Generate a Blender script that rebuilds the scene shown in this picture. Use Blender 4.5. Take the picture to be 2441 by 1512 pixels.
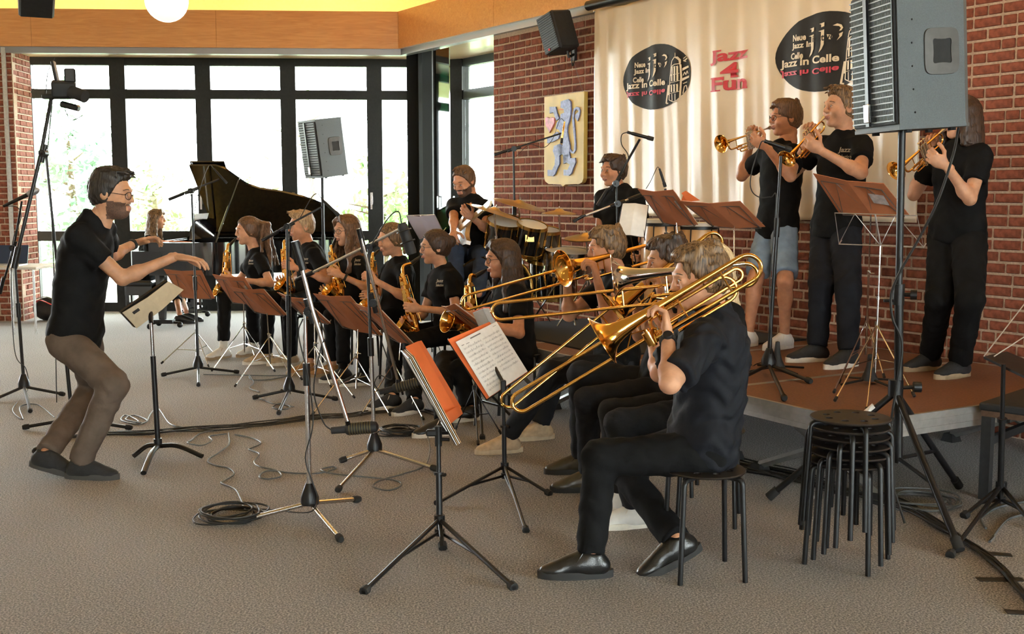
import bpy, math, random
import numpy as np
from mathutils import Matrix, Vector
random.seed(7); np.random.seed(7)
for o in list(bpy.data.objects): bpy.data.objects.remove(o)
scene = bpy.context.scene
COL = scene.collection
R = math.radians
# ---------------------------------------------------------------- camera, light, exposure
FPX, PITCH, HC = 2700.0, R(6.17), 1.55
cam_d = bpy.data.cameras.new('camera'); cam = bpy.data.objects.new('camera', cam_d); COL.objects.link(cam)
cam.location = (0, 0, HC); cam.rotation_euler = (R(90) - PITCH, 0, 0)
cam_d.sensor_width = 36; cam_d.lens = 36 * FPX / 2441; cam_d.clip_start = .05; cam_d.clip_end = 500
scene.camera = cam
SKY_STRENGTH, GLOBE_W = 22.0, 105.0
world = bpy.data.worlds.new('world'); scene.world = world; world.use_nodes = True
bgn = world.node_tree.nodes['Background']
bgn.inputs[0].default_value = (.93, .97, 1, 1); bgn.inputs[1].default_value = SKY_STRENGTH
vs = scene.view_settings
vs.view_transform = 'Standard'; vs.look = 'None'; vs.gamma = 1; vs.use_curve_mapping = False; vs.exposure = .85
WARM = (1, .66, .36)
# ---------------------------------------------------------------- picture point -> place
CP, SP = math.cos(PITCH), math.sin(PITCH)
V = lambda *a: np.array(a, float)
EYE = V(0, 0, HC)
def ray(px, py):
    u, v = (px - 1220.5) / FPX, (py - 756) / FPX
    return V(u, CP - v * SP, -SP - v * CP)
def atz(px, py, z=0.):
    d = ray(px, py); return EYE + d * (z - HC) / d[2]
def aty(px, py, Y):
    d = ray(px, py); return EYE + d * Y / d[1]
def onpl(px, py, p0, n):
    d = ray(px, py); return EYE + d * np.dot(p0 - EYE, n) / np.dot(d, n)
def nrm(v):
    v = np.asarray(v, float); return v / (np.linalg.norm(v) + 1e-12)
def frame(w, hint=(0, 0, 1)):
    w = nrm(w); u = np.cross(hint, w)
    if np.linalg.norm(u) < 1e-4: u = np.cross((1, 0, 0), w)
    u = nrm(u); return u, np.cross(w, u), w
def rotz(a): c, s = math.cos(a), math.sin(a); return np.array([[c, -s, 0], [s, c, 0], [0, 0, 1]])
def roty(a): c, s = math.cos(a), math.sin(a); return np.array([[c, 0, s], [0, 1, 0], [-s, 0, c]])
def rotx(a): c, s = math.cos(a), math.sin(a); return np.array([[1, 0, 0], [0, c, -s], [0, s, c]])
# ---------------------------------------------------------------- materials
def mat(name, col, rough=.6, metal=0., var=0., vscale=30., bump=0., bscale=200., spec=.5, col2=None, coat=0., stretch=None, emit=None, sheen=0.):
    m = bpy.data.materials.new(name); m.use_nodes = True
    nt = m.node_tree; b = nt.nodes['Principled BSDF']
    b.inputs['Base Color'].default_value = (*col, 1); b.inputs['Roughness'].default_value = rough
    b.inputs['Metallic'].default_value = metal; b.inputs['Specular IOR Level'].default_value = spec
    if coat: b.inputs['Coat Weight'].default_value = coat; b.inputs['Coat Roughness'].default_value = .08
    if emit: b.inputs['Emission Color'].default_value = (*emit[0], 1); b.inputs['Emission Strength'].default_value = emit[1]
    if var or bump:
        tc = nt.nodes.new('ShaderNodeTexCoord'); mp = nt.nodes.new('ShaderNodeMapping')
        if stretch: mp.inputs['Scale'].default_value = stretch
        nt.links.new(tc.outputs['Object'], mp.inputs[0])
    if var:
        n = nt.nodes.new('ShaderNodeTexNoise'); n.inputs['Scale'].default_value = vscale; n.inputs['Detail'].default_value = 6
        nt.links.new(mp.outputs[0], n.inputs['Vector'])
        r = nt.nodes.new('ShaderNodeValToRGB'); r.color_ramp.elements[0].position = .35; r.color_ramp.elements[1].position = .68
        c2 = col2 or tuple(min(1, c * (1 + var)) for c in col); c1 = tuple(c * (1 - var) for c in col)
        r.color_ramp.elements[0].color = (*c1, 1); r.color_ramp.elements[1].color = (*c2, 1)
        nt.links.new(n.outputs['Fac'], r.inputs[0]); nt.links.new(r.outputs[0], b.inputs['Base Color'])
    if bump:
        n2 = nt.nodes.new('ShaderNodeTexNoise'); n2.inputs['Scale'].default_value = bscale; n2.inputs['Detail'].default_value = 4
        nt.links.new(mp.outputs[0], n2.inputs['Vector'])
        bp = nt.nodes.new('ShaderNodeBump'); bp.inputs['Strength'].default_value = bump; bp.inputs['Distance'].default_value = .01
        nt.links.new(n2.outputs['Fac'], bp.inputs['Height']); nt.links.new(bp.outputs[0], b.inputs['Normal'])
    return m
def glass_mat(name, tint=(1, 1, 1), refl=.08, rough=.0):
    m = bpy.data.materials.new(name); m.use_nodes = True; nt = m.node_tree; nt.nodes.clear()
    o = nt.nodes.new('ShaderNodeOutputMaterial'); mx = nt.nodes.new('ShaderNodeMixShader')
    t = nt.nodes.new('ShaderNodeBsdfTransparent'); g = nt.nodes.new('ShaderNodeBsdfGlossy')
    t.inputs[0].default_value = (*tint, 1); g.inputs[0].default_value = (1, 1, 1, 1); g.inputs['Roughness'].default_value = rough
    mx.inputs[0].default_value = refl
    nt.links.new(t.outputs[0], mx.inputs[1]); nt.links.new(g.outputs[0], mx.inputs[2]); nt.links.new(mx.outputs[0], o.inputs[0])
    return m
M = {}
def carpet():
    m = mat('carpet', (.2, .16, .13), .95, spec=.1); nt = m.node_tree; b = nt.nodes['Principled BSDF']; b.inputs['Sheen Weight'].default_value = .22; b.inputs['Sheen Roughness'].default_value = .5
    tc = nt.nodes.new('ShaderNodeTexCoord')
    n = nt.nodes.new('ShaderNodeTexNoise'); n.inputs['Scale'].default_value = 125; n.inputs['Detail'].default_value = 4; n.inputs['Roughness'].default_value = .65
    r = nt.nodes.new('ShaderNodeValToRGB'); e = r.color_ramp.elements
    e[0].position = .4; e[0].color = (.05, .042, .036, 1); e[1].position = .61; e[1].color = (.45, .39, .345, 1)
    k = e.new(.5); k.color = (.19, .162, .142, 1)
    n3 = nt.nodes.new('ShaderNodeTexNoise'); n3.inputs['Scale'].default_value = 1.3; n3.inputs['Detail'].default_value = 3
    mx = nt.nodes.new('ShaderNodeMixRGB'); mx.blend_type = 'MULTIPLY'; mx.inputs[0].default_value = .22
    for q in (n, n3): nt.links.new(tc.outputs['Object'], q.inputs['Vector'])
    nt.links.new(n.outputs['Fac'], r.inputs[0]); nt.links.new(r.outputs[0], mx.inputs[1]); nt.links.new(n3.outputs['Fac'], mx.inputs[2])
    nt.links.new(mx.outputs[0], b.inputs['Base Color'])
    bp = nt.nodes.new('ShaderNodeBump'); bp.inputs['Strength'].default_value = .25; bp.inputs['Distance'].default_value = .004
    nt.links.new(n.outputs['Fac'], bp.inputs['Height']); nt.links.new(bp.outputs[0], b.inputs['Normal'])
    return m
def brick_mat():
    m = mat('brick_clay', (.3, .08, .05), .85, spec=.2); nt = m.node_tree; b = nt.nodes['Principled BSDF']
    g = nt.nodes.new('ShaderNodeNewGeometry'); r = nt.nodes.new('ShaderNodeValToRGB'); e = r.color_ramp.elements
    e[0].color = (.14, .04, .022, 1); e[1].color = (.32, .105, .06, 1); k = e.new(.5); k.color = (.235, .066, .038, 1)
    tc = nt.nodes.new('ShaderNodeTexCoord'); n = nt.nodes.new('ShaderNodeTexNoise'); n.inputs['Scale'].default_value = 22; n.inputs['Detail'].default_value = 5
    nt.links.new(tc.outputs['Object'], n.inputs['Vector'])
    r2 = nt.nodes.new('ShaderNodeValToRGB'); r2.color_ramp.elements[0].position = .3; r2.color_ramp.elements[0].color = (.45, .42, .42, 1); r2.color_ramp.elements[1].position = .62; r2.color_ramp.elements[1].color = (1.1, 1.1, 1.1, 1)
    nt.links.new(n.outputs['Fac'], r2.inputs[0])
    mx = nt.nodes.new('ShaderNodeMixRGB'); mx.blend_type = 'MULTIPLY'; mx.inputs[0].default_value = .85
    nt.links.new(g.outputs['Random Per Island'], r.inputs[0]); nt.links.new(r.outputs[0], mx.inputs[1]); nt.links.new(r2.outputs[0], mx.inputs[2])
    nt.links.new(mx.outputs[0], b.inputs['Base Color'])
    bp = nt.nodes.new('ShaderNodeBump'); bp.inputs['Strength'].default_value = .6; bp.inputs['Distance'].default_value = .012
    nt.links.new(n.outputs['Fac'], bp.inputs['Height']); nt.links.new(bp.outputs[0], b.inputs['Normal'])
    return m
def wood(name, c1, c2, rough=.35, scale=(1, 14, 14), coat=.3, ws=2.2):
    m = mat(name, c1, rough, coat=coat); nt = m.node_tree; b = nt.nodes['Principled BSDF']
    tc = nt.nodes.new('ShaderNodeTexCoord'); mp = nt.nodes.new('ShaderNodeMapping'); mp.inputs['Scale'].default_value = scale
    n = nt.nodes.new('ShaderNodeTexNoise'); n.inputs['Scale'].default_value = ws; n.inputs['Detail'].default_value = 8; n.inputs['Distortion'].default_value = 1.4
    r = nt.nodes.new('ShaderNodeValToRGB'); r.color_ramp.elements[0].position = .3; r.color_ramp.elements[1].position = .7
    r.color_ramp.elements[0].color = (*c1, 1); r.color_ramp.elements[1].color = (*c2, 1)
    nt.links.new(tc.outputs['Object'], mp.inputs[0]); nt.links.new(mp.outputs[0], n.inputs['Vector']); nt.links.new(n.outputs['Fac'], r.inputs[0]); nt.links.new(r.outputs[0], b.inputs['Base Color'])
    return m
M['carpet'] = carpet(); M['brick'] = brick_mat()
M['mortar'] = mat('mortar', (.5, .36, .26), .95, var=.15, vscale=60, bump=.3)
M['fascia'] = wood('fascia_wood', (.58, .26, .085), (.7, .35, .13), .3)
M['soffit'] = wood('soffit_wood', (.72, .52, .3), (.8, .6, .36), .35)
M['frame'] = mat('window_frame', (.018, .019, .018), .45, var=.15, spec=.25)
M['column'] = mat('column_metal', (.014, .0145, .014), .7, spec=.08)
M['steel'] = mat('steel_rail', (.33, .34, .36), .4, .6)
M['cream'] = mat('cream_paint', (.82, .72, .45), .8, var=.05)
M['white_paint'] = mat('white_paint', (.7, .67, .62), .8, var=.05)
M['pane'] = glass_mat('window_glass', (.97, 1, .99), .05)
M['greenpane'] = glass_mat('green_tinted_glass', (.022, .045, .03), .14, .03)
M['chrome'] = mat('chrome', (.72, .72, .72), .18, 1)
M['alu'] = mat('aluminium', (.62, .63, .64), .38, .9, var=.12, vscale=40)
M['black'] = mat('black_powder_coat', (.009, .009, .01), .38, var=.2, vscale=80, spec=.35)
M['blackmatte'] = mat('black_matte', (.016, .016, .017), .75, var=.2)
M['rubber'] = mat('rubber', (.014, .014, .014), .8, var=.2)
M['piano'] = mat('piano_lacquer', (.006, .006, .007), .08, coat=1, var=.1)
M['brass'] = mat('brass_lacquer', (.83, .48, .13), .14, 1, var=.06, vscale=12)
M['silver'] = mat('silver_plate', (.74, .72, .7), .12, 1, var=.05, vscale=12)
M['cable'] = mat('cable_black', (.014, .014, .014), .55, var=.2)
M['cablegrey'] = mat('cable_grey', (.11, .12, .125), .5, var=.2)
M['paper'] = mat('paper', (.8, .78, .74), .8, var=.04)
M['orange'] = mat('folder_orange', (.82, .19, .055), .6, var=.05, vscale=8)
M['brown'] = mat('folder_brown', (.41, .14, .058), .55, var=.1, vscale=8)
M['wire'] = mat('wire_desk', (.16, .13, .12), .4, .6)
M['redtop'] = mat('stage_floor', (.19, .085, .054), .6, var=.2, vscale=90)
M['paving'] = mat('paving', (.5, .48, .45), .9, var=.15, vscale=4)
M['grass'] = mat('lawn', (.14, .22, .07), .9, var=.3, vscale=3)
M['leaf'] = mat('leaf', (.3, .46, .2), .6, var=.35, vscale=2.5)
M['leaf2'] = mat('leaf_blue', (.24, .4, .27), .6, var=.35, vscale=2.5)
M['bark'] = mat('bark', (.12, .08, .05), .9, var=.3, vscale=15)
# ---------------------------------------------------------------- mesh builder
class MB:
    def __init__(s): s.v = []; s.f = []; s.m = []; s.k = 0; s.n = 0
    def add(s, vs, fs):
        vs = np.asarray(vs, float).reshape(-1, 3)
        s.v.append(vs); s.f += [[i + s.n for i in f] for f in fs]; s.m += [s.k] * len(fs); s.n += len(vs); return s
    def box(s, c, d, rot=None, taper=None):
        h = np.array(d, float) / 2
        p = np.array([[x, y, z] for z in (-1, 1) for y in (-1, 1) for x in (-1, 1)], float)
        if taper: p[4:, 0] *= taper[0]; p[4:, 1] *= taper[1]
        p = p * h
        if rot is not None: p = p @ np.asarray(rot).T
        return s.add(p + np.asarray(c, float), [[0, 2, 3, 1], [4, 5, 7, 6], [0, 1, 5, 4], [2, 6, 7, 3], [0, 4, 6, 2], [1, 3, 7, 5]])
    def bbox(s, c, d, b=.01, rot=None):      # box with chamfered edges
        hx, hy, hz = np.array(d, float) / 2; pts = []; idx = {}
        for sx in (-1, 1):
            for sy in (-1, 1):
                for sz in (-1, 1):
                    for a in range(3):
                        q = [sx * (hx - b), sy * (hy - b), sz * (hz - b)]; q[a] = (sx * hx, sy * hy, sz * hz)[a]
                        idx[(sx, sy, sz, a)] = len(pts); pts.append(q)
        F = []
        for a in range(3):
            o = [i for i in range(3) if i != a]
            for sg in (-1, 1):
                L = []
                for (p, q) in ((-1, -1), (1, -1), (1, 1), (-1, 1)):
                    k = [0, 0, 0]; k[a] = sg; k[o[0]] = p; k[o[1]] = q; L.append(idx[(*k, a)])
                F.append(L if (sg > 0) ^ (a == 1) else L[::-1])
        for a in range(3):
            o = [i for i in range(3) if i != a]
            for p in (-1, 1):
                for q in (-1, 1):
                    L = []
                    for (t, ax) in ((-1, o[0]), (1, o[0]), (1, o[1]), (-1, o[1])):
                        k = [0, 0, 0]; k[a] = t; k[o[0]] = p; k[o[1]] = q; L.append(idx[(*k, ax)])
                    F.append(L)
        for sx in (-1, 1):
            for sy in (-1, 1):
                for sz in (-1, 1): F.append([idx[(sx, sy, sz, a)] for a in range(3)])
        p = np.array(pts)
        if rot is not None: p = p @ np.asarray(rot).T
        return s.add(p + np.asarray(c, float), F)
    def tube(s, pts, r, n=8, closed=False, cap=True, flat=None):
        P = np.array(pts, float); r = np.broadcast_to(np.asarray(r, float), (len(P),))
        kp = np.concatenate([[True], np.linalg.norm(np.diff(P, axis=0), axis=1) > 1e-6]); P, r = P[kp], r[kp]; K = len(P)
        T = np.zeros_like(P)
        if closed: T = np.roll(P, -1, 0) - np.roll(P, 1, 0)
        else: T[1:-1] = P[2:] - P[:-2]; T[0] = P[1] - P[0]; T[-1] = P[-1] - P[-2]
        u, v, w = frame(T[0]); vs = []
        for i in range(K):
            w = nrm(T[i]); u = nrm(u - w * np.dot(u, w)); v = np.cross(w, u)
            a = np.arange(n) * 2 * math.pi / n
            vs.append(P[i] + r[i] * (np.cos(a)[:, None] * u + np.sin(a)[:, None] * v * (flat or 1)))
        F = []
        for i in range(K if closed else K - 1):
            j = (i + 1) % K
            for k in range(n): F.append([i * n + k, i * n + (k + 1) % n, j * n + (k + 1) % n, j * n + k])
        if cap and not closed: F.append(list(range(n))[::-1]); F.append([(K - 1) * n + k for k in range(n)])
        return s.add(np.concatenate(vs), F)
    def lathe(s, prof, o=(0, 0, 0), axis=(0, 0, 1), n=24, cap=False):
        u, v, w = frame(axis); a = np.arange(n) * 2 * math.pi / n
        ring = np.cos(a)[:, None] * u + np.sin(a)[:, None] * v
        vs = [np.asarray(o, float) + h * w + rr * ring for rr, h in prof]; F = []
        for i in range(len(prof) - 1):
            for k in range(n): F.append([i * n + k, i * n + (k + 1) % n, (i + 1) * n + (k + 1) % n, (i + 1) * n + k])
        if cap: F.append(list(range(n))[::-1]); F.append([(len(prof) - 1) * n + k for k in range(n)])
        return s.add(np.concatenate(vs), F)
    def cyl(s, a, b, r, n=12, r2=None): return s.tube([a, b], [r, r if r2 is None else r2], n)
    def ball(s, c, r, n=12, rot=None):
        r = np.broadcast_to(np.asarray(r, float), (3,)); m = max(4, n // 2 + 1); vs = []; F = []
        for i in range(m + 1):
            t = math.pi * i / m
            for k in range(n): vs.append((math.sin(t) * math.cos(2 * math.pi * k / n), math.sin(t) * math.sin(2 * math.pi * k / n), math.cos(t)))
        for i in range(m):
            for k in range(n): F.append([i * n + k, (i + 1) * n + k, (i + 1) * n + (k + 1) % n, i * n + (k + 1) % n])
        p = np.array(vs) * r
        if rot is not None: p = p @ np.asarray(rot).T
        return s.add(p + np.asarray(c, float), F)
    def prism(s, poly, o, u, v, t):       # flat outline in the plane (u, v) through o, thickness t along u x v
        o, u, v = (np.asarray(q, float) for q in (o, u, v)); w = nrm(np.cross(u, v)); n = len(poly)
        a = np.array([o + x * u + y * v for x, y in poly]); vs = np.concatenate([a, a + w * t])
        F = [list(range(n))[::-1], [n + i for i in range(n)]] + [[i, (i + 1) % n, n + (i + 1) % n, n + i] for i in range(n)]
        return s.add(vs, F)
    def build(s, name, m, parent=None, world=True, sharp=38, smooth=True):
        me = bpy.data.meshes.new(name); vs = np.concatenate(s.v) if s.v else np.zeros((0, 3))
        if parent is not None and world: vs = vs - np.array(wloc(parent))
        me.from_pydata(vs.tolist(), [], s.f); me.update()
        for q in (m if isinstance(m, (list, tuple)) else [m]): me.materials.append(M[q] if isinstance(q, str) else q)
        if any(s.m): me.polygons.foreach_set('material_index', s.m)
        if smooth:
            me.polygons.foreach_set('use_smooth', [True] * len(me.polygons))
            if sharp: me.set_sharp_from_angle(angle=R(sharp))
        o = bpy.data.objects.new(name, me); COL.objects.link(o)
        if parent is not None: o.parent = parent
        return o
def wloc(o):
    p = V(0, 0, 0)
    while o is not None: p = p + np.array(o.location); o = o.parent
    return p
def empty(name, loc, label=None, cat=None, group=None, rz=0.):
    o = bpy.data.objects.new(name, None); COL.objects.link(o); o.location = [float(q) for q in loc]; o.rotation_euler = (0, 0, rz); o.empty_display_size = .1
    if label: tag(o, label, cat, group)
    return o
def tag(o, label=None, cat=None, group=None, kind=None):
    if label: o['label'] = label
    if cat: o['category'] = cat
    if group: o['group'] = group
    if kind: o['kind'] = kind
    return o
def recenter(o, p):     # move a top-level mesh's origin to p
    p = V(*p); o.data.transform(Matrix.Translation([-q for q in p])); o.location = p; return o
def copy_tree(o, parent=None):
    c = o.copy(); COL.objects.link(c)
    if parent is not None: c.parent = parent
    for ch in list(o.children): copy_tree(ch, c)
    return c
def arc(c, r, a0, a1, u, v, n=10):
    c, u, v = (np.asarray(q, float) for q in (c, u, v))
    return [c + r * (math.cos(t) * u + math.sin(t) * v) for t in np.linspace(a0, a1, n)]
def spline(pts, n=8):
    P = [np.asarray(p, float) for p in pts]; P = [2 * P[0] - P[1]] + P + [2 * P[-1] - P[-2]]; out = []
    for i in range(1, len(P) - 2):
        for t in np.linspace(0, 1, n, endpoint=False):
            a, b, c, d = P[i - 1], P[i], P[i + 1], P[i + 2]
            out.append(.5 * (2 * b + (c - a) * t + (2 * a - 5 * b + 4 * c - d) * t * t + (3 * b - a - 3 * c + d) * t ** 3))
    out.append(P[-2]); return out
def text_mesh(txt, size=1., bold=0., shear=0., space=1.):
    cu = bpy.data.curves.new('t', 'FONT'); cu.body = txt; cu.size = size; cu.offset = bold; cu.shear = shear; cu.space_character = space; cu.resolution_u = 3
    cu.align_x = 'CENTER'; cu.align_y = 'CENTER'
    o = bpy.data.objects.new('t', cu); COL.objects.link(o); dg = bpy.context.evaluated_depsgraph_get()
    me = bpy.data.meshes.new_from_object(o.evaluated_get(dg))
    vs = np.array([v.co[:] for v in me.vertices]); fs = [list(p.vertices) for p in me.polygons]
    bpy.data.objects.remove(o); bpy.data.curves.remove(cu); bpy.data.meshes.remove(me)
    return vs, fs
# ---------------------------------------------------------------- the hall: a hexagon, brick under a wooden ring beam, windows set back behind it
W0 = V(2.53, 8.17, 0); DR = V(.5446, -.8387, 0); NR = V(.8387, .5446, 0)   # brick wall: point, direction towards the camera side, outward normal
PHI = R(3.3); DL = V(-math.cos(PHI), -math.sin(PHI), 0); NL = V(-math.sin(PHI), math.cos(PHI), 0)
C1 = V(-1.328, 14.11, 0); SIDE = 11.
corners = [C1]; a0 = math.atan2(DR[1], DR[0])
for k in range(5): a = a0 - k * math.pi / 3; corners.append(corners[-1] + SIDE * V(math.cos(a), math.sin(a), 0))
def wallp(s, z, off=0.): return W0 + DR * s - NR * off + V(0, 0, z)         # off > 0: into the room
def onwall(px, py, off=0.):
    p = onpl(px, py, W0 - NR * off, NR); return np.dot(p - W0, DR), p[2]
ZB, ZT = 3.31, 3.75
m = MB(); m.add([(-30, -20, 0), (20, -20, 0), (20, 16.6, 0), (-30, 16.6, 0)], [[0, 1, 2, 3]])
fl = m.build('floor', 'carpet'); tag(fl, kind='structure')
m = MB(); m.box((-6, 40, -.3), (160, 140, .1)); g = m.build('ground', 'grass'); tag(g, kind='structure')
m = MB(); m.box((-8, 20.5, -.14), (40, 8, .2)); tag(m.build('terrace', 'paving'), kind='structure')
m = MB(); m.box((-3, 4, 5.0), (50, 44, .1)); c = m.build('ceiling', 'cream'); tag(c, kind='structure')
# ring beam (fascia) and cove behind it
cen = sum(corners) / 6
def offs(k, d): # hexagon corner moved outward by d
    return corners[k % 6] + nrm(corners[k % 6] - cen) * d / math.cos(R(30))
ring = empty('trim_1', C1); tag(ring, kind='structure')
for k in range(6):
    a_, b_ = corners[k], corners[(k + 1) % 6]; dr = nrm(b_ - a_); no = nrm(np.cross(dr, (0, 0, 1))); 
    if np.dot(no, cen - a_) > 0: no = -no
    L = np.linalg.norm(b_ - a_); nseg = 5
    inn, out = -.1, .12
    for j in range(nseg):
        t0, t1 = j / nseg, (j + 1) / nseg
        ia, ib, oa, ob = offs(k, inn), offs(k + 1, inn), offs(k, out), offs(k + 1, out)
        A, B, C_, D_ = ia + (ib - ia) * t0, ia + (ib - ia) * t1, oa + (ob - oa) * t1, oa + (ob - oa) * t0
        g_ = dr * .002
        A = A + g_; B = B - g_
        mm = MB(); mm.add([p + V(0, 0, z) for z in (ZB, ZT) for p in (A, B, C_, D_)], [[0, 1, 2, 3], [7, 6, 5, 4], [0, 4, 5, 1], [1, 5, 6, 2], [2, 6, 7, 3], [3, 7, 4, 0]])
        mm.build('panel', 'fascia', ring)
# grey steel rail under the beam, with a lit lip
rail = MB()
for k in (0, 5):
    a_, b_ = offs(k, .0), offs(k + 1, .0)
    dr = nrm(b_ - a_); mid = (a_ + b_) / 2; L = np.linalg.norm(b_ - a_)
    rt = np.array([dr, np.cross((0, 0, 1), dr), (0, 0, 1)]).T
    rail.box(mid + V(0, 0, ZB - .035), (L, .1, .07), rt)
tag(rail.build('trim_2', 'steel'), kind='structure')
# soffit and upper cove wall round the outside of the beam
for k in (0, 4, 5):
    mm = MB(); a_, b_, c_, d_ = offs(k, .12), offs(k + 1, .12), offs(k + 1, 1.45), offs(k, 1.45)
    mm.add([p + V(0, 0, z) for z in (ZB + .02, ZB + .08) for p in (a_, b_, c_, d_)], [[3, 2, 1, 0], [4, 5, 6, 7], [0, 1, 5, 4], [2, 3, 7, 6]])
    tag(mm.build('soffit', 'soffit'), kind='structure')
mm = MB()
for k in range(6):
    a_, b_ = offs(k, 1.45), offs(k + 1, 1.45)
    mm.add([a_ + V(0, 0, ZB), b_ + V(0, 0, ZB), b_ + V(0, 0, 5), a_ + V(0, 0, 5)], [[0, 1, 2, 3]])
tag(mm.build('wall_cove', 'cream'), kind='structure')
# fluorescent tubes lying in the cove behind the beam
tubem = mat('warm_tube', (1, .85, .6), .5, emit=((1, .72, .3), 40.))
for k in (0, 5):
    for j in range(4):
        a_, b_ = offs(k, .5), offs(k + 1, .5); t0, t1 = (j + .12) / 4, (j + .88) / 4
        mm = MB(); mm.cyl(a_ + (b_ - a_) * t0 + V(0, 0, ZB + .2), a_ + (b_ - a_) * t1 + V(0, 0, ZB + .2), .02, 8)
        o = mm.build('fluorescent_tube', tubem); tag(o, 'warm fluorescent tube hidden in the cove above the wooden beam', 'lamp', 'cove tubes')
        recenter(o, a_ + (b_ - a_) * (t0 + t1) / 2 + V(0, 0, ZB + .2))
# --- far window wall (outer hexagon, 1.2 m behind the beam)
WP = C1 + NL * 1.2
def onwin(px, py): p = onpl(px, py, WP, NL); return np.dot(p - WP, DL), p[2]
def winp(s, z, off=0.): return WP + DL * s - NL * off + V(0, 0, z)
wrot = np.array([DL, -NL, (0, 0, 1)]).T
zt1, zt0 = onwin(400, 214)[1], onwin(400, 236)[1]; zl1, zl0 = onwin(300, 551)[1], onwin(300, 574)[1]
units = [(66, 287, 2, 0), (287, 489, 0, 0), (489, 690, 0, 1), (690, 894, 0, 1), (894, 1090, 1, 0)]
def window(k, s0, s1, P, rt, handle, zt0=zt0, zt1=zt1, zl0=zl0, zl1=zl1, ztop=ZB + .02):
    r = empty('window_%d' % k, P((s0 + s1) / 2, 0)); tag(r, kind='structure')
    fw = .1
    f = MB(); L = abs(s1 - s0); mid = (s0 + s1) / 2; lo, hi = min(s0, s1), max(s0, s1)
    f.box(P(mid, ztop - .05), (L, .09, .1), rt); f.box(P(mid, .06), (L, .09, .12), rt)
    f.box(P(mid, (zt0 + zt1) / 2), (L, .09, abs(zt1 - zt0)), rt); f.box(P(mid, (zl0 + zl1) / 2), (L, .09, abs(zl1 - zl0)), rt)
    for q in (lo + fw / 2, hi - fw / 2): f.box(P(q, ztop / 2), (fw, .1, ztop), rt)
    f.build('frame', 'frame', r)
    for (z0, z1) in ((.12, zl0), (zl1, zt0), (zt1, ztop - .1)):
        g = MB(); g.box(P(mid, (z0 + z1) / 2), (L - 2 * fw, .012, z1 - z0 + .02), rt); g.build('pane', 'pane', r)
    for q in ([hi - fw / 2] if handle & 1 else []) + ([lo + fw / 2] if handle & 2 else []):
        h = MB(); h.box(P(q, 1.5, .06), (.035, .02, .16), rt); h.cyl(P(q, 1.52, .06), P(q, 1.52, .11), .012); h.box(P(q, 1.44, .11), (.025, .02, .17), rt); h.build('handle', 'chrome', r)
    return r
k = 1
for (x0, x1, _, h) in units:
    s0, s1 = onwin(x0, 350)[0], onwin(x1, 350)[0]
    window(k, s0, s1, winp, wrot, {1: 1, 2: 2, 3: 3, 4: 3, 5: 2}[k]); k += 1
# window set back behind the brick wall's end
OC = offs(0, 1.2)
def win2(s, z, off=0.): return OC + DR * s - NR * off + V(0, 0, z)
w2rot = np.array([DR, -NR, (0, 0, 1)]).T
window(6, .05, 1.1, win2, w2rot, 1); window(7, 1.1, 2.3, win2, w2rot, 0)
m = MB(); m.box(OC + V(0, 0, 1.67) - nrm(OC - cen) * .02, (.22, .22, 3.34), rotz(R(63)))
tag(m.build('trim_3', 'frame'), kind='structure')
# dark column at the hexagon's inner corner, and the tinted glass leaf beside it
m = MB(); cl = [(968, .0), (1012, .12), (1036, .0)]
cs, ce = C1 + DL * .1 - NL * .0, C1
p_l, p_r = aty(970, 400, 14.2), aty(1034, 400, 13.95)
m.box(aty(992, 400, 14.3) * V(1, 1, 0) + V(0, 0, 1.655), (.21, .3, 3.31), rotz(R(4)))
m.box(aty(1025, 400, 14.0) * V(1, 1, 0) + V(0, 0, 1.655), (.1, .25, 3.31), rotz(R(-57)))
m.box(aty(1010, 400, 14.2) * V(1, 1, 0) + V(0, 0, 1.655), (.12, .16, 3.31), rotz(R(-27)))
tag(m.build('column', 'column'), kind='structure')
s0, s1 = onwall(1037, 400)[0], onwall(1073, 400)[0]
rr_ = empty('door_1', wallp((s0 + s1) / 2, 0)); tag(rr_, kind='structure')
m = MB(); rtw = np.array([DR, -NR, (0, 0, 1)]).T
m.box(wallp((s0 + s1) / 2, 1.62), (s1 - s0, .012, 3.2), rtw); m.build('pane', 'greenpane', rr_)
m = MB(); m.box(wallp(s0, 1.62), (.03, .05, 3.24), rtw); m.box(wallp((s0 + s1) / 2, .05), (s1 - s0, .05, .1), rtw); m.build('frame', 'frame', rr_)
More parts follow.
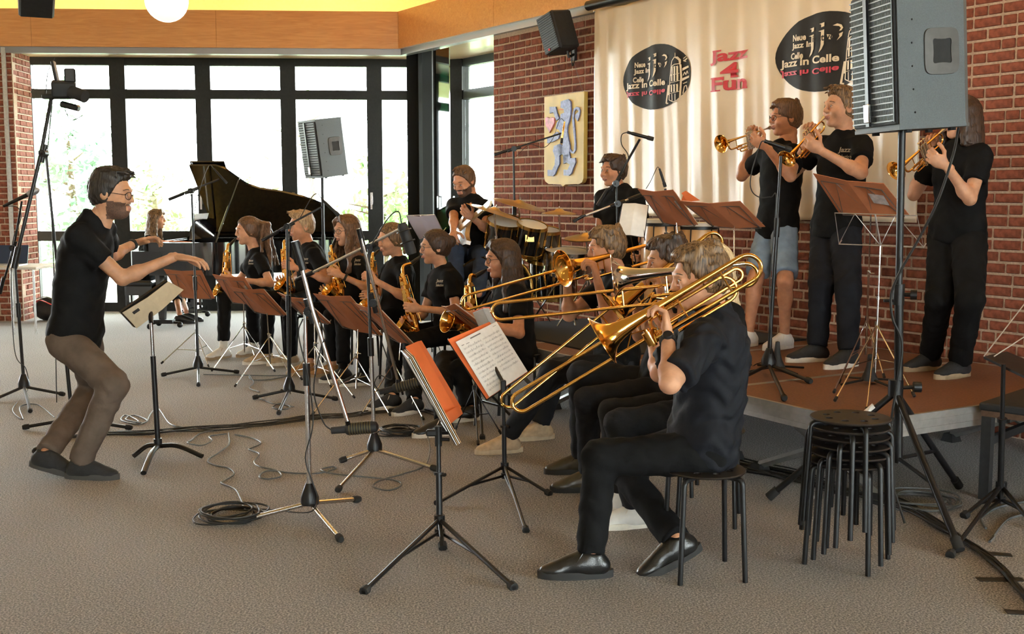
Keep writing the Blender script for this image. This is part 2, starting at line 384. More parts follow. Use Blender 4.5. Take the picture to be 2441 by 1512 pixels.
# --- brick walls: bricks as pieces
BL, BH, BT = .205, .0745, .0165
def brick_wall(name, P, rt, s_lo, s_hi, z_hi, near, thick=.11, key=None, nind=300, back='mortar'):
    """bond of stretchers and headers; the nind nearest bricks are parts, the rest one joined part"""
    w = empty(name, P((s_lo + s_hi) / 2, 0)); tag(w, kind='structure')
    b = MB(); b.box(P((s_lo + s_hi) / 2, z_hi / 2, -thick / 2 - .007), (s_hi - s_lo, thick, z_hi), rt); b.build('mortar_bed', back, w)
    rnd = random.Random(5); cells = []
    for r in range(int(z_hi / BH)):
        s = s_lo; first = True
        while s < s_hi - .02:
            L = rnd.choice((BL, BL, BL, BL * .5)) if not first else rnd.choice((BL, BL * .5, BL * .75)); first = False
            e = min(s + L, s_hi); 
            if s_hi - e < .04: e = s_hi
            cells.append(((s + e) / 2, (r + .5) * BH, e - s - BT)); s = e
    if near: cells.sort(key=near)
    meshes = {}
    rest = MB()
    for i, (s, z, L) in enumerate(cells):
        pr = rnd.uniform(-.003, .004); ang = rnd.uniform(-.02, .02)
        if i < nind:
            kk = round(L, 2)
            if kk not in meshes:
                t = MB(); t.bbox((0, 0, 0), (kk, .06, BH - BT), .004); o = t.build('brick', 'brick', w, world=False); meshes[kk] = o.data
            else: o = bpy.data.objects.new('brick', meshes[kk]); COL.objects.link(o); o.parent = w
            o.matrix_local = Matrix.Translation((P(s, z, pr - .03) - np.array(w.location)).tolist()) @ Matrix(rt.tolist()).to_4x4() @ Matrix.Rotation(ang * .3, 4, 'Y')
        else: rest.bbox(P(s, z, pr - .03), (L, .06, BH - BT), .005, rt)
    if rest.f: tag(rest.build('brickwork', 'brick', w), kind='stuff')
    return w
s_b0 = onwall(1176, 300)[0]; s_b1 = 1.9
px_s = lambda c: -c[0] if c[1] > .45 else 99
def near_key(c):
    s, z, L = c
    if z < .5: return 50 - s
    if s < .48 and not (z < 1.3): return 40 - s       # behind the banner
    return -s
brick_wall('wall_right', wallp, rtw, s_b0, s_b1, ZB - .06, near_key)
m = MB(); q0, q1 = wallp(1.9, 0), corners[1]
mid = (q0 + q1) / 2; m.box(mid + NR * .06 + V(0, 0, 1.65), (np.linalg.norm(q1 - q0), .12, 3.3), rtw); tag(m.build('wall_right_end', 'mortar'), kind='structure')
# brick pier left of the windows: face towards the room and its lit side
pl0 = onpl(0, 500, C1, NL); spl = np.dot(pl0 - C1, DL); spr = np.dot(onpl(44, 500, C1, NL) - C1, DL)
def pierp(s, z, off=0.): return C1 + DL * s - NL * off + V(0, 0, z)
brick_wall('wall_left', lambda s, z, off=0.: pierp(spr + 1.3 - s, z, off), np.array([-DL, -NL, (0, 0, 1)]).T, 0, 1.3, ZB - .02, lambda c: -c[0], nind=240)
PS = pierp(spr, 0); ND = -DL
def piers(s, z, off=0.): return PS + NL * s - (-ND) * 0 + ND * off + V(0, 0, z)
brick_wall('wall_pier', piers, np.array([NL, ND, (0, 0, 1)]).T, .03, .62, ZB - .02, None, nind=300, thick=.06)
m = MB(); m.box(pierp(spr + .08, 1.65, .03), (.045, .03, 3.3), np.array([DL, -NL, (0, 0, 1)]).T); tag(m.build('trim_4', 'alu'), kind='structure')
# --- the rest of the hexagon: glazing on the camera's right, solid walls elsewhere
def plain(k, name, m_):
    a_, b_ = corners[k], corners[(k + 1) % 6]; dr = nrm(b_ - a_); mid = (a_ + b_) / 2 + nrm((a_ + b_) / 2 - cen) * .1
    q = MB(); q.box(mid + V(0, 0, 1.65), (np.linalg.norm(b_ - a_), .12, 3.3), np.array([dr, np.cross((0, 0, 1), dr), (0, 0, 1)]).T)
    tag(q.build(name, m_), kind='structure')
plain(3, 'wall_rear_left', 'white_paint'); plain(4, 'wall_far_left', 'mortar')
def glazing(k, k0):
    a_, b_ = offs(k, .3), offs(k + 1, .3); dr = nrm(b_ - a_); L = np.linalg.norm(b_ - a_); no = nrm((a_ + b_) / 2 - cen)
    rt = np.array([dr, -no, (0, 0, 1)]).T; n = 6
    P = lambda s, z, off=0.: a_ + dr * s - no * off + V(0, 0, z)
    for j in range(n):
        if j in (1, 3, 4): window(k0 + j, L * j / n, L * (j + 1) / n, P, rt, 0, ztop=ZB + .3)
        else: q = MB(); q.box(P(L * (j + .5) / n, 1.8), (L / n, .12, 3.6), rt); tag(q.build('wall_side_%d' % j, 'mortar'), kind='structure')  # unseen solid bays, added to cut the daylight from this side
glazing(1, 10); plain(2, 'wall_rear', 'white_paint')  # unseen rear side made solid to keep daylight from behind low
M['stage_alu'] = mat('stage_aluminium', (.45, .44, .42), .42, .75, var=.08, vscale=25)
# ---------------------------------------------------------------- lamps
globem = mat('opal_glass', (.9, .88, .84), .3, emit=((1, .9, .78), .5))
def globe(p, r, label):
    e = empty('globe_lamp', (p[0], p[1], 4.95), label, 'lamp', 'globe lamps')
    m = MB(); m.ball(p, r, 28); m.build('globe', globem, e)
    m = MB(); m.cyl(V(*p) + V(0, 0, r - .01), V(p[0], p[1], 4.95), .008, 8); m.lathe([(.05, 0), (.05, .04), (.012, .06)], V(*p) + V(0, 0, r - .015)); m.build('rod', 'chrome', e)
    l = bpy.data.lights.new('globe_light', 'POINT'); l.energy = GLOBE_W; l.color = WARM; l.shadow_soft_size = r + .01
    lo = bpy.data.objects.new('globe_light', l); COL.objects.link(lo); lo.parent = e; lo.location = V(p[0], p[1], p[2] - 0.02) - V(p[0], p[1], 4.95)
gp = aty(397, 1, 9.); 
globe(gp, .166, 'white opal globe lamp hanging at the top of the picture')
for i, (x, y) in enumerate(((-5.5, 6.8), (0.4, 7.2), (-2.6, 4.2), (2.3, 5.3), (-6.4, 1.2), (-1., .6))):
    globe(V(x, y, 3.35), .166, 'white opal globe lamp hanging under the ceiling, out of the picture')
def spot(px, py, Y):
    p = aty(px, py, Y); e = empty('spotlight', (p[0], p[1], 4.95), 'dark box spotlight hanging at the top left corner', 'spotlight')
    m = MB(); rt = rotz(R(25)) @ rotx(R(-25)); m.bbox(p, (.24, .26, .2), .015, rt); m.build('housing', 'blackmatte', e)
    m = MB(); m.cyl(p + V(0, 0, .08), V(p[0], p[1], 4.95), .012); m.build('rod', 'black', e)
    m = MB(); m.box(p + rt @ V(0, -.132, 0), (.2, .006, .16), rt); m.build('lens', 'chrome', e)
spot(86, -8, 8.4)
# ---------------------------------------------------------------- stage
HS = .47
K = atz(2055, 1007, HS); E1 = nrm(V(-.5, .866, 0)); E2 = nrm(V(.80, .60, 0)); E2 = nrm(E2 - E1 * np.dot(E1, E2))
srot = np.array([E1, E2, (0, 0, 1)]).T
def stp(a, b, z=HS): return V(K[0], K[1], 0) + E1 * a + E2 * b + V(0, 0, z)
lab = ['brown topped stage platform nearest the black stool stack', 'brown topped stage platform under the standing trumpeters', 'brown topped stage platform beside the seated trombonists', 'brown topped stage platform under the drum kit']
MW, MD = 1.09, 2.12
for j in range(4):
    e = empty('stage_platform', stp((j + .5) * MW, MD / 2, 0), lab[j], 'stage', 'stage platforms')
    m = MB(); m.box(stp((j + .5) * MW, MD / 2, HS - .01), (MW - .035, MD - .03, .02), srot); m.build('deck', 'redtop', e)
    m = MB()
    for (a, b, la, lb) in ((j * MW + .012, MD / 2, .02, MD), ((j + 1) * MW - .012, MD / 2, .02, MD), ((j + .5) * MW, .012, MW, .022), ((j + .5) * MW, MD - .012, MW, .022)):
        for (z, h, t) in ((HS - .012, .026, 0), (HS - .05, .03, -.004), (HS - .088, .028, 0)):
            m.box(stp(a, b, z), (la + t, lb + t, h), srot)
        m.box(stp(a, b, HS - .05), (la - .008, lb - .008, .1), srot)
    m.build('edge_frame', 'stage_alu', e)
    for (b_, sg) in ((.22, 1), (.3, -1), (MD - .3, 1), (MD - .22, -1)):
        p0, p1 = stp(j * MW + MW * (.5 + .36 * sg), b_, .04), stp(j * MW + MW * (.5 - .36 * sg), b_, HS - .1)
        m = MB(); m.tube([p0, p1], .022, 4); lg = m.build('leg', 'stage_alu', e)
        m = MB(); m.box(p0 - V(0, 0, .015), (.09, .09, .05), srot, taper=(.7, .7)); m.build('foot', 'rubber', lg)
m = MB(); m.box(stp(MW * 3.1, 1.1, HS + .006), (2.0, 1.75, .012), srot)
tag(recenter(m.build('rug', 'rugm' if 'rugm' in M else mat('black_rug', (.02, .018, .018), .95, var=.4, vscale=200)), stp(MW * 3.1, 1.1, HS)), 'black rug under the drum kit on the stage', 'rug')
# low bench at the right edge of the picture
b0 = atz(2340, 1122)
e = empty('bench', b0 + V(.6, .2, 0), 'low dark bench with wooden frame at the right edge of the stage', 'bench')
bt = .50; u_ = nrm(atz(2441, 925, bt) - atz(2340, 958, bt)); v_ = V(-u_[1], u_[0], 0); v_ = v_ if np.dot(v_, V(1, 1, 0)) > 0 else -v_
B0 = atz(2338, 960, bt) * V(1, 1, 0)
br = np.array([u_, v_, (0, 0, 1)]).T
v2 = nrm(V(1, -.12, 0)); 
m = MB(); m.bbox(B0 + u_ * .6 + v_ * .22 + V(0, 0, bt - .02), (1.2, .46, .04), .008, br); m.build('seat', 'blackmatte', e)
m = MB(); m.box(B0 + u_ * .6 + v_ * .22 + V(0, 0, bt - .055), (1.18, .44, .03), br); m.build('seat_frame', wood('bench_wood', (.09, .05, .03), (.14, .08, .05)), e)
for a, b in ((.03, .03), (.03, .41), (1.17, .03), (1.17, .41)):
    m = MB(); m.box(B0 + u_ * a + v_ * b + V(0, 0, (bt - .07) / 2), (.05, .05, bt - .07), br); m.build('leg', 'blackmatte', e)
m = MB(); m.box(B0 + u_ * .6 + v_ * .03 + V(0, 0, .3), (1.14, .03, .04), br); m.box(B0 + u_ * .6 + v_ * .41 + V(0, 0, .3), (1.14, .03, .04), br); m.build('stretcher', 'blackmatte', e)
# ---------------------------------------------------------------- banner
bs0, bs1 = onwall(1417, 200, .07)[0], onwall(2196, 300, .07)[0]; bz0, bz1 = 1.36, 3.27
def rip(s, z):
    t = (z - bz0) / (bz1 - bz0)
    f = .012 * math.sin(s * 11 + .8 * math.sin(z * 1.3)) + .010 * math.sin(s * 23 + 1.3 + z * .6) + .005 * math.sin(s * 41 + z * 2.2) * (1 - .5 * t)
    sag = .02 * math.sin(s * 6.4) * max(0, t - .55)
    return .075 + f * (1.05 - .35 * t) + sag
banm = mat('satin_cloth', (.78, .64, .46), .33, var=.04, vscale=3, spec=.6, sheen=.2)
ban = empty('banner', wallp((bs0 + bs1) / 2, bz0, .07), 'large cream satin banner with printed emblems hung on the brick wall', 'banner')
m = MB(); nx, nz = 260, 60; vs_ = []; 
for i in range(nz + 1):
    for j in range(nx + 1):
        s = bs0 + (bs1 - bs0) * j / nx; t = i / nz
        top = bz1 - .035 * abs(math.sin(math.pi * (s - bs0) / .92)) ** 2
        z = bz0 + (top - bz0) * t; vs_.append(wallp(s, z, rip(s, z)))
m.add(vs_, [[i * (nx + 1) + j, i * (nx + 1) + j + 1, (i + 1) * (nx + 1) + j + 1, (i + 1) * (nx + 1) + j] for i in range(nz) for j in range(nx)])
cl_ = m.build('cloth', banm, ban, sharp=0)
mo = cl_.modifiers.new('thick', 'SOLIDIFY'); mo.thickness = .003; mo.offset = 0
for k_ in range(5):
    s = bs0 + .01 + (bs1 - bs0 - .02) * k_ / 4; mg = MB(); mg.ball(wallp(s, bz1 - .03, rip(s, bz1) + .006), .014, 8); mg.cyl(wallp(s, bz1 - .03, .08), wallp(s + .02, 3.31, .06), .002, 5); mg.build('grommet', 'chrome', ban)
def dec(name, m_, vs2, fs, lift, label=None):
    q = MB(); q.add([wallp(s, z, rip(s, z) + lift) for s, z in vs2], fs); o = q.build(name, m_, ban, sharp=0)
    if label: o['label'] = label
    return o
inkb = mat('ink_black', (.02, .018, .017), .6, var=.1, spec=.3); inkr = mat('ink_red', (.62, .035, .05), .5, var=.05); inkc = mat('ink_cream', (.8, .67, .48), .45, var=.04); inkp = mat('ink_pink', (.66, .06, .1), .5, var=.05)
def emblem(cx, cy, x0, x1, y0, y1):
    sc, zc = onwall(cx, cy, .09); s0_ = onwall(x0, cy, .09)[0]; s1_ = onwall(x1, cy, .09)[0]; za = onwall(cx, y0, .09)[1]; zb = onwall(cx, y1, .09)[1]
    sc = (s0_ + s1_) / 2; rs, rz = (s1_ - s0_) / 2, (za - zb) / 2; zc = (za + zb) / 2
    n = 48; rings = 14; vs2 = [(sc, zc)]; fs = []
    for r in range(1, rings + 1):
        for k in range(n): vs2.append((sc + rs * r / rings * math.cos(2 * math.pi * k / n), zc + rz * r / rings * math.sin(2 * math.pi * k / n)))
    for k in range(n): fs.append([0, 1 + k, 1 + (k + 1) % n])
    for r in range(rings - 1):
        for k in range(n): fs.append([1 + r * n + k, 1 + (r + 1) * n + k, 1 + (r + 1) * n + (k + 1) % n, 1 + r * n + (k + 1) % n])
    dec('emblem_disc', inkb, vs2, fs, .007, 'black oval emblem')
    T = lambda x, y: (sc + x * rs, zc + y * rz)
    def txt(t, x, y, w, h, m_, flip=False, bold=.03, shear=.0):
        vs, fs = text_mesh(t, 1, bold, shear); a, b = vs.min(0), vs.max(0); out = []
        for v in vs:
            u = (v[0] - a[0]) / (b[0] - a[0]); q = (v[1] - a[1]) / (b[1] - a[1])
            if flip: q = 1 - q
            out.append(T(x + w * u, y + h * q))
        dec('lettering', m_, out, [f[::-1] for f in fs] if flip else fs, .014)
    txt('Neue', -.62, .36, .28, .17, inkc); txt('Jazz In', -.64, .13, .42, .19, inkc); txt('Celle', -.66, -.1, .28, .17, inkc)
    txt('Jazz in Celle', -.9, -.34, 1.22, .26, inkc); txt('Jazz in Celle', -.9, -.55, 1.22, .2, inkp, True)
    def poly(pts, m_=inkc): dec('mark', m_, [T(*p) for p in pts], [list(range(len(pts)))], .0135)
    def line(pts, w=.022):
        for (x0_, y0_), (x1_, y1_) in zip(pts[:-1], pts[1:]):
            L = math.hypot(x1_ - x0_, y1_ - y0_) + 1e-6; nx_, ny_ = -(y1_ - y0_) / L * w / 2, (x1_ - x0_) / L * w / 2
            poly([(x0_ + nx_, y0_ + ny_), (x1_ + nx_, y1_ + ny_), (x1_ - nx_, y1_ - ny_), (x0_ - nx_, y0_ - ny_)][::-1])
    # two tall j letters with the small word across, and a curled comma shape
    for dx, dy in ((-.27, 0), (-.05, .08)):
        poly([(dx, .62 + dy), (dx + .1, .65 + dy), (dx + .1, .55 + dy), (dx + .04, .53 + dy), (dx + .04, .6 + dy)]); poly([(dx - .02, .44 + dy), (dx + .1, .47 + dy), (dx + .1, .1 + dy), (dx + .06, -.02 + dy), (dx, -.1 + dy), (dx + .03, .02 + dy), (dx + .04, .1 + dy), (dx + .04, .42 + dy)])
    poly([(.2, .62), (.27, .66), (.34, .62), (.37, .54), (.34, .48), (.3, .47), (.33, .54), (.3, .59)]); poly([(.3, .4), (.37, .44), (.35, .34), (.27, .24), (.31, .34)]); poly([(.1, .42), (.17, .4), (.21, .34), (.17, .28), (.12, .3)])
    txt('itiative', -.2, .27, .44, .17, inkb, bold=.02)
    # tower: dome, storeys with pillars, trumpet at its side
    line([(.49, .27), (.52, .42), (.6, .52), (.68, .5), (.73, .38), (.73, .28)]); poly([(.6, .5), (.68, .52), (.75, .42), (.75, .3), (.71, .3), (.7, .4), (.65, .46)]); line([(.615, .54), (.615, .64)], .015)
    line([(.48, .24), (.6, .3), (.74, .3)]); line([(.49, .24), (.46, -.1), (.44, -.75)]); line([(.74, .28), (.76, -.1), (.74, -.72)], .04)
    for yy, a_, b_ in ((.22, .5, .72), (0.0, .49, .73), (-.32, .48, .73)):
        for k in range(3):
            x = a_ + (b_ - a_) * (k + .35) / 3; line([(x, yy), (x, yy - .2)], .045); line([(x - .035, yy), (x + .02, yy + .02)], .02)
        line([(a_ - .03, yy - .24), (b_, yy - .2)], .015)
    line([(.52, -.58), (.53, -.78)], .02); line([(.62, -.58), (.62, -.78)], .02); line([(.44, -.75), (.56, -.82), (.68, -.78), (.74, -.7)]); line([(.42, -.3), (.36, -.85), (.42, -.85)], .04); line([(.44, -.3), (.42, -.6)], .03)
    poly([(.78, .16), (.94, .22), (.955, .16), (.78, .08)]); poly([(.78, -.14), (.97, -.08), (.97, -.14), (.78, -.22)])
    line([(.8, -.06), (.83, .04), (.87, -.05)]); line([(.87, -.02), (.9, .07), (.93, -.02)]); line([(.8, -.6), (.83, -.38), (.88, -.36), (.9, -.5)]); line([(.8, -.3), (.9, -.26)]); line([(.8, .44), (.87, .5)]); line([(.81, .36), (.9, .44)], .04); line([(.87, .34), (.8, .4)])
emblem(1564, 182, 1485, 1642, 105, 261)
emblem(1950, 125, 1847, 2082, 30, 219)
def word(t, x0, x1, y0, y1, slabs):
    """bold red slab-serif word; slabs: serif bars in word units"""
    A, B = onwall(x0, (y0 + y1) / 2, .09), onwall(x1, (y0 + y1) / 2, .09); xc = (x0 + x1) / 2; zt, zb = onwall(xc, y0, .09)[1], onwall(xc, y1, .09)[1]
    vs, fs = text_mesh(t, 1, .035); a, b = vs.min(0), vs.max(0)
    T = lambda u, q: (A[0] + (B[0] - A[0]) * u, zb + (zt - zb) * q)
    dec('lettering', inkr, [T((v[0] - a[0]) / (b[0] - a[0]), (v[1] - a[1]) / (b[1] - a[1])) for v in vs], fs, .012, 'red slab-serif lettering')
    for (u0, u1, q0, q1) in slabs: dec('serif', inkr, [T(u0, q0), T(u1, q0), T(u1, q1), T(u0, q1)], [[0, 1, 2, 3]], .0125)
word('Jazz', 1693, 1783, 116, 152, [(.08, .3, .9, 1), (.62, .64, .5, .68), (.8, .82, .5, .68)])
word('4', 1717, 1756, 149, 185, [(.55, 1, 0, .1)])
word('Fun', 1696, 1781, 181, 215, [(-.03, .26, 0, .1), (-.03, .1, .9, 1), (.3, .34, .75, 1), (.36, .46, .62, .72), (.52, .6, .62, .72), (.64, .7, 0, .08), (.68, .78, .62, .72), (.7, .82, 0, .1), (.88, 1.02, 0, .1)])
# ---------------------------------------------------------------- coat of arms board
cr = empty('coat_of_arms', wallp(-3.7, 1.66, .03), 'yellow shield board with a blue lion and pink heart on the brick wall', 'wall plaque')
def cw(x, y, off=.06): return onwall(1280 + x / 5.815, 200 + y / 5.815, off)
def shape(pts, off, t, m_, name, lab=None):
    q = MB(); q.prism([cw(x, y) for x, y in pts][::-1], W0 - NR * off, DR, V(0, 0, 1), -t if False else t)
    o = q.build(name, m_, cr, sharp=30); 
    if lab: o['label'] = lab
    return o
yel = mat('yellow_paint', (.72, .52, .13), .45, var=.12, vscale=5); blu = mat('lion_blue', (.15, .19, .4), .35, var=.3, vscale=40, coat=.3, bump=.25, bscale=60); pnk = mat('heart_pink', (.62, .16, .2), .3, var=.5, vscale=20, coat=.4); org = mat('tongue_orange', (.8, .3, .08), .5, var=.1)
shape([(108, 182), (660, 105), (650, 1310), (630, 1365), (590, 1388), (400, 1395), (364, 1425), (335, 1395), (165, 1388), (118, 1350), (105, 1290)], .02, .045, yel, 'board')
shape([(355, 245), (400, 228), (455, 212), (488, 245), (494, 330), (488, 430), (470, 520), (445, 590), (440, 660), (455, 750), (480, 860), (470, 960), (460, 1030), (420, 1090), (390, 1090), (385, 980), (340, 980), (300, 900), (300, 860), (340, 830), (380, 860), (375, 760), (330, 640), (285, 620), (300, 540), (345, 480), (352, 420), (400, 400), (395, 350), (350, 330)], .066, .016, blu, 'lion_body')
shape([(200, 320), (280, 318), (300, 400), (330, 480), (290, 510), (262, 430), (250, 395), (200, 410)], .066, .016, blu, 'foreleg')
shape([(165, 745), (230, 720), (300, 665), (340, 690), (320, 760), (250, 800), (165, 825)], .066, .016, blu, 'foreleg')
shape([(260, 860), (330, 835), (400, 870), (395, 950), (330, 1000), (335, 1110), (300, 1180), (275, 1250), (245, 1280), (172, 1278), (172, 1195), (235, 1195), (270, 1120), (275, 1020), (245, 930)], .066, .016, blu, 'hind_leg')
shape([(390, 1000), (470, 960), (485, 1030), (550, 1025), (560, 1090), (520, 1180), (500, 1245), (465, 1275), (392, 1270), (392, 1190), (450, 1190), (480, 1120), (430, 1090), (390, 1110)], .066, .016, blu, 'hind_leg')
shape([(480, 900), (505, 940), (530, 930), (538, 820), (522, 650), (508, 520), (510, 410), (530, 345), (565, 318), (602, 328), (616, 375), (608, 440), (580, 520), (548, 465), (550, 430), (600, 380), (560, 352), (535, 390), (528, 470), (545, 650), (556, 820), (555, 920), (530, 965), (500, 965), (470, 930)], .066, .012, blu, 'tail')
shape([(135, 475), (165, 460), (195, 480), (225, 462), (262, 478), (262, 540), (195, 680), (140, 570)], .066, .014, pnk, 'heart')
shape([(310, 350), (390, 345), (390, 365), (310, 365)], .066, .01, org, 'tongue')
m = MB(); m.cyl(wallp(*cw(620, 110), .05), wallp(onwall(1370, 140)[0], 2.85, .02), .002, 5); m.build('hanging_wire', 'steel', cr)
# ---------------------------------------------------------------- small loudspeaker high on the brick wall
sp = empty('wall_loudspeaker', wallp(*onwall(1362, 125), .02), 'black loudspeaker on a bracket high on the brick wall', 'loudspeaker')
c_ = aty(1331, 78, 10.95)
A_ = aty(1302, 36, 10.8); Bm = aty(1325, 122, 10.75); up_ = nrm(A_ - Bm); fw_ = nrm(V(-.75, -.62, -.2)); fw_ = nrm(fw_ - up_ * np.dot(fw_, up_)); sd_ = np.cross(up_, fw_); rt = np.array([sd_, -fw_, up_]).T
m = MB(); m.bbox(c_, (.24, .25, .37), .02, rt); m.build('cabinet', 'blackmatte', sp)
m = MB(); m.bbox(c_ + fw_ * .128, (.22, .012, .35), .004, rt)
for k_ in range(16): m.box(c_ + fw_ * .136 + up_ * (-.16 + k_ * .0213), (.2, .004, .008), rt)
m.build('grille', 'black', sp)
m = MB(); m.box(c_ + fw_ * .14 + up_ * -.15 - sd_ * .03, (.025, .004, .02), rt); m.build('badge', inkr, sp)
wb = wallp(*onwall(1372, 130), .02); m = MB(); m.box(wb, (.06, .03, .12), rtw); m.tube([c_ - up_ * .17 - fw_ * .05, c_ - up_ * .24 - fw_ * .05, wb], .014, 6); m.build('bracket', 'black', sp)
m = MB(); m.tube(spline([c_ - fw_ * .12 + up_ * .1, wallp(-3.6, 3.05, .1), wallp(-3.45, 2.95, .06), wallp(-3.5, 2.78, .05), c_ - fw_ * .12 - up_ * .1]), .006, 6); m.build('lead', 'cable', sp)
# dark screen roller under the beam
m = MB(); p0, p1 = wallp(onwall(1398, 8, .22)[0], 3.27, .2), wallp(1.8, 3.27, .2); m.cyl(p0, p1, .045, 12); o = m.build('screen_roller', 'black'); recenter(o, p0)
tag(o, 'black roller tube under the wooden beam above the banner', 'roller')
# ---------------------------------------------------------------- smooth bodies: distance fields turned into meshes
from mathutils.bvhtree import BVHTree
class Field:
    def __init__(s, vox): s.vox = vox; s.p = []; s.post = None
    def cone(s, a, b, ra, rb, k=.03, cut=None, q=None):
        """tapered limb from a to b; q = (axis, ratio) squeezes it; cut = [(point, normal)] keeps the side the normal points away from"""
        a, b = np.asarray(a, float), np.asarray(b, float); R_ = max(ra, rb) * (1.4 if q is None else 1.9)
        def f(P):
            pa = P - a; ba = b - a; L2 = np.dot(ba, ba) + 1e-9
            t = np.clip(pa @ ba / L2, 0, 1); dv = pa - t[..., None] * ba
            if q is not None: ax = np.asarray(q[0]); c = dv @ ax; dv = dv + (c * (1 / q[1] - 1))[..., None] * ax
            d = np.sqrt((dv * dv).sum(-1)) - (ra + t * (rb - ra))
            for (c0, n0) in (cut or []): d = np.maximum(d, (P - c0) @ n0)
            return d
        s.p.append((np.minimum(a, b) - R_ - k, np.maximum(a, b) + R_ + k, f, k)); return s
    def ell(s, c, r, F=None, k=.03, cut=None):
        c, r = np.asarray(c, float), np.asarray(r, float); F = np.eye(3) if F is None else np.asarray(F, float)   # columns = axes
        ext = np.abs(F) @ r
        def f(P):
            l = (P - c) @ F; k0 = np.sqrt(((l / r) ** 2).sum(-1)); k1 = np.sqrt(((l / r ** 2) ** 2).sum(-1)) + 1e-9
            d = k0 * (k0 - 1) / k1
            for (c0, n0) in (cut or []): d = np.maximum(d, (P - c0) @ n0)
            return d
        s.p.append((c - ext - k - .01, c + ext + k + .01, f, k)); return s
    def sub(s, c, r, F=None):      # carve an ellipsoid
        s.ell(c, r, F, .012); a = s.p.pop(); s.p.append((a[0], a[1], a[2], -.012)); return s
    def mesh(s):
        lo = np.min([p[0] for p in s.p], 0) - 2 * s.vox; hi = np.max([p[1] for p in s.p], 0) + 2 * s.vox
        n = np.ceil((hi - lo) / s.vox).astype(int) + 1; D = np.full(n, .08, np.float32)
        ax = [lo[i] + np.arange(n[i]) * s.vox for i in range(3)]
        for (a, b, f, k) in s.p:
            i0 = np.maximum(((a - lo) / s.vox).astype(int), 0); i1 = np.minimum(((b - lo) / s.vox).astype(int) + 2, n)
            sl = tuple(slice(i0[i], i1[i]) for i in range(3))
            P = np.stack(np.meshgrid(ax[0][sl[0]], ax[1][sl[1]], ax[2][sl[2]], indexing='ij'), -1)
            d = f(P).astype(np.float32); o = D[sl]
            if k < 0: D[sl] = np.maximum(o, -d)
            else:
                h = np.clip(.5 + .5 * (d - o) / k, 0, 1); D[sl] = d * (1 - h) + o * h - k * h * (1 - h)
        if s.post is not None:
            P = np.stack(np.meshgrid(*ax, indexing='ij'), -1); D = D + s.post(P).astype(np.float32) * (np.abs(D) < .05)
        return nets(D, lo, s.vox)
def nets(D, lo, vox):
    S = D < 0; nx, ny, nz = D.shape
    c = [S[i:nx - 1 + i, j:ny - 1 + j, k:nz - 1 + k] for i in (0, 1) for j in (0, 1) for k in (0, 1)]
    al = c[0].copy(); an = c[0].copy()
    for q in c[1:]: al &= q; an |= q
    idx = np.argwhere(an & ~al)
    if len(idx) == 0: return np.zeros((0, 3)), []
    ids = -np.ones((nx - 1, ny - 1, nz - 1), np.int64); ids[tuple(idx.T)] = np.arange(len(idx))
    off = np.array([(i, j, k) for i in (0, 1) for j in (0, 1) for k in (0, 1)])
    val = np.stack([D[tuple((idx + o).T)] for o in off], 1); acc = np.zeros((len(idx), 3)); cnt = np.zeros(len(idx))
    for a in range(8):
        for b in range(a + 1, 8):
            if np.abs(off[a] - off[b]).sum() != 1: continue
            va, vb = val[:, a], val[:, b]; mk = (va < 0) != (vb < 0); t = np.where(mk, va / np.where(mk, va - vb, 1), 0)
            acc += np.where(mk[:, None], off[a] + t[:, None] * (off[b] - off[a]), 0); cnt += mk
    vs = lo + (idx + acc / cnt[:, None]) * vox; F = []
    for d in range(3):
        o = [x for x in range(3) if x != d]; sh = [slice(None)] * 3; sh2 = list(sh); sh[d] = slice(0, -1); sh2[d] = slice(1, None)
        A, B = S[tuple(sh)], S[tuple(sh2)]; e = np.argwhere(A != B); inside = A[tuple(e.T)]
        ok = (e[:, o[0]] > 0) & (e[:, o[1]] > 0) & (e[:, o[0]] < D.shape[o[0]] - 1) & (e[:, o[1]] < D.shape[o[1]] - 1); e, inside = e[ok], inside[ok]
        q = []
        for (u, w) in ((-1, -1), (0, -1), (0, 0), (-1, 0)): t = e.copy(); t[:, o[0]] += u; t[:, o[1]] += w; q.append(ids[tuple(t.T)])
        Q = np.stack(q, 1); fl = inside if d != 1 else ~inside
        Q[~fl] = Q[~fl][:, ::-1]; F.append(Q)
    F = np.concatenate(F); F = F[(F >= 0).all(1)]
    return vs, F.tolist()
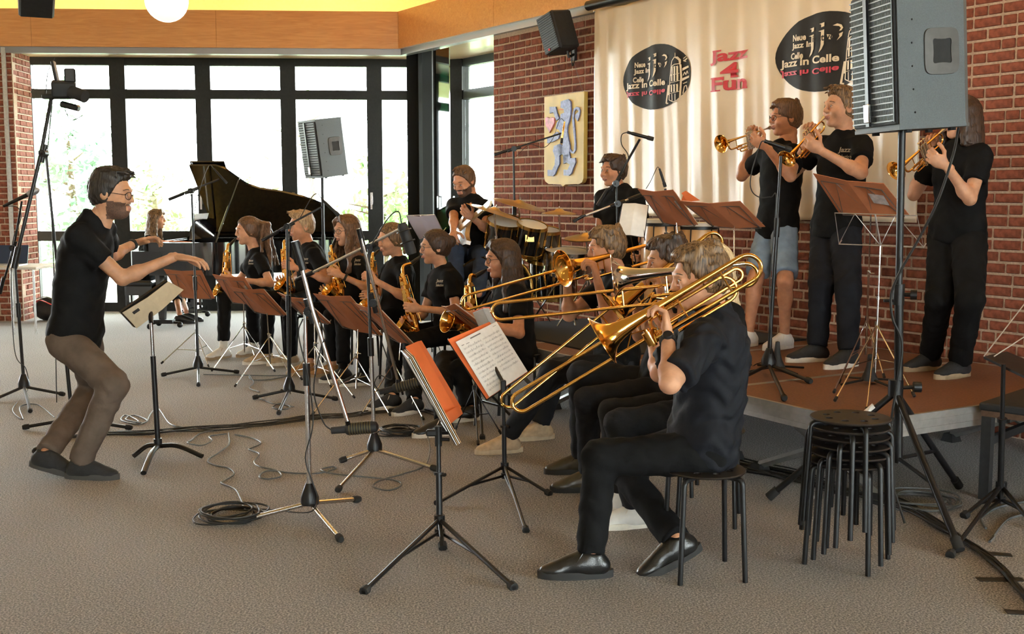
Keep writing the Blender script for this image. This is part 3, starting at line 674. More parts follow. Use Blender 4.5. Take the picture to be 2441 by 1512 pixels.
# ---------------------------------------------------------------- people
def skin_mat(name, c):
    m = mat(name, c, .5, var=.12, vscale=25, bump=.08, bscale=300, spec=.35); b = m.node_tree.nodes['Principled BSDF']
    b.inputs['Subsurface Weight'].default_value = .12; b.inputs['Subsurface Radius'].default_value = (.02, .008, .004); return m
SK = {'a': skin_mat('skin_fair', (.56, .29, .17)), 'b': skin_mat('skin_rosy', (.53, .25, .14)), 'c': skin_mat('skin_tan', (.46, .235, .13))}
M['beard'] = mat('short_beard', (.1, .05, .03), .8, var=.5, vscale=250)
M['lip'] = mat('lips', (.42, .19, .14), .45, var=.1); M['eyeball'] = mat('eye_white', (.42, .37, .33), .3); M['iris'] = mat('iris', (.04, .03, .025), .2)
def hair_mat(name, c1, c2, st=(60, 60, 6)):
    m = mat(name, c1, .42, spec=.4); nt = m.node_tree; b = nt.nodes['Principled BSDF']
    tc = nt.nodes.new('ShaderNodeTexCoord'); mp = nt.nodes.new('ShaderNodeMapping'); mp.inputs['Scale'].default_value = st
    n = nt.nodes.new('ShaderNodeTexNoise'); n.inputs['Scale'].default_value = 2.2; n.inputs['Detail'].default_value = 5; n.inputs['Distortion'].default_value = .6
    r = nt.nodes.new('ShaderNodeValToRGB'); r.color_ramp.elements[0].position = .35; r.color_ramp.elements[1].position = .66
    r.color_ramp.elements[0].color = (*c1, 1); r.color_ramp.elements[1].color = (*c2, 1)
    nt.links.new(tc.outputs['Object'], mp.inputs[0]); nt.links.new(mp.outputs[0], n.inputs['Vector']); nt.links.new(n.outputs['Fac'], r.inputs[0]); nt.links.new(r.outputs[0], b.inputs['Base Color'])
    bp = nt.nodes.new('ShaderNodeBump'); bp.inputs['Strength'].default_value = .7; bp.inputs['Distance'].default_value = .006
    nt.links.new(n.outputs['Fac'], bp.inputs['Height']); nt.links.new(bp.outputs[0], b.inputs['Normal']); return m
HM = {'black': hair_mat('hair_black', (.008, .006, .005), (.03, .022, .017)), 'dark': hair_mat('hair_dark_brown', (.02, .011, .007), (.075, .04, .024)),
      'brown': hair_mat('hair_brown', (.06, .03, .015), (.18, .095, .05)), 'lbrown': hair_mat('hair_light_brown', (.035, .019, .009), (.27, .155, .07), (55, 55, 7)),
      'blond': hair_mat('hair_blond', (.2, .12, .06), (.52, .36, .2)), 'lblond': hair_mat('hair_light_blond', (.45, .3, .15), (.78, .6, .36))}
def cloth(name, c, bump=.25, rough=.85, bs=35, var=.15):
    m = mat(name, c, rough, var=var, vscale=12, bump=bump, bscale=bs, spec=.12); return m
CL = {'black': cloth('black_cotton', (.007, .007, .0075)), 'black2': cloth('black_denim', (.008, .008, .009), .2), 'shirt': cloth('charcoal_shirt', (.012, .013, .017), .5, .7, 18),
      'navy': cloth('dark_navy_denim', (.012, .013, .017)), 'jeans': cloth('faded_black_denim', (.018, .019, .022), .3), 'khaki': cloth('grey_brown_trousers', (.115, .085, .065), .35), 'denim': cloth('light_blue_denim', (.2, .27, .36), .4), 'bluejean': cloth('blue_denim', (.035, .05, .085), .3)}
SH = {'black': mat('black_leather', (.012, .012, .012), .28, var=.2, bump=.1), 'blackm': mat('black_mesh', (.016, .016, .017), .8, var=.2, bump=.3), 'white': mat('white_leather', (.72, .7, .66), .5, var=.06), 'beige': mat('beige_suede', (.46, .34, .21), .8, var=.15), 'brown': mat('tan_leather', (.33, .16, .05), .45, var=.2), 'dkbrown': mat('dark_olive_leather', (.045, .035, .02), .4, var=.2)}
SO = {'white': mat('sole_white', (.7, .66, .58), .7, var=.08), 'black': mat('sole_black', (.02, .02, .02), .8, var=.1), 'gum': mat('sole_gum', (.35, .26, .16), .7, var=.1), 'beige': mat('sole_beige', (.5, .4, .27), .7, var=.1), 'grey': mat('sole_grey', (.05, .048, .045), .8)}
def hd(F, c, s):
    """head-local coordinates -> place"""
    return lambda x, y, z: c + s * (F @ V(x, y, z))
def head_parts(c, F, s, fem=0., beard=False):
    f = Field(.0055 * max(s, .95)); L = hd(F, c, s); e = lambda p, r, k=.02: f.ell(L(*p), np.array(r) * s, F, k * s)
    e((-.012, 0, .03), (.098, .077, .088)); e((.0, 0, -.015), (.078, .068, .08)); e((.028, 0, -.055), (.06 - .004 * fem, .052 - .005 * fem, .055), .03)
    e((.06, 0, -.098), (.026, .026 - .004 * fem, .02), .025)                       # chin
    f.cone(L(-.02, .0, -.05), L(-.035, 0, -.16), .052 * s - .006 * fem * s, .05 * s - .006 * fem * s, .03)
    e((.083, 0, .028), (.018, .05, .014), .02)                                     # brow
    f.cone(L(.09, 0, .02), L(.109 - .004 * fem, 0, -.022), .008 * s, .0115 * s, .012); e((.097, .011, -.026), (.011, .008, .008), .01); e((.097, -.011, -.026), (.011, .008, .008), .01)
    for y in (1, -1):
        f.sub(L(.098, y * .034, .006), (.016 * s, .022 * s, .012 * s), F)
        e((.077, y * .034, .005), (.0145, .0165, .0125), .006)                     # eyelids
        e((.066, y * .047, -.03), (.024, .02, .02), .03)                           # cheek
        e((-.012, y * .079, -.004), (.021, .008, .032), .008); f.sub(L(-.006, y * .088, -.002), (.011 * s, .005 * s, .018 * s), F)   # ear
    e((.094, 0, -.056), (.012, .026, .006), .008); e((.093, 0, -.066), (.012, .022, .007), .008)
    if beard: e((.04, 0, -.08), (.06, .055, .045), .02)
    vs, fs = f.mesh()
    l = ((vs - c) @ F) / s; fc = np.array([l[q].mean(0) for q in fs]); mi = np.zeros(len(fs), int)
    x, y, z = fc[:, 0], np.abs(fc[:, 1]), fc[:, 2]
    mi[(x > .085) & (y < .024) & (z < -.051) & (z > -.073)] = 1
    if beard: mi[(z < -.035) & (x > -.0) & (mi == 0) & (z > -.13) & ((z < -.045) | (y > .035)) & ~((x > .085) & (y < .03) & (z > -.076) & (z < -.048))] = 5; mi[beard & (x > .088) & (y < .03) & (z > -.05) & (z < -.04)] = 5
    mi = list(mi); ex = MB()
    def put(k): ex.k = k
    for g in (1, -1):
        put(2); ex.ball(L(.0815, g * .034, .004), .0118 * s, 12); put(3); ex.ball(L(.0885, g * .0345, .0035), .0054 * s, 10)
        ex.tube([L(.0845, g * .0205, .0085), L(.0925, g * .034, .0118), L(.0835, g * .0475, .0082)], .0017 * s, 5)
        put(4); ex.tube(spline([L(.0945, g * .015, .027), L(.0935, g * .03, .0335), L(.0885, g * .044, .0335), L(.0765, g * .056, .028)], 3), np.array([.0032, .004, .0042, .0042, .004, .0036, .0032, .0028, .0024, .002][:10]) * s, 6, flat=.8)
    n0 = len(vs); vs = np.concatenate([vs] + ex.v); fs = fs + [[i + n0 for i in q] for q in ex.f]; mi = mi + ex.m
    return vs, fs, mi
def hand_parts(w, d, n, side, s, curl=(40, 45, 30), spread=.0, thumb=(.55, .75, .45), vox=.0048):
    """w wrist, d towards the knuckles, n palm side, side +1 when the thumb lies along cross(n, d)"""
    d = nrm(d); n = nrm(n - d * np.dot(n, d)); t = np.cross(n, d) * side; f = Field(vox * s); F = np.array([d, t, n]).T
    f.cone(w - d * .03 * s, w + d * .02 * s, .027 * s, .027 * s, .02, q=(n, .75))
    f.ell(w + d * .05 * s, (.05 * s, .041 * s, .016 * s), F, .012); f.ell(w + d * .035 * s + t * .022 * s + n * .008 * s, (.03 * s, .018 * s, .016 * s), F, .012)
    LN = ((.042, .026, .02), (.046, .029, .021), (.043, .027, .02), (.034, .02, .018))
    for i in range(4):
        o = (.03 - .02 * i) * s; a = w + d * (.09 - .005 * abs(i - 1)) * s + t * o; an = 0.; dd = nrm(d + t * spread * (1.2 - .8 * i))
        for j in range(3):
            an += R(curl[j] * (1 + .06 * (i - 1))); v = dd * math.cos(an) + n * math.sin(an); b = a + v * LN[i][j] * s * 1.05
            f.cone(a, b, (.0098 - .0009 * j - (.001 if i == 3 else 0)) * s, (.0092 - .0009 * j - (.001 if i == 3 else 0)) * s, .005); a = b
    a = w + d * .03 * s + t * .03 * s + n * .006 * s
    for L, v in ((.04, d * thumb[0] + t * thumb[1] + n * thumb[2]), (.03, d * (thumb[0] + .35) + t * (thumb[1] - .35) + n * thumb[2]), (.024, d * (thumb[0] + .5) + t * (thumb[1] - .5) + n * (thumb[2] + .1))):
        b = a + nrm(v) * L * s; f.cone(a, b, .0115 * s, .0105 * s, .006); a = b
    return f.mesh()
def solve(par, px, py, L, sg):
    """point on the sight line of (px, py) at distance L from par; sg -1 nearer, +1 farther"""
    d = nrm(ray(px, py)); oc = EYE - par; b = np.dot(oc, d); c = np.dot(oc, oc) - L * L; q = b * b - c
    return EYE + d * (-b + (math.sqrt(q) * sg if q > 0 else 0))
def wrinkle(amp, sc, ph=0.):
    return lambda P: -.35 * amp + amp * (np.sin(P[..., 2] * sc + 2.2 * np.sin(P[..., 0] * sc * .55 + ph) + 1.7 * np.sin(P[..., 1] * sc * .6 + ph)) * np.sin(P[..., 0] * sc * .45 + P[..., 1] * sc * .5 + 1.3 * np.sin(P[..., 2] * sc * .4)))
def to_obj(name, vs, fs, mats, parent, mi=None, origin=None, smooth=True):
    me = bpy.data.meshes.new(name); o0 = wloc(parent) if parent is not None else V(*origin)
    me.from_pydata((np.asarray(vs) - o0).tolist(), [], fs); me.update()
    for q in mats: me.materials.append(q)
    if mi is not None: me.polygons.foreach_set('material_index', np.asarray(mi, dtype=np.int32))
    me.polygons.foreach_set('use_smooth', [True] * len(me.polygons))
    o = bpy.data.objects.new(name, me); COL.objects.link(o)
    if parent is not None: o.parent = parent
    else: o.location = o0
    return o
REPORT = []
def shoe(root, A, ang, z0, s, up_m, so_m, pitch=0., laces=True, boot=0., name='shoe', lm=None, low=.0):
    d = V(math.cos(ang), math.sin(ang), 0); d = d * math.cos(pitch) - V(0, 0, 1) * math.sin(pitch); l = nrm(np.cross((0, 0, 1), d)); u = np.cross(d, l)
    base = A + u * (-.085 * s) + d * 0.
    if pitch == 0: base[2] = z0
    P = lambda x, y, z: base + s * (d * x + l * y + u * z); F = np.array([d, l, u]).T
    f = Field(.0075)
    f.cone(P(-.04, 0, .045), P(.04, 0, .05), .04 * s, .042 * s, .03); f.cone(P(.03, 0, .048), P(.12, 0, .034), .041 * s, .035 * s, .03); f.ell(P(.148, 0, .03), (.056 * s, .04 * s, .027 * s), F, .03)
    f.cone(P(-.012, 0, .06), P(-.01, 0, .098 + boot), .042 * s, .04 * s, .03, cut=[(P(0, 0, .1 + boot), u)]); f.cone(P(.02, 0, .075), P(.09, 0, .055), .03 * s, .026 * s, .03)
    f.p = [(a, b, (lambda g: (lambda Q: np.maximum(g(Q), (base + u * .014 * s - Q) @ u)))(g), k) for (a, b, g, k) in f.p]
    vs, fs = f.mesh(); o = to_obj(name, vs, fs, [up_m], root)
    m = MB(); out = []
    for k in range(28):
        a = 2 * math.pi * k / 28; x = math.cos(a); y = math.sin(a); w = .046 if x > 0 else .038
        out.append((.06 + .152 * (abs(x) ** .8) * (1 if x > 0 else -1), w * y * (1 - .25 * max(0, x - .6)) * abs(1) ))
    n = len(out); pts = [P(x * 1.0, y * 1.04, 0) for x, y in out] + [P(x * 1.0, y * 1.08, .022) for x, y in out] + [P(x, y, .03) for x, y in out]
    m.add(pts, [list(range(n))[::-1]] + [[r * n + i, r * n + (i + 1) % n, (r + 1) * n + (i + 1) % n, (r + 1) * n + i] for r in (0, 1) for i in range(n)] + [[2 * n + i for i in range(n)]])
    so = m.build('sole', so_m, o, sharp=50)
    if laces:
        m = MB()
        for k in range(4):
            x = .03 + .022 * k; z = .1 - .0105 * k; m.tube([P(x, -.026, z - .016), P(x + .006, 0, z - .001), P(x, .026, z - .016)], .003 * s, 5)
        for sg in (-1, 1): m.tube(spline([P(.03, 0, .102), P(.028, .018 * sg, .108), P(.045, .034 * sg, .09), P(.06, .04 * sg, .07)], 5), .0025 * s, 5)
        m.build('laces', lm or so_m, o)
    return o
def person(label, D):
    """D: px joints. Y pelvis depth; th facing angle (deg, world); s size; fem; skin; hair; clothes"""
    s = D.get('s', 1.); th = R(D['th']); z0 = D.get('z0', 0.); fem = D.get('fem', 0)
    Y = D['Y']; pel = aty(*D['pel'], Y); nk = aty(D['nk'][0], D['nk'][1], Y + D['nk'][2])
    U = nrm(nk - pel); Fw = V(math.cos(th), math.sin(th), 0); Lf = V(-math.sin(th), math.cos(th), 0); Lf = nrm(Lf - U * np.dot(Lf, U)); Fo = np.cross(Lf, U)
    hy = R(D.get('hth', D['th'])); Lh = V(-math.sin(hy), math.cos(hy), 0)
    sw = (.185 - .02 * fem) * s; J = {}
    tl = np.linalg.norm(nk - pel)
    for sd, g in (('L', 1), ('R', -1)):
        J['sh' + sd] = nk + Lf * g * sw - U * .055 * s + Fo * D.get('shf', .01)
        if 'sh' + sd in D: q = D['sh' + sd]; J['sh' + sd] = aty(q[0], q[1], Y + q[2])
        J['hp' + sd] = pel + Lh * g * .09 * s - V(0, 0, .02)
        q = D['el' + sd]; J['el' + sd] = solve(J['sh' + sd], q[0], q[1], .285 * s, q[2])
        q = D['wr' + sd]; J['wr' + sd] = solve(J['el' + sd], q[0], q[1], .255 * s, q[2])
        q = D['an' + sd]
        if len(q) == 2: J['an' + sd] = atz(q[0], q[1], z0 + .09 * s)
        elif q[2] == 'z': J['an' + sd] = atz(q[0], q[1], z0 + q[3])
        else: J['an' + sd] = None
        k_ = D['kn' + sd]
        J['kn' + sd] = solve(J['hp' + sd], k_[0], k_[1], .43 * s, k_[2])
        if J['an' + sd] is None: J['an' + sd] = solve(J['kn' + sd], q[0], q[1], .42 * s, q[2])
    hx, hy_, hdY, yaw, pit, rol = D['hd']; hc = aty(hx, hy_, Y + hdY); HF = rotz(R(yaw)) @ roty(R(pit)) @ rotx(R(rol)); hs = D.get('hs', 1.) * s
    REPORT.append((label[:34], 'torso %.2f' % tl, 'neck-head %.2f' % np.linalg.norm(hc - nk), *['%s %.2f' % (a, np.linalg.norm(J[a] - J[b])) for a, b in (('elL', 'shL'), ('wrL', 'elL'), ('elR', 'shR'), ('wrR', 'elR'), ('knL', 'hpL'), ('anL', 'knL'), ('knR', 'hpR'), ('anR', 'knR'))], 'pelz %.2f headtop %.2f' % (pel[2], hc[2] + .115 * hs)))
    vox = D.get('vox', .013)
    TF = np.array([Lf, Fo, U]).T; HFr = np.array([Lh, np.cross(Lh, (0, 0, 1)), (0, 0, 1)]).T
    def torso(f, g, sl=None, trunk=True, k=.05):
        back = D.get('slouch', .02)
        f.ell(pel + U * .05, np.array((.148 + .012 * fem, .1, .11)) * s + g, TF, k); f.ell(pel + U * tl * .42 - Fo * back, np.array((.135 - .012 * fem, .094, .15)) * s + g, TF, k)
        f.ell(pel + U * tl * .72 - Fo * back * .6, np.array((.152 - .012 * fem, .108, .16)) * s + g, TF, k)
        if fem: f.ell(pel + U * tl * .68 + Fo * .07, np.array((.11, .06, .07)) * s + g, TF, k)
        f.cone(J['shL'] - Lf * .035, J['shR'] + Lf * .035, .055 * s + g, .055 * s + g, k); f.cone(nk - U * .07, nk - U * .01, .075 * s + g, .055 * s + g, k)
    # --- body (skin): one surface
    f = Field(vox); torso(f, -.004)
    for sd in 'LR':
        f.cone(J['sh' + sd], J['el' + sd], .047 * s, .038 * s - .003 * fem, .03); f.cone(J['el' + sd], J['wr' + sd], .037 * s - .003 * fem, .0255 * s, .02); e_ = J['el' + sd] + .25 * (J['wr' + sd] - J['el' + sd]); f.ell(e_, (.04 * s, .04 * s, .04 * s), None, .03)
        cv = 1. if D.get('leg', .94) < .6 else .86; f.cone(J['hp' + sd], J['kn' + sd], .072 * s * cv, .053 * s * cv, .03); f.cone(J['kn' + sd], J['an' + sd], .049 * s * cv, .034 * s, .03); f.ell(J['kn' + sd] + .28 * (J['an' + sd] - J['kn' + sd]), np.array((.05, .05, .08)) * s if D.get('leg', .94) < .3 else np.array((.035, .035, .05)), None, .03)
    f.cone(nk - U * .02, hc + (HF @ V(-.035, 0, -.1)) * hs, .054 * s - .005 * fem, .051 * s - .005 * fem, .03)
    VS, FS = f.mesh(); MI = [0] * len(FS); n = len(VS); allv = [VS]
    def join(vs, fs, mi=None):
        nonlocal n
        FS.extend([[i + n for i in q] for q in fs]); MI.extend(list(mi) if mi is not None else [0] * len(fs)); allv.append(vs); n += len(vs)
    join(*head_parts(hc, HF, hs, fem, D.get('beard', False)))
    for sd, g in (('L', 1), ('R', -1)):
        w = J['wr' + sd]; fd = nrm(w - J['el' + sd]); h = D.get('h' + sd, {})
        d = nrm(np.array(h['d'])) if 'd' in h else fd
        if 'to' in h: d = nrm(aty(h['to'][0], h['to'][1], w[1] + h['to'][2]) - w)
        nn = np.array(h.get('n', (pel * .5 + nk * .5 + Fo * .2 - w)), float)
        join(*hand_parts(w + d * .012, d, nn, g * h.get('flip', 1), h.get('s', 1.) * s * .97, h.get('curl', (45, 50, 30)), h.get('spread', .04), h.get('thumb', (.55, .75, .45))))
    foot = (J['anL'] + J['anR']) / 2; root_p = V(foot[0], foot[1], z0)
    hm = HM[D['hair'][0]]
    body = to_obj('person', np.concatenate(allv), FS, [SK[D.get('skin', 'a')], M['lip'], M['eyeball'], M['iris'], hm if not D.get('brow') else HM[D['brow']], M['beard']], None, MI, origin=root_p)
    tag(body, label, 'person', D.get('group', 'the band'))
    # --- shirt with short sleeves
    f = Field(vox); sl = D.get('sleeve', .58); bk = D.get('bulk', 1.)
    torso(f, .014, k=.05)
    f.cone(pel + U * .0, pel + U * tl * .68 - Fo * .012, (.15 - .006 * fem) * s * bk, (.158 - .01 * fem) * s * bk, .06, q=(Fo, .74))
    for sd in 'LR':
        a, b = J['sh' + sd], J['el' + sd]; e_ = a + (b - a) * sl; f.cone(a, a + (b - a) * (sl + .25), .062 * s, (.066 if sl < .8 else .056) * s, .035, cut=[(e_, nrm(b - a))])
    if sl > .7:
        for sd in 'LR': a, b = J['sh' + sd], J['el' + sd]; e_ = a + (b - a) * sl; f.cone(e_ - (b - a) * .16, e_, .064 * s, .068 * s, .01, cut=[(e_, nrm(b - a))])
    f.cone(nk - U * .05, nk + U * .03, .08 * s, .064 * s, .02, cut=[(nk + U * .025 + Fo * .0, nrm(U + Fo * .55))])
    hem = D.get('hem', .04); f.ell(pel + U * .02, np.array((.162 * bk, .122 * bk, .16)) * s, TF, .05)
    cutp = pel - U * hem
    f.p = [(a, b, (lambda g: (lambda Q: np.maximum(g(Q), (cutp - Q) @ U)))(g), k) for (a, b, g, k) in f.p]
    f.post = wrinkle(D.get('wr', .0055), D.get('wsc', 52), D['pel'][0])
    vs, fs = f.mesh(); shirt = to_obj('shirt', vs, fs, [CL[D.get('shirt', 'black')]], body)
    if D.get('collar', 1):
        m = MB(); cn = nk + U * .03; r0 = .066 * s
        for sg in (1, -1):
            pts = []
            for a in np.linspace(0, 2.6, 9):
                dr_ = -Fo * math.cos(a) + Lf * sg * math.sin(a); dn = -U * (.02 + .014 * a) + Fo * .0
                pts.append((cn + dr_ * r0 + dn + U * .028 - U * .012 * a, cn + dr_ * (r0 + .022) + dn - U * (.012 + .012 * a)))
            vsx = [p for q in pts for p in q] ; vsx += [p + 0.004 * nrm(p - cn) for p in vsx]; k = 2 * len(pts)
            fs_ = [[2 * i, 2 * i + 1, 2 * i + 3, 2 * i + 2] for i in range(len(pts) - 1)]; m.add(vsx, fs_ + [[q + k for q in ff][::-1] for ff in fs_])
        m.build('collar', CL[D.get('shirt', 'black')], shirt)
    # --- trousers
    f = Field(vox); tp = D.get('leg', .99); lw = D.get('lw', 1.)
    f.ell(pel + V(0, 0, .01), np.array((.158, .116, .105)) * s, HFr, .04)
    for sd in 'LR':
        a, b, c = J['hp' + sd], J['kn' + sd], J['an' + sd]; f.cone(a, b, .09 * s * lw, .068 * s * lw, .03)
        e_ = b + (c - b) * tp if tp > .3 else None
        if e_ is not None: f.cone(b, b + (c - b) * min(1, tp + .06), .066 * s * lw, .056 * s * lw, .03, cut=[(e_, nrm(c - b))])
        else:
            f.p.pop(); e2 = a + (b - a) * D['short']; f.cone(a, a + (b - a) * (D['short'] + .15), .092 * s, .084 * s, .03, cut=[(e2, nrm(b - a))])
    f.post = wrinkle(.0045, 55, D['pel'][1])
    vs, fs = f.mesh(); to_obj('shorts' if tp <= .3 else 'trousers', vs, fs, [CL[D.get('pants', 'black2')]], body)
    # --- shoes
    for sd in 'LR':
        q = D['ft' + sd]; shoe(body, J['an' + sd], R(q[0]), z0, s * D.get('shs', 1.), SH[D['shoe'][0]], SO[D['shoe'][1]], R(q[1]) if len(q) > 1 else 0., lm=SH[D['shoe'][2]] if len(D['shoe']) > 2 else None)
        if D.get('socks'): m = MB(); c = J['an' + sd]; m.tube([c + V(0, 0, -.02), c + (J['kn' + sd] - c) * .12, c + (J['kn' + sd] - c) * .22], np.array((.042, .04, .043)) * s, 14); m.build('sock', SO['white'] if D['socks'] == 1 else CL['black'], body)
    hair(body, hc, HF, hs, D['hair'], U)
    if D.get('glasses'): glasses(body, hc, HF, hs)
    if D.get('watch'):
        w = J['wr' + D['watch'][0]]; e = J['el' + D['watch'][0]]; dr_ = nrm(e - w); m = MB(); c = w + dr_ * .03; u, v, _ = frame(dr_)
        m.tube([c - dr_ * .011, c + dr_ * .011], .0335 * s, 18); wt = m.build('wristwatch', 'rubber', body)
        if D['watch'][1:]: cdir = nrm(EYE - c); cdir = nrm(cdir - dr_ * np.dot(cdir, dr_)); m = MB(); m.lathe([(.0, .012), (.018, .012), (.02, .009), (.021, 0)], c + cdir * .029 * s, cdir, 20); m.build('dial', 'black', wt)
    J.update(nk=nk, pel=pel, hc=hc, HF=HF, hs=hs, U=U, Fo=Fo, Lf=Lf, body=body, shirt=shirt)
    return J
def glasses(root, c, F, s):
    L = hd(F, c, s); m = MB()
    for y in (1, -1):
        ring = [L(.103 - .012 * abs(math.cos(a)) * (1 if math.cos(a) * y > 0 else -.2), y * .034 + .024 * math.cos(a), .002 + .02 * math.sin(a)) for a in np.linspace(0, 2 * math.pi, 16, endpoint=False)]
        m.tube(ring, .0016 * s, 5, closed=True); m.tube([L(.094, y * .058, .006), L(.05, y * .078, .008), L(-.01, y * .082, .008)], .0016 * s, 5)
    m.tube([L(.108, .012, .006), L(.112, 0, .009), L(.108, -.012, .006)], .0016 * s, 5); o = m.build('glasses', 'black', root)
def hair(root, c, F, s, H, U):
    col, style = H[0], H[1]; f = Field(.0065); L = hd(F, c, s); rnd = random.Random(int(abs(c[0]) * 1000) + 3); up = V(0, 0, 1)
    e = lambda p, r, k=.02, cut=None: f.ell(L(*p), np.array(r) * s, F, k * s, cut)
    face = [(L(.062, 0, .055), F @ nrm(V(.9, 0, -.42)))]; nape = [(L(0, 0, -.075), F @ V(-.25, 0, -1.))]
    def cap(th=.012, side=.0, fr=.062, frz=.055, nz=-.075):
        cut = [(L(fr, 0, frz), F @ nrm(V(.9, 0, -.42))), (L(-.03, 0, nz), F @ nrm(V(.35, 0, -1.)))]
        e((-.016, 0, .034), (.1 + th, .078 + th, .089 + th), .02, cut); e((-.022, 0, -.01), (.09 + th * .8, .074 + th * .6, .085), .02, cut + [(L(.0, 0, -.0), F @ nrm(V(1, 0, .12)))])
    def lock(p0, p1, p2, r0=.012, r1=.004, k=.006): f.cone(L(*p0), L(*p1), r0 * s, (r0 + r1) / 2 * s, k); f.cone(L(*p1), L(*p2), (r0 + r1) / 2 * s, r1 * s, k)
    def tousle(n, zmin=.05, amp=.016, fx=.02):
        for _ in range(n):
            a, b = rnd.uniform(0, 2 * math.pi), rnd.uniform(.0, 1.05); x = -.012 + .1 * math.sin(b) * math.cos(a); y = .08 * math.sin(b) * math.sin(a); z = .036 + .092 * math.cos(b)
            if z < zmin or (x > .07 and z < .07): continue
            k = rnd.uniform(.6, 1.3); lock((x * .96, y * .96, z * .97), (x * 1.05 + fx * k, y * 1.08, z + amp * k), (x + fx * 2.4 * k, y * 1.14 + rnd.uniform(-.01, .01), z + amp * rnd.uniform(.0, 1.2)), .013, .005)
    def side_back():
        cut = [(L(.03, 0, .0), F @ nrm(V(1, 0, -.1))), (L(0, 0, -.07), F @ nrm(V(.2, 0, -1.)))]
        e((-.03, 0, .0), (.088, .083, .09), .015, cut)
    if style == 'short':
        cap(.012); tousle(26, amp=.01)
    elif style == 'quiff':     # short sides, full swept-up front
        cap(.008, nz=-.055, fr=.052, frz=.07); e((.02, 0, .102), (.07, .062, .03), .03); e((-.03, 0, .098), (.066, .068, .033), .03)
        for k in range(34):
            y = -.06 + .12 * (k + rnd.uniform(-.4, .4)) / 33; x0 = rnd.uniform(-.05, .045); lock((x0 - .03, y * .9, .112), (x0 + .025, y * 1.0, .13 - abs(y) * .3 + rnd.uniform(-.004, .008)), (x0 + .06, y * 1.06 + rnd.uniform(-.012, .012), .128 - abs(y) * .4 + rnd.uniform(-.012, .018)), .0125, .004)
        tousle(10, .08, .01, .012)
    elif style == 'fringe':    # full mop with a fringe over the forehead
        cap(.01, nz=-.06, fr=.05, frz=.07); e((-.032, 0, .022), (.084, .0835, .078), .015, [(L(.022, 0, .0), F @ nrm(V(1, 0, -.25))), (L(-.02, 0, -.045), F @ nrm(V(.5, 0, -1.)))])
        e((.012, 0, .1), (.084, .072, .03), .03)
        for k in range(46):
            y = -.064 + .128 * (k + rnd.uniform(-.5, .5)) / 45; sw = rnd.uniform(-.014, .014); z1 = .124 - abs(y) * .5; x0 = rnd.uniform(-.05, .012)
            lock((x0, y * .7, .116 - abs(y) * .35), (x0 + .05, y * 1.0, z1 + rnd.uniform(-.006, .008)), (x0 + rnd.uniform(.07, .092), y * 1.08 + sw, .1 - abs(y) * .25 - rnd.uniform(0, .02)), .0115, .003, .012)
        for k in range(44):
            a = rnd.uniform(.55, math.pi) * rnd.choice((-1, 1)); x, y = .097 * math.cos(a) - .014, .081 * math.sin(a); z0_ = rnd.uniform(.01, .1); z1 = max(z0_ - .06, .012 if math.cos(a) > -.2 else -.045)
            lock((x * .86, y * .86, z0_ + .03), (x * .98, y * .99, (z0_ + z1) / 2 + .01), (x * 1.02 - .008, y * 1.03 + rnd.uniform(-.006, .006), z1), .0115, .003, .012)
    elif style == 'undercut':
        cap(.008, nz=-.06); e((.02, 0, .1), (.085, .07, .036), .025)
        for k in range(9): y = -.055 + .0138 * k; lock((-.02, y, .115), (.05, y * 1.1, .125 + rnd.uniform(-.004, .008)), (.1, y * 1.12, .1 + rnd.uniform(-.02, .01)), .022, .009)
        tousle(12, .09, .012, .02)
    elif style == 'crop': cap(.01, fr=.055, frz=.062); tousle(10, .08, .006)
    elif style in ('ponytail', 'bigpony', 'bun'):
        cap(.012, nz=-.055); e((-.03, 0, .02), (.09, .08, .08), .02, [(L(.02, 0, 0), F @ nrm(V(1, 0, .1))), (L(0, 0, -.05), F @ nrm(V(.4, 0, -1)))])
        if style == 'bun': e((-.128, 0, .035), (.036, .04, .04)); [lock((-.12, 0, .03), (-.14, .03 * math.cos(a), .035 + .03 * math.sin(a)), (-.15, .02 * math.cos(a + 1), .035 + .02 * math.sin(a + 1)), .012, .008) for a in np.arange(0, 6.3, .7)]
        else:
            big = style == 'bigpony'; p = L(-.1, 0, .07 if big else .06); f.cone(L(-.08, 0, .06), p, .03 * s, .026 * s, .02)
            for k in range(26 if big else 6):
                q = p.copy(); w = (.075 if big else .018); ax = F @ V(rnd.uniform(-1, .1 if not big else .2), rnd.uniform(-1, 1), 0); n_ = H[2] if len(H) > 2 else 5; r0 = .017 if big else .014; st = .075 if big else .055
                for j in range(n_):
                    o = q + (-up * st * (1 if j else .35) + ax * w * (1.1 if j == 0 else .22) - (F @ V(1, 0, 0)) * (.035 if j == 0 else .0) + F @ V(rnd.uniform(-.012, .012), rnd.uniform(-.015, .015), 0) * (1.6 if big else .5)) * s
                    f.cone(q, o, r0 * s, r0 * .92 * s, .014); q = o; r0 *= .93
    elif style in ('long', 'longwavy', 'longside', 'bob'):
        cap(.014, nz=-.12, fr=.07, frz=.07); n_ = {'bob': 3, 'long': 5, 'longwavy': 5, 'longside': 6}[style]; wav = .018 if style == 'longwavy' else .004
        for k in range(26):
            a = math.pi * ((.43 if style == 'long' else .3) + (1.14 if style == 'long' else 1.4) * k / 25); x, y = .088 * math.cos(a), .086 * math.sin(a); q = L(x * .9 - .012, y * .9, .05); r0 = .021
            o = L(x - .014, y * 1.02, -.01); f.cone(q, o, r0 * s, r0 * s, .016); q = o
            for j in range(n_):
                sw = F @ V(x * .12 + wav * math.sin(j * 1.9 + k * 1.3), y * .16 + wav * math.cos(j * 2.3 + k), 0)
                o = q - up * .062 * s * (1 if style != 'bob' else .75) + sw * s * (.5 if style == 'bob' else 1); f.cone(q, o, r0 * s, r0 * .95 * s, .016); q = o; r0 *= .95
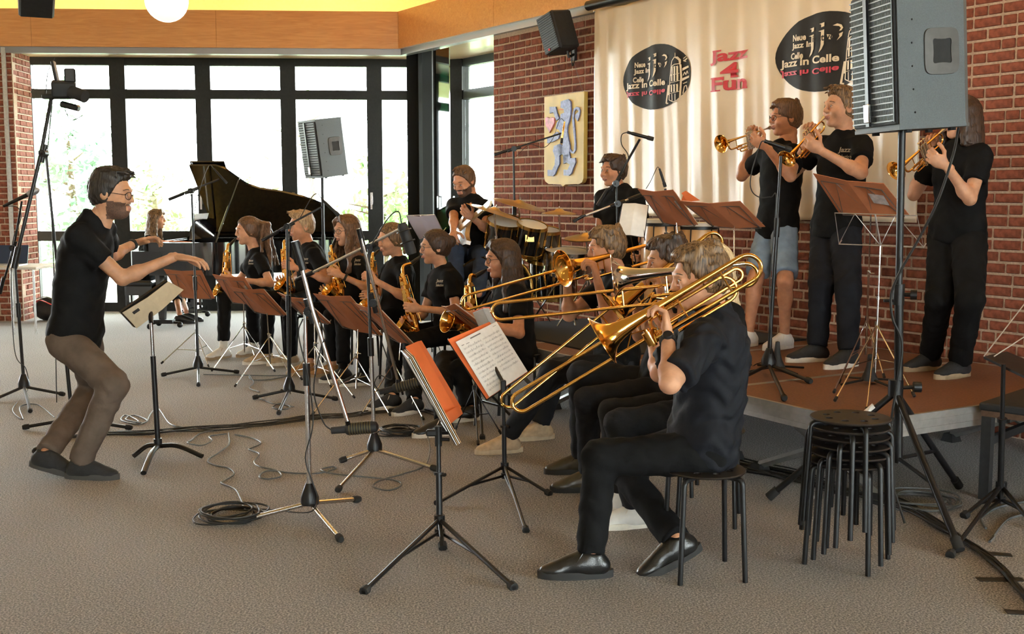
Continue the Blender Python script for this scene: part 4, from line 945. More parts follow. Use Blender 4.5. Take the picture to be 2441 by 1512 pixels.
        for y in (1, -1): lock((.05, y * .015, .118), (.07, y * .056, .08), (.03 if style == 'long' else .05, y * .082, .02), .02, .013, .015)
    ph = rnd.uniform(0, 6)
    f.post = lambda P: .0022 * np.sin((P - c) @ (F @ V(0, 300, 0)) + 3 * np.sin((P - c) @ (F @ V(30, 0, 45)) + ph)) + .0015 * np.sin((P - c) @ (F @ V(60, 500, 0)) + ph)
    vs, fs = f.mesh(); return to_obj('hair', vs, fs, [HM[col]], root)
# ---------------------------------------------------------------- the players
P_ = {}
P_['cond'] = person('conductor in black polo shirt and grey-brown trousers, knees bent, arms stretched forward', dict(Y=6.32, th=4, hth=-8, s=1.04, pel=(178, 800), nk=(224, 528, 0), hd=(266, 462, -.0, 0, 8, 0), skin='c',
    shR=(186, 566, -.17), elR=(292, 664, -1), wrR=(418, 612, 1), elL=(262, 612, 1), wrL=(322, 580, 1), knR=(270, 918, -1), anR=(192, 1098, 'z', .1), knL=(222, 925, 1), anL=(110, 1082, 'z', .12),
    ftR=(-6,), ftL=(-12, 10), hair=('black', 'quiff'), brow='dark', beard=True, glasses=True, shirt='black', pants='khaki', shoe=('blackm', 'grey', 'blackm'), hem=.1, lw=1.1, vox=.012, watch='L', slouch=.03, bulk=1.08,
    hR=dict(d=(.93, .0, -.12), n=(0, .1, -1), curl=(12, 28, 20), spread=.02, thumb=(.8, .35, .45)), hL=dict(d=(1, .0, .25), n=(0, -.4, -1), curl=(14, 40, 30)), hs=1.03, group='conductor'))
P_['pian'] = person('pianist with long light brown hair seated at the grand piano', dict(Y=14.3, th=2, s=.97, fem=1, pel=(350, 680), nk=(362, 562, 0), hd=(374, 523, 0, 2, 2, 0), elR=(358, 625, -1), wrR=(398, 620, -1), elL=(368, 620, 1), wrL=(402, 618, 1),
    knR=(418, 690, -1), anR=(428, 748, 'z', .12), knL=(424, 690, 1), anL=(445, 744, 'z', .12), ftR=(0,), ftL=(0,), hair=('lbrown', 'long'), shoe=('black', 'black'), pants='black', leg=.5, slouch=.02))
P_['guit'] = person('bearded guitarist in black t-shirt with electric guitar by the corner window', dict(Y=9.75, th=232, s=1.0, z0=HS, pel=(1118, 600), nk=(1122, 478, 0), hd=(1106, 432, -.03, 232, 26, 0), beard=True, skin='b',
    elR=(1082, 525, -1), wrR=(1080, 552, -1), elL=(1160, 545, -1), wrL=(1126, 520, -1), knR=(1085, 600, -1), anR=(1090, 690, -1), knL=(1148, 612, -1), anL=(1140, 700, -1), ftR=(235,), ftL=(240,), hair=('brown', 'crop'), collar=0, pants='bluejean', shoe=('blackm', 'black'),
    hR=dict(n=(.2, .8, -.2)), hL=dict(n=(-.3, .6, .5))))
SX = dict(shirt='black', pants='black', vox=.012)
hl = dict(n=(-.6, .5, .0), curl=(38, 50, 35)); hr = dict(n=(-.3, -.7, .1), curl=(38, 50, 35))
P_['sax1'] = person('saxophonist with long curly ponytail nearest the piano', dict(SX, Y=11.0, th=205, s=.98, fem=1, pel=(622, 700), nk=(612, 606, 0), hs=1.1, hd=(590, 551, 0, 208, 4, 0), elL=(645, 676, -1), wrL=(560, 666, -1), elR=(572, 665, 1), wrR=(545, 688, 1),
    knL=(600, 712, -1), anL=(607, 826), knR=(535, 703, -1), anR=(533, 832), ftL=(225,), ftR=(230,), hair=('brown', 'bigpony', 6), shoe=('white', 'gum'), socks=1, leg=.85, hL=hl, hR=hr))
P_['sax2'] = person('boy saxophonist with swept-up blond hair and black polo shirt', dict(SX, Y=10.55, th=207, s=1.03, pel=(742, 705), nk=(738, 592, 0), hs=1.07, hd=(718, 540, -.02, 212, 5, 0), skin='b', elL=(784, 668, -1), wrL=(708, 640, -1), elR=(716, 655, 1), wrR=(688, 668, -1),
    knL=(690, 722, -1), anL=(692, 846), knR=(640, 712, -1), anR=(634, 843), ftL=(200,), ftR=(205,), hair=('blond', 'quiff'), shoe=('beige', 'white'), watch='L', hL=hl, hR=hr))
P_['sax3'] = person('girl saxophonist with long wavy brown hair, glasses and tan shoes', dict(SX, Y=10.1, th=207, s=.99, fem=1, pel=(848, 728), nk=(842, 612, 0), hs=1.1, hd=(826, 550, -.02, 222, 5, 0), elL=(884, 690, -1), wrL=(816, 658, -1), elR=(815, 680, 1), wrR=(792, 690, -1),
    knL=(790, 755, -1), anL=(793, 872), knR=(742, 742, -1), anR=(738, 868), ftL=(200,), ftR=(202,), hair=('brown', 'longwavy'), glasses=True, shoe=('brown', 'gum'), watch='L', leg=.9, hL=hl, hR=hr))
P_['sax4'] = person('girl saxophonist with brown ponytail behind the big microphone', dict(SX, Y=9.55, th=207, s=.99, fem=1, pel=(945, 745), nk=(950, 628, 0), hs=1.1, hd=(932, 572, -.02, 212, 9, 0), elL=(968, 710, -1), wrL=(900, 672, -1), elR=(895, 712, 1), wrR=(884, 705, -1),
    knL=(868, 775, -1), anL=(868, 892), knR=(818, 762, -1), anR=(818, 884), ftL=(205,), ftR=(205,), hair=('lbrown', 'ponytail', 4), shoe=('blackm', 'white'), socks=2, leg=.86, hL=hl, hR=hr))
P_['sax5'] = person('girl saxophonist with hair bun, glasses and canvas sneakers', dict(SX, Y=8.85, th=205, s=.98, fem=1, pel=(1075, 785), nk=(1058, 645, 0), hs=1.08, hd=(1036, 590, -.02, 197, 4, 0), elL=(1088, 745, -1), wrL=(1004, 736, -1), elR=(1010, 748, 1), wrR=(985, 765, -1),
    knL=(978, 815, -1), anL=(988, 955), knR=(945, 800, -1), anR=(934, 945), ftL=(225,), ftR=(215,), hair=('dark', 'bun'), glasses=True, shoe=('blackm', 'white', 'white'), hL=hl, hR=hr))
P_['sax6'] = person('baritone saxophonist with long straight dark brown hair beside the music stand', dict(SX, Y=7.95, th=200, s=1.0, fem=1, pel=(1235, 850), nk=(1215, 680, 0), hs=1.08, hd=(1196, 618, -.0, 196, 5, 0), skin='b', elL=(1238, 795, -1), wrL=(1140, 762, -1), elR=(1160, 770, 1), wrR=(1110, 770, 1),
    knL=(1095, 880, -1), anL=(1118, 972, 'z', .09), knR=(1060, 860, 1), anR=(1055, 1005, 'z', .09), ftL=(205,), ftR=(205,), hair=('dark', 'long'), glasses=True, shoe=('black', 'white'), hL=dict(hl, n=(-.2, .6, .2)), hR=hr))
TB = dict(vox=.011)
P_['tb3'] = person('blond boy trombonist with full fringe, farthest of the trombone row', dict(TB, Y=6.75, th=190, s=1.0, pel=(1470, 860), nk=(1478, 655, 0), hd=(1446, 592, -.03, 186, 8, 0), skin='b', elL=(1452, 768, -1), wrL=(1424, 668, -1), elR=(1356, 752, 1), wrR=(1352, 672, -1),
    knL=(1318, 888, -1), anL=(1212, 1036, 'z', .11), knR=(1330, 880, 1), anR=(1290, 1010, 'z', .1), ftL=(196,), ftR=(195,), hair=('lbrown', 'fringe'), shoe=('beige', 'beige'), pants='jeans', hL=dict(d=(-.25, 0, 1), n=(-.9, .3, 0), curl=(60, 60, 40)), hR=dict(d=(.1, 0, 1), n=(-.5, -.7, 0), curl=(60, 60, 40))))
P_['tb2'] = person('dark-haired boy trombonist in the middle of the trombone row', dict(TB, Y=5.85, th=190, s=1.0, pel=(1585, 915), nk=(1618, 690, 0), hd=(1592, 622, -.02, 186, 10, 0), elL=(1615, 815, -1), wrL=(1576, 708, 1), elR=(1525, 800, 1), wrR=(1518, 722, -1),
    knL=(1402, 955, -1), anL=(1405, 1125, 'z', .1), knR=(1385, 893, 1), anR=(1385, 1085, 'z', .1), ftL=(188,), ftR=(188,), hair=('dark', 'fringe'), shoe=('dkbrown', 'black'), pants='jeans', hL=dict(d=(-.2, 0, 1), n=(-.9, .2, 0), curl=(60, 60, 40)), hR=dict(d=(-.5, 0, .8), n=(-.4, .6, 0), curl=(60, 55, 40))))
P_['tb4'] = person('girl trombonist with long light blond hair, hidden behind the front trombonist', dict(TB, Y=5.3, th=195, s=.97, fem=1, pel=(1680, 965), nk=(1714, 722, 0), hd=(1692, 640, 0, 190, 6, 0), hs=.94, elL=(1690, 860, 1), wrL=(1640, 760, 1), elR=(1610, 850, 1), wrR=(1570, 790, 1),
    knL=(1475, 1010, 1), anL=(1512, 1212, 'z', .09), knR=(1460, 985, 1), anR=(1480, 1175, 'z', .09), ftL=(190,), ftR=(192,), hair=('lblond', 'longside'), shoe=('white', 'white'), pants='jeans'))
P_['tb1'] = person('front boy trombonist in charcoal shirt, seated on a black stool in profile', dict(TB, Y=4.62, th=187, s=1.03, pel=(1676, 1058), nk=(1697, 750, 0), hd=(1668, 662, 0, 186, 10, 0), hs=1.04, skin='a', shL=(1682, 815, -.2), elL=(1597, 914, -1), wrL=(1592, 802, 1), elR=(1572, 890, 1), wrR=(1556, 812, 1),
    knL=(1432, 1090, -1), anL=(1408, 1318, 'z', .1), knR=(1470, 1100, 1), anR=(1612, 1288, 'z', .13), ftL=(183,), ftR=(196, 22), hair=('lbrown', 'fringe'), shirt='shirt', pants='black', shoe=('black', 'black', 'black'), sleeve=.82, hem=.11, wr=.009, wsc=58, bulk=1.08, watch=('L', 1), slouch=.04, lw=1.02,
    hL=dict(d=(-.05, .45, .9), n=(-.9, .2, 0), curl=(50, 60, 40)), hR=dict(d=(-.3, -.1, .9), n=(-.6, -.6, 0), curl=(60, 60, 40)), vox=.0095))
P_['cong'] = person('dark-haired percussionist in black polo shirt standing behind the congas', dict(Y=8.9, th=222, s=.98, z0=HS - .2, pel=(1478, 600), nk=(1478, 455, 0), hd=(1462, 408, -.02, 215, 2, 0), skin='b', elL=(1535, 560, -1), wrL=(1530, 600, -1), elR=(1430, 555, -1), wrR=(1450, 600, -1),
    knL=(1505, 720, -1), anL=(1505, 850, 1), knR=(1460, 720, -1), anR=(1460, 850, 1), ftL=(222,), ftR=(222,), hair=('dark', 'fringe'), shoe=('blackm', 'black')))
TR = dict(z0=HS, vox=.0115)
P_['tr1'] = person('trumpeter with glasses, black polo shirt and light denim shorts', dict(TR, Y=8.15, th=200, s=1.02, pel=(1852, 545), nk=(1862, 350, 0), hd=(1872, 282, 0, 190, 2, 0), skin='b', elL=(1884, 420, -1), wrL=(1828, 352, -1), elR=(1768, 420, 1), wrR=(1790, 342, -1),
    knL=(1872, 672, -1), anL=(1870, 800), knR=(1800, 668, -1), anR=(1785, 795), ftL=(215,), ftR=(215,), hair=('brown', 'fringe'), glasses=True, pants='denim', leg=.2, short=.86, shoe=('white', 'white'), hem=.06, hL=dict(d=(-.8, 0, .5), n=(-.2, .8, .5), curl=(55, 55, 35)), hR=dict(d=(.1, -.3, 1), n=(-.5, -.7, -.3), curl=(40, 60, 40))))
P_['tr2'] = person('tall trumpeter with short upswept hair in black polo shirt and trousers', dict(TR, Y=7.6, th=205, s=1.07, pel=(1992, 548), nk=(2010, 328, 0), hd=(2004, 258, 0, 196, -2, 0), elL=(2052, 412, -1), wrL=(1962, 362, -1), elR=(1888, 415, 1), wrR=(1922, 342, -1),
    knL=(2022, 690, -1), anL=(2022, 838), knR=(1958, 680, -1), anR=(1948, 826), ftL=(215,), ftR=(195,), hair=('lbrown', 'quiff'), shoe=('blackm', 'white', 'blackm'), pants='navy', lw=1.08, hem=.04, hL=dict(d=(-.8, 0, .5), n=(-.2, .8, .5), curl=(55, 55, 35)), hR=dict(d=(.2, -.2, 1), n=(-.5, -.7, -.3), curl=(40, 60, 40))))
P_['tr3'] = person('girl trumpeter in black behind the big loudspeaker, on the right of the stage', dict(TR, Y=6.8, th=205, s=1.02, fem=1, pel=(2282, 560), nk=(2290, 352, 0), hd=(2290, 282, 0, 200, 0, 0), elL=(2312, 475, -1), wrL=(2258, 398, -1), elR=(2178, 465, 1), wrR=(2212, 372, -1),
    knL=(2312, 715, -1), anL=(2288, 862), knR=(2240, 712, -1), anR=(2218, 846), ftL=(210,), ftR=(205,), hair=('dark', 'bob'), collar=0, shoe=('blackm', 'gum', 'blackm'), pants='black', lw=1.12, hem=.03, hL=dict(d=(-.8, 0, .5), n=(-.2, .8, .5), curl=(55, 55, 35)), hR=dict(d=(.2, -.2, 1), n=(-.5, -.7, -.3), curl=(40, 60, 40))))
import os
if os.environ.get('DBG'): 
    for r in REPORT: print('REP', *r)
# ---------------------------------------------------------------- instruments
def mouth(J, x=.11): return J['hc'] + J['hs'] * (J['HF'] @ V(x, 0, -.061))
def bend(p0, p1, p2, r, n=7):
    """fillet at p1"""
    a, b = nrm(p0 - p1), nrm(p2 - p1); return [p1 + a * r * (1 - t) ** 2 + b * r * t ** 2 for t in np.linspace(0, 1, n)]
def trombone(label, J, bow_px, bow_dY, bell_px, mt='brass', bell_mat=None, side=.1, tail=.6, attach=False, vd=.082):
    Mo = mouth(J); bow = aty(bow_px[0], bow_px[1], Mo[1] + bow_dY); a = nrm(bow - Mo)
    up = nrm(V(0, 0, 1) - a * a[2]); dn = -up; lf = nrm(np.cross((0, 0, 1), a)); lf = nrm(lf - a * np.dot(lf, a))
    L = np.linalg.norm(bow - Mo); r = empty('trombone', Mo, label, 'trombone', 'trombones')
    A, B = Mo + a * .1, bow; C_, D_ = A + dn * vd, B + dn * vd
    m = MB(); m.tube([A, B - a * .04], .0078, 10); m.tube([C_, D_ - a * .04], .0078, 10)
    m.tube([B - a * .04] + arc((B + D_) / 2 - a * .04, vd / 2, 0, math.pi, up, a, 12) + [D_ - a * .04], .0082, 10); m.tube([A + a * .22, C_ + a * .22], .005, 8); m.ball((B + D_) / 2 + a * .005 + dn * .0, .008, 8); m.build('slide', mt, r)
    m = MB(); m.tube([Mo + a * .02, A + a * .1], .0065, 10); m.tube([C_ - a * .03, C_ + a * .1], .0065, 10); m.tube([A + a * .02, C_ + a * .02], .006, 8); m.build('inner_slide', 'silver', r)
    m = MB(); m.lathe([(.003, .0), (.011, .001), (.0128, .004), (.0125, .012), (.009, .028), (.0055, .045), (.006, .075)], Mo - a * .002, a, 16); m.build('mouthpiece', 'silver', r)
    Bc = onpl(bell_px[0], bell_px[1], Mo + lf * side, lf)
    prof = []
    for h in (0, .004, .012, .024, .04, .06, .085, .12, .17, .24, .34, .46, tail): prof.append((.0095 + .042 * math.exp(-h / .17) + .056 * math.exp(-h / .026), -h))
    m = MB(); m.lathe([(prof[0][0] - .002, .0)] + prof, Bc, a, 40); m.tube([Bc + prof[0][0] * (math.cos(t) * up + math.sin(t) * lf) for t in np.linspace(0, 2 * math.pi, 36, endpoint=False)], .0022, 6, closed=True); m.build('bell', bell_mat or mt, r)
    T = Bc - a * tail; g = .105; T2 = T + dn * g + (-lf) * .01
    m = MB(); m.tube([T] + arc((T + T2) / 2, g / 2, 0, math.pi, nrm(T - T2), -a, 14) + [T2], .0092, 10); m.build('tuning_slide', mt, r)
    R0 = T2 + a * (tail - .22); rec = C_ - a * .03
    pts = [T2, R0] + spline([R0, R0 + a * .06 + (rec - R0) * .15, rec - a * .03 + (R0 - rec) * .12, rec], 5)
    m = MB(); m.tube(pts, .0088, 10); m.tube([T2 + a * .1, T + a * .1], .004, 6); m.tube([T2 + a * .3, T + a * .3], .004, 6); m.tube([R0 - a * .02, R0 - a * .02 + up * g], .004, 6); m.build('return_tube', mt, r)
    m = MB(); m.tube([A + a * .03, onpl(*proj(A + a * .05), Bc, lf) if False else A + a * .05 + lf * side], .005, 8); m.tube([C_ + a * .0, C_ + lf * side * .7 + up * .02], .005, 8); m.build('hand_brace', mt, r)
    if attach:   # second loop of tubing and rotor
        m = MB(); o = dn * .035 - lf * .028
        for q, (h0, h1, w_) in enumerate(((.05, .42, .05), (.12, .36, .1))):
            X0, X1 = T + a * h0 + dn * (.03 + .0 * q) - lf * .03, T + a * h1 + dn * (.03) - lf * .03; Y0, Y1 = X0 + dn * w_, X1 + dn * w_
            m.tube([X1, X0] + arc((X0 + Y0) / 2, w_ / 2, 0, math.pi, up, -a, 10) + [Y0, Y1] , .0075, 9)
            m.tube([X1] + arc((X1 + Y1) / 2, w_ / 2, 0, math.pi * .85, up, a, 10), .0075, 9)
        rv = T + a * .47 + dn * .1 - lf * .02; m.cyl(rv - up * .02, rv + up * .035, .026, 16); m.cyl(rv - up * .03, rv + up * .045, .012, 10); m.tube([rv + up * .045, rv + up * .06 + a * .06, rv + a * .1 + up * .02], .003, 6); m.build('thumb_valve', mt, r)
    return a, Mo
trombone('gold trombone of the front boy in charcoal shirt, bell lowest in the picture', P_['tb1'], (1212, 950), .06, (1436, 812), attach=True, side=.11, tail=.64)
trombone('silver-belled trombone of the hidden blond girl', P_['tb4'], (1172, 724), .1, (1462, 662), 'brass', 'silver', side=.1)
trombone('gold trombone of the blond boy, bell facing forward', P_['tb3'], (1098, 708), -.4, (1342, 640), side=.1, tail=.58)
trombone('gold trombone of the dark-haired boy, slide ending at the sheet music', P_['tb2'], (1188, 950), -.1, (1466, 738), side=.1, tail=.6)
def trumpet(label, J, bell_px, dY, mt='brass', vtilt=0.):
    Mo = mouth(J); B = aty(bell_px[0], bell_px[1], Mo[1] + dY); a = nrm(B - Mo); lf = nrm(np.cross((0, 0, 1), a)); up = np.cross(a, lf); L = np.linalg.norm(B - Mo)
    k = L / .5; r = empty('trumpet', Mo, label, 'trumpet', 'trumpets')
    pt = lambda x, y, z: Mo + a * x * L + lf * y * k + up * z * k
    m = MB(); m.lathe([(.003, 0), (.0125, .001), (.0135, .005), (.012, .014), (.007, .03), (.005, .06), (.0055, .09)], Mo, a, 16); m.build('mouthpiece', 'silver', r)
    # bell above is the lower line in a real trumpet: bell tube runs below the leadpipe's level side by side
    bo = up * -.035 * k
    prof = [(.0056 + .02 * math.exp(-h / .07) + .036 * math.exp(-h / .016), -h) for h in (0, .003, .008, .016, .03, .05, .08, .13, .2, .3, .4)]
    m = MB(); m.lathe([(prof[0][0] - .0015, 0)] + prof, B, a, 32); m.tube([B + prof[0][0] * (math.cos(t) * up + math.sin(t) * lf) for t in np.linspace(0, 2 * math.pi, 28, endpoint=False)], .0016, 6, closed=True)
    T = B - a * .4 * 1.; dn = -up; T2 = T + dn * .062; m.tube([T] + arc((T + T2) / 2, .031, 0, math.pi, up, -a, 12) + [T2, T2 + a * .12], .0058, 10); m.build('bell', mt, r)
    lp = Mo + a * .085; F1 = Mo + a * (L - .1); F2 = F1 + dn * .06
    m = MB(); m.tube([lp, F1] + arc((F1 + F2) / 2, .03, 0, math.pi, up, a, 12) + [F2, F2 - a * .1], .0057, 10); m.tube([F1 - a * .05, F2 - a * .05], .003, 6); m.tube([Mo + a * .15, Mo + a * .15 + dn * .06], .003, 6); m.build('leadpipe', mt, r)
    for q in range(3):
        c = Mo + a * (L * .42 + .024 * q) + dn * .03 + lf * .012
        m = MB(); m.cyl(c + dn * .065, c + up * .05, .0085, 14); m.lathe([(.0095, -.07), (.0095, -.062)], c, up, 14, True); m.lathe([(.0098, .044), (.0098, .052), (.003, .055), (.003, .075), (.0085, .076), (.0085, .08), (0.001, .081)], c, up, 14); m.build('valve', 'silver', r)
    c = Mo + a * (L * .42 + .06) + dn * .05; m = MB(); X = c + lf * .01
    for z_, w_ in ((.0, .09), (-.02, .06)): p = X + up * z_; m.tube([p, p + a * w_] + arc(p + a * w_ + dn * .012, .012, 0, math.pi, up, a, 8) + [p + dn * .024], .0045, 8)
    m.tube(arc(Mo + a * L * .55 + dn * .078, .013, 0, 2 * math.pi, a, up, 12), .002, 6); m.build('valve_slide', mt, r)
trumpet('gold trumpet of the player with glasses', P_['tr1'], (1719, 343), -.3)
trumpet('gold trumpet of the tall player, bell pointing down', P_['tr2'], (1876, 379), -.22)
trumpet('gold trumpet of the girl behind the loudspeaker', P_['tr3'], (2136, 408), -.2)
def sax(label, J, N, Bt, Bell, bd, Yo=(-.1, -.15, -.25), r0=.07, k=1.25, mt='brass', crook=None):
    Mo = mouth(J, .115); Y0 = Mo[1]; n = aty(N[0], N[1], Y0 + Yo[0]); b = aty(Bt[0], Bt[1], Y0 + Yo[1]); bl = aty(Bell[0], Bell[1], Y0 + Yo[2]); bd = nrm(bd)
    r = empty('saxophone', V(b[0], b[1], b[2]), label, 'saxophone', 'saxophones')
    ax = nrm(b - n); dm = nrm(n - Mo)
    m = MB(); m.tube([Mo - dm * .02, Mo + dm * .03, Mo + dm * .075 * k], np.array((.004, .0105, .0125)) * k, 10); m.build('mouthpiece', 'black', r)
    m = MB(); pts = spline([Mo + dm * .07 * k] + (crook if crook else []) + [n - ax * .015 * k + (Mo - n) * .12, n + ax * .035 * k], 8); m.tube(pts, np.linspace(.0085, .0125, len(pts)) * k, 10); m.build('neck', mt, r)
    L = np.linalg.norm(b - n); bw = bl - b; st = bl - bd * .11 * k; bot = (b + st) / 2 + nrm(ax - bd * np.dot(ax, bd) * .3) * np.linalg.norm(b - st) * .62
    m = MB(); m.tube([n + ax * .03, n + ax * L * .5, b], np.array((.013, .02, .028)) * k, 14)
    pts = spline([b - ax * .03, b, bot, st, st + bd * .02], 8); m.tube(pts, np.linspace(.027, .034, len(pts)) * k, 14, cap=False); m.build('body', mt, r)
    m = MB(); m.lathe([((.033 + (r0 / k - .033) * (t ** 2.6)) * k, -.11 * k * (1 - t)) for t in np.linspace(0, 1, 12)] + [(r0 * 1.02, .002), (r0 * .98, .003)] + [((.031 + (r0 / k - .034) * (t ** 2.6)) * k, -.11 * k * (1 - t)) for t in np.linspace(.97, 0, 9)], bl, bd, 28); m.build('bell', mt, r)
    sd = nrm(np.cross(ax, EYE - b)); tw = nrm(np.cross(sd, ax)); tw = tw if np.dot(tw, EYE - b) > 0 else -tw; rnd = random.Random(int(N[0]))
    m = MB()
    for q in range(13):
        t = .08 + .88 * q / 12; c = n + (b - n) * t; rr = (.013 + .015 * t) * k; an = rnd.choice((-.9, -.4, .2, .7, 1.2)); o = nrm(tw * math.cos(an) + sd * math.sin(an))
        m.lathe([(.001, .006), (.7 * rr + .003, .006), (.75 * rr + .003, .0), (.7 * rr + .003, -.004)], c + o * (rr + .007), o, 12)
    for an in (-1.2, .1, 1.3):
        o = nrm(tw * math.cos(an) + sd * math.sin(an)); m.tube([n + ax * .05 + o * .026 * k, b - ax * .02 + o * .043 * k], .0028 * k, 6)
        for t in np.linspace(.1, .9, 6): c = n + (b - n) * t; m.cyl(c + o * .01, c + o * (.026 + .017 * t) * k, .0025 * k, 6)
    for an in (-.6, .5): o = nrm(tw * math.cos(an) + sd * math.sin(an)); c = st + bd * .02; m.lathe([(.001, .008), (.022 * k, .008), (.024 * k, 0)], c + o * .04 * k, o, 14); m.tube([c + o * .05 * k, c + o * .06 * k + bd * .02, c + o * .05 * k + bd * .05], .0025 * k, 6)
    m.build('keywork', mt, r)
    return r
sax('gold saxophone of the girl with the curly ponytail', P_['sax1'], (541, 592), (541, 690), (517, 690), (-.75, -.55, .45))
sax('gold saxophone of the boy with blond hair', P_['sax2'], (676, 584), (690, 690), (667, 677), (-.6, -.5, .62))
sax('gold saxophone of the girl with wavy hair and glasses', P_['sax3'], (789, 596), (812, 694), (781, 690), (-.6, -.5, .62))
sax('gold saxophone of the girl with the ponytail', P_['sax4'], (887, 612), (892, 712), (866, 728), (-.6, -.5, .62))
sax('gold saxophone of the girl with the hair bun', P_['sax5'], (958, 645), (990, 778), (954, 772), (-.75, -.3, .55))
q_ = mouth(P_['sax6'], .115)
sax('dark-bodied baritone saxophone with wide bell pointing left', P_['sax6'], (1118, 668), (1128, 800), (1066, 764), (-.72, -.5, .3), (-.1, -.12, -.3), .085, 1.35)
# conductor's baton
w = P_['cond']['wrL']; b0_ = aty(366, 574, w[1] + .0); b1_ = aty(456, 577, w[1] + .12)
m = MB(); m.tube([b0_, b0_ + (b1_ - b0_) * .15, b1_], (.006, .004, .002), 8); o = m.build('baton', mat('baton_wood', (.6, .17, .05), .5)); recenter(o, b0_); tag(o, 'thin reddish baton in the hand of the conductor', 'baton')
# ---------------------------------------------------------------- electric guitar
J = P_['guit']; g0 = aty(1092, 556, J['pel'][1] - .2); g1 = aty(1150, 506, J['pel'][1] - .7); ax = nrm(g1 - g0); nn = nrm(V(-.8, -.45, .3)); nn = nrm(nn - ax * np.dot(nn, ax)); tt = np.cross(nn, ax)
r = empty('electric_guitar', g0, 'cream electric guitar held by the seated bearded man', 'guitar')
body_ = [(-.2, .0), (-.19, .1), (-.12, .16), (-.02, .145), (.05, .12), (.12, .14), (.19, .15), (.2, .12), (.15, .07), (.13, .03), (.13, -.03), (.15, -.08), (.18, -.13), (.14, -.15), (.06, -.12), (-.03, -.145), (-.13, -.16), (-.19, -.1)]
m = MB(); m.prism(body_, g0 - nn * .02, ax, -tt, .04); m.build('body', mat('guitar_amber', (.5, .27, .1), .2, coat=.5), r)
m = MB(); m.prism([(x * .72 + .03, y * .72) for x, y in body_], g0 + nn * .021, ax, -tt, .002) if False else m.prism([(x * .74 + .02, y * .74) for x, y in body_], g0 + nn * .021, ax, tt, .003); m.build('pickguard', mat('pickguard_white', (.8, .8, .76), .3), r)
m = MB(); m.box(g0 + ax * .38 + nn * .022, (.55, .045, .02), np.array([ax, tt, nn]).T); m.build('neck', mat('maple', (.55, .36, .17), .35), r)
m = MB(); m.prism([(0, -.025), (.05, -.035), (.15, -.03), (.17, .01), (.1, .03), (0, .025)], g0 + ax * .655 + nn * .012, ax, tt, .016); m.build('headstock', mat('maple_light', (.7, .6, .4), .35), r)
m = MB(); m.tube(spline([g0 + ax * .18 + nn * .0, J['shR'] + V(0, -.05, -.08), J['nk'] + V(.03, 0, .01), J['shL'] + V(0, .08, -.1)]), .016, 6, flat=.2); m.build('strap', 'blackmatte', r)
# ---------------------------------------------------------------- grand piano
PX0 = aty(395, 600, 13.7)[0]; PYn, PYf = 13.05, 14.5
def pp(x, y, z): return V(PX0 + x, PYn + y - .12 * x * 0, z)
rim = [(0, 0), (.72, 0), (.82, .05), (.92, .2), (1.02, .35), (1.16, .44), (1.4, .5), (1.65, .6), (1.86, .74), (2.03, .93), (2.11, 1.15), (2.06, 1.35), (1.9, 1.45), (0, 1.45)]
pr = empty('grand_piano', pp(1, .7, 0), 'black grand piano with raised lid in front of the windows', 'piano')
m = MB()
n = len(rim); 
for (z0_, z1_, inset) in ((.62, 1.0, 0),):
    vsx = [pp(x, y, z) for z in (z0_, z1_) for x, y in rim]; cx_, cy_ = 1., .75
    vin = [pp(x + (cx_ - x) * .05, y + (cy_ - y) * .05, z) for z in (z0_ + .2, z1_) for x, y in rim]
    m.add(vsx + vin, [[i, (i + 1) % n, n + (i + 1) % n, n + i] for i in range(n)] + [list(range(n))[::-1]] + [[n + i, n + (i + 1) % n, 3 * n + (i + 1) % n, 3 * n + i] for i in range(n)] + [[2 * n + (i + 1) % n, 2 * n + i, 3 * n + i, 3 * n + (i + 1) % n] for i in range(n)])
m.build('case', 'piano', pr, sharp=45)
m = MB(); m.prism([(x * .97 + .02, y * .94 + .04) for x, y in rim], pp(0, 0, .86), V(1, 0, 0), V(0, 1, 0), .02); m.build('soundboard', mat('gold_plate', (.5, .33, .12), .4, .6, var=.2), pr)
th_ = R(37); hin = 1.45
def lidp(x, y, h=0): d = hin - y; return pp(x, hin - d * math.cos(th_) - h * math.sin(th_), 1.01 + d * math.sin(th_) + h * math.cos(th_) * -1 + .02)
lid = [(x, y) for x, y in rim if x >= .5] ; lid = [(.42, 1.45), (.42, 0)] + lid[:-0 or None]
lid = [q for i, q in enumerate(lid) if q != (0, 1.45)]
m = MB(); n = len(lid); m.add([lidp(x, y, 0) for x, y in lid] + [lidp(x, y, .025) for x, y in lid], [list(range(n)), [n + i for i in range(n)][::-1]] + [[i, n + i, n + (i + 1) % n, (i + 1) % n] for i in range(n)]); m.build('lid', 'piano', pr, sharp=30)
m = MB(); fl_ = [(.42, 1.45), (.42, 0), (.82, 0), (.82, 1.45)]; m.add([lidp(x, y, -.03) for x, y in fl_] + [lidp(x, y, -.05) for x, y in fl_], [[3, 2, 1, 0], [4, 5, 6, 7]] + [[i, (i + 1) % 4, 4 + (i + 1) % 4, 4 + i] for i in range(4)]); m.build('lid_flap', 'piano', pr)
m = MB(); m.cyl(pp(.75, .06, .98), lidp(.95, .25), .012, 8); m.build('lid_prop', 'piano', pr)
m = MB(); m.prism([(-.55, 0), (.55, 0), (.58, .16), (.5, .23), (.2, .25), (-.2, .25), (-.5, .23), (-.58, .16)], pp(.42, .72, 1.02), V(0, -1, 0), nrm(V(.35, 0, 1)), .02); m.build('music_desk', 'piano', pr)
m = MB(); m.box(pp(-.02, .72, .74), (.34, 1.4, .06)); m.box(pp(.15, .72, .9), (.03, 1.35, .2)); m.box(pp(-.02, .02, .8), (.34, .06, .2)); m.box(pp(-.02, 1.43, .8), (.34, .06, .2)); m.build('keybed', 'piano', pr)
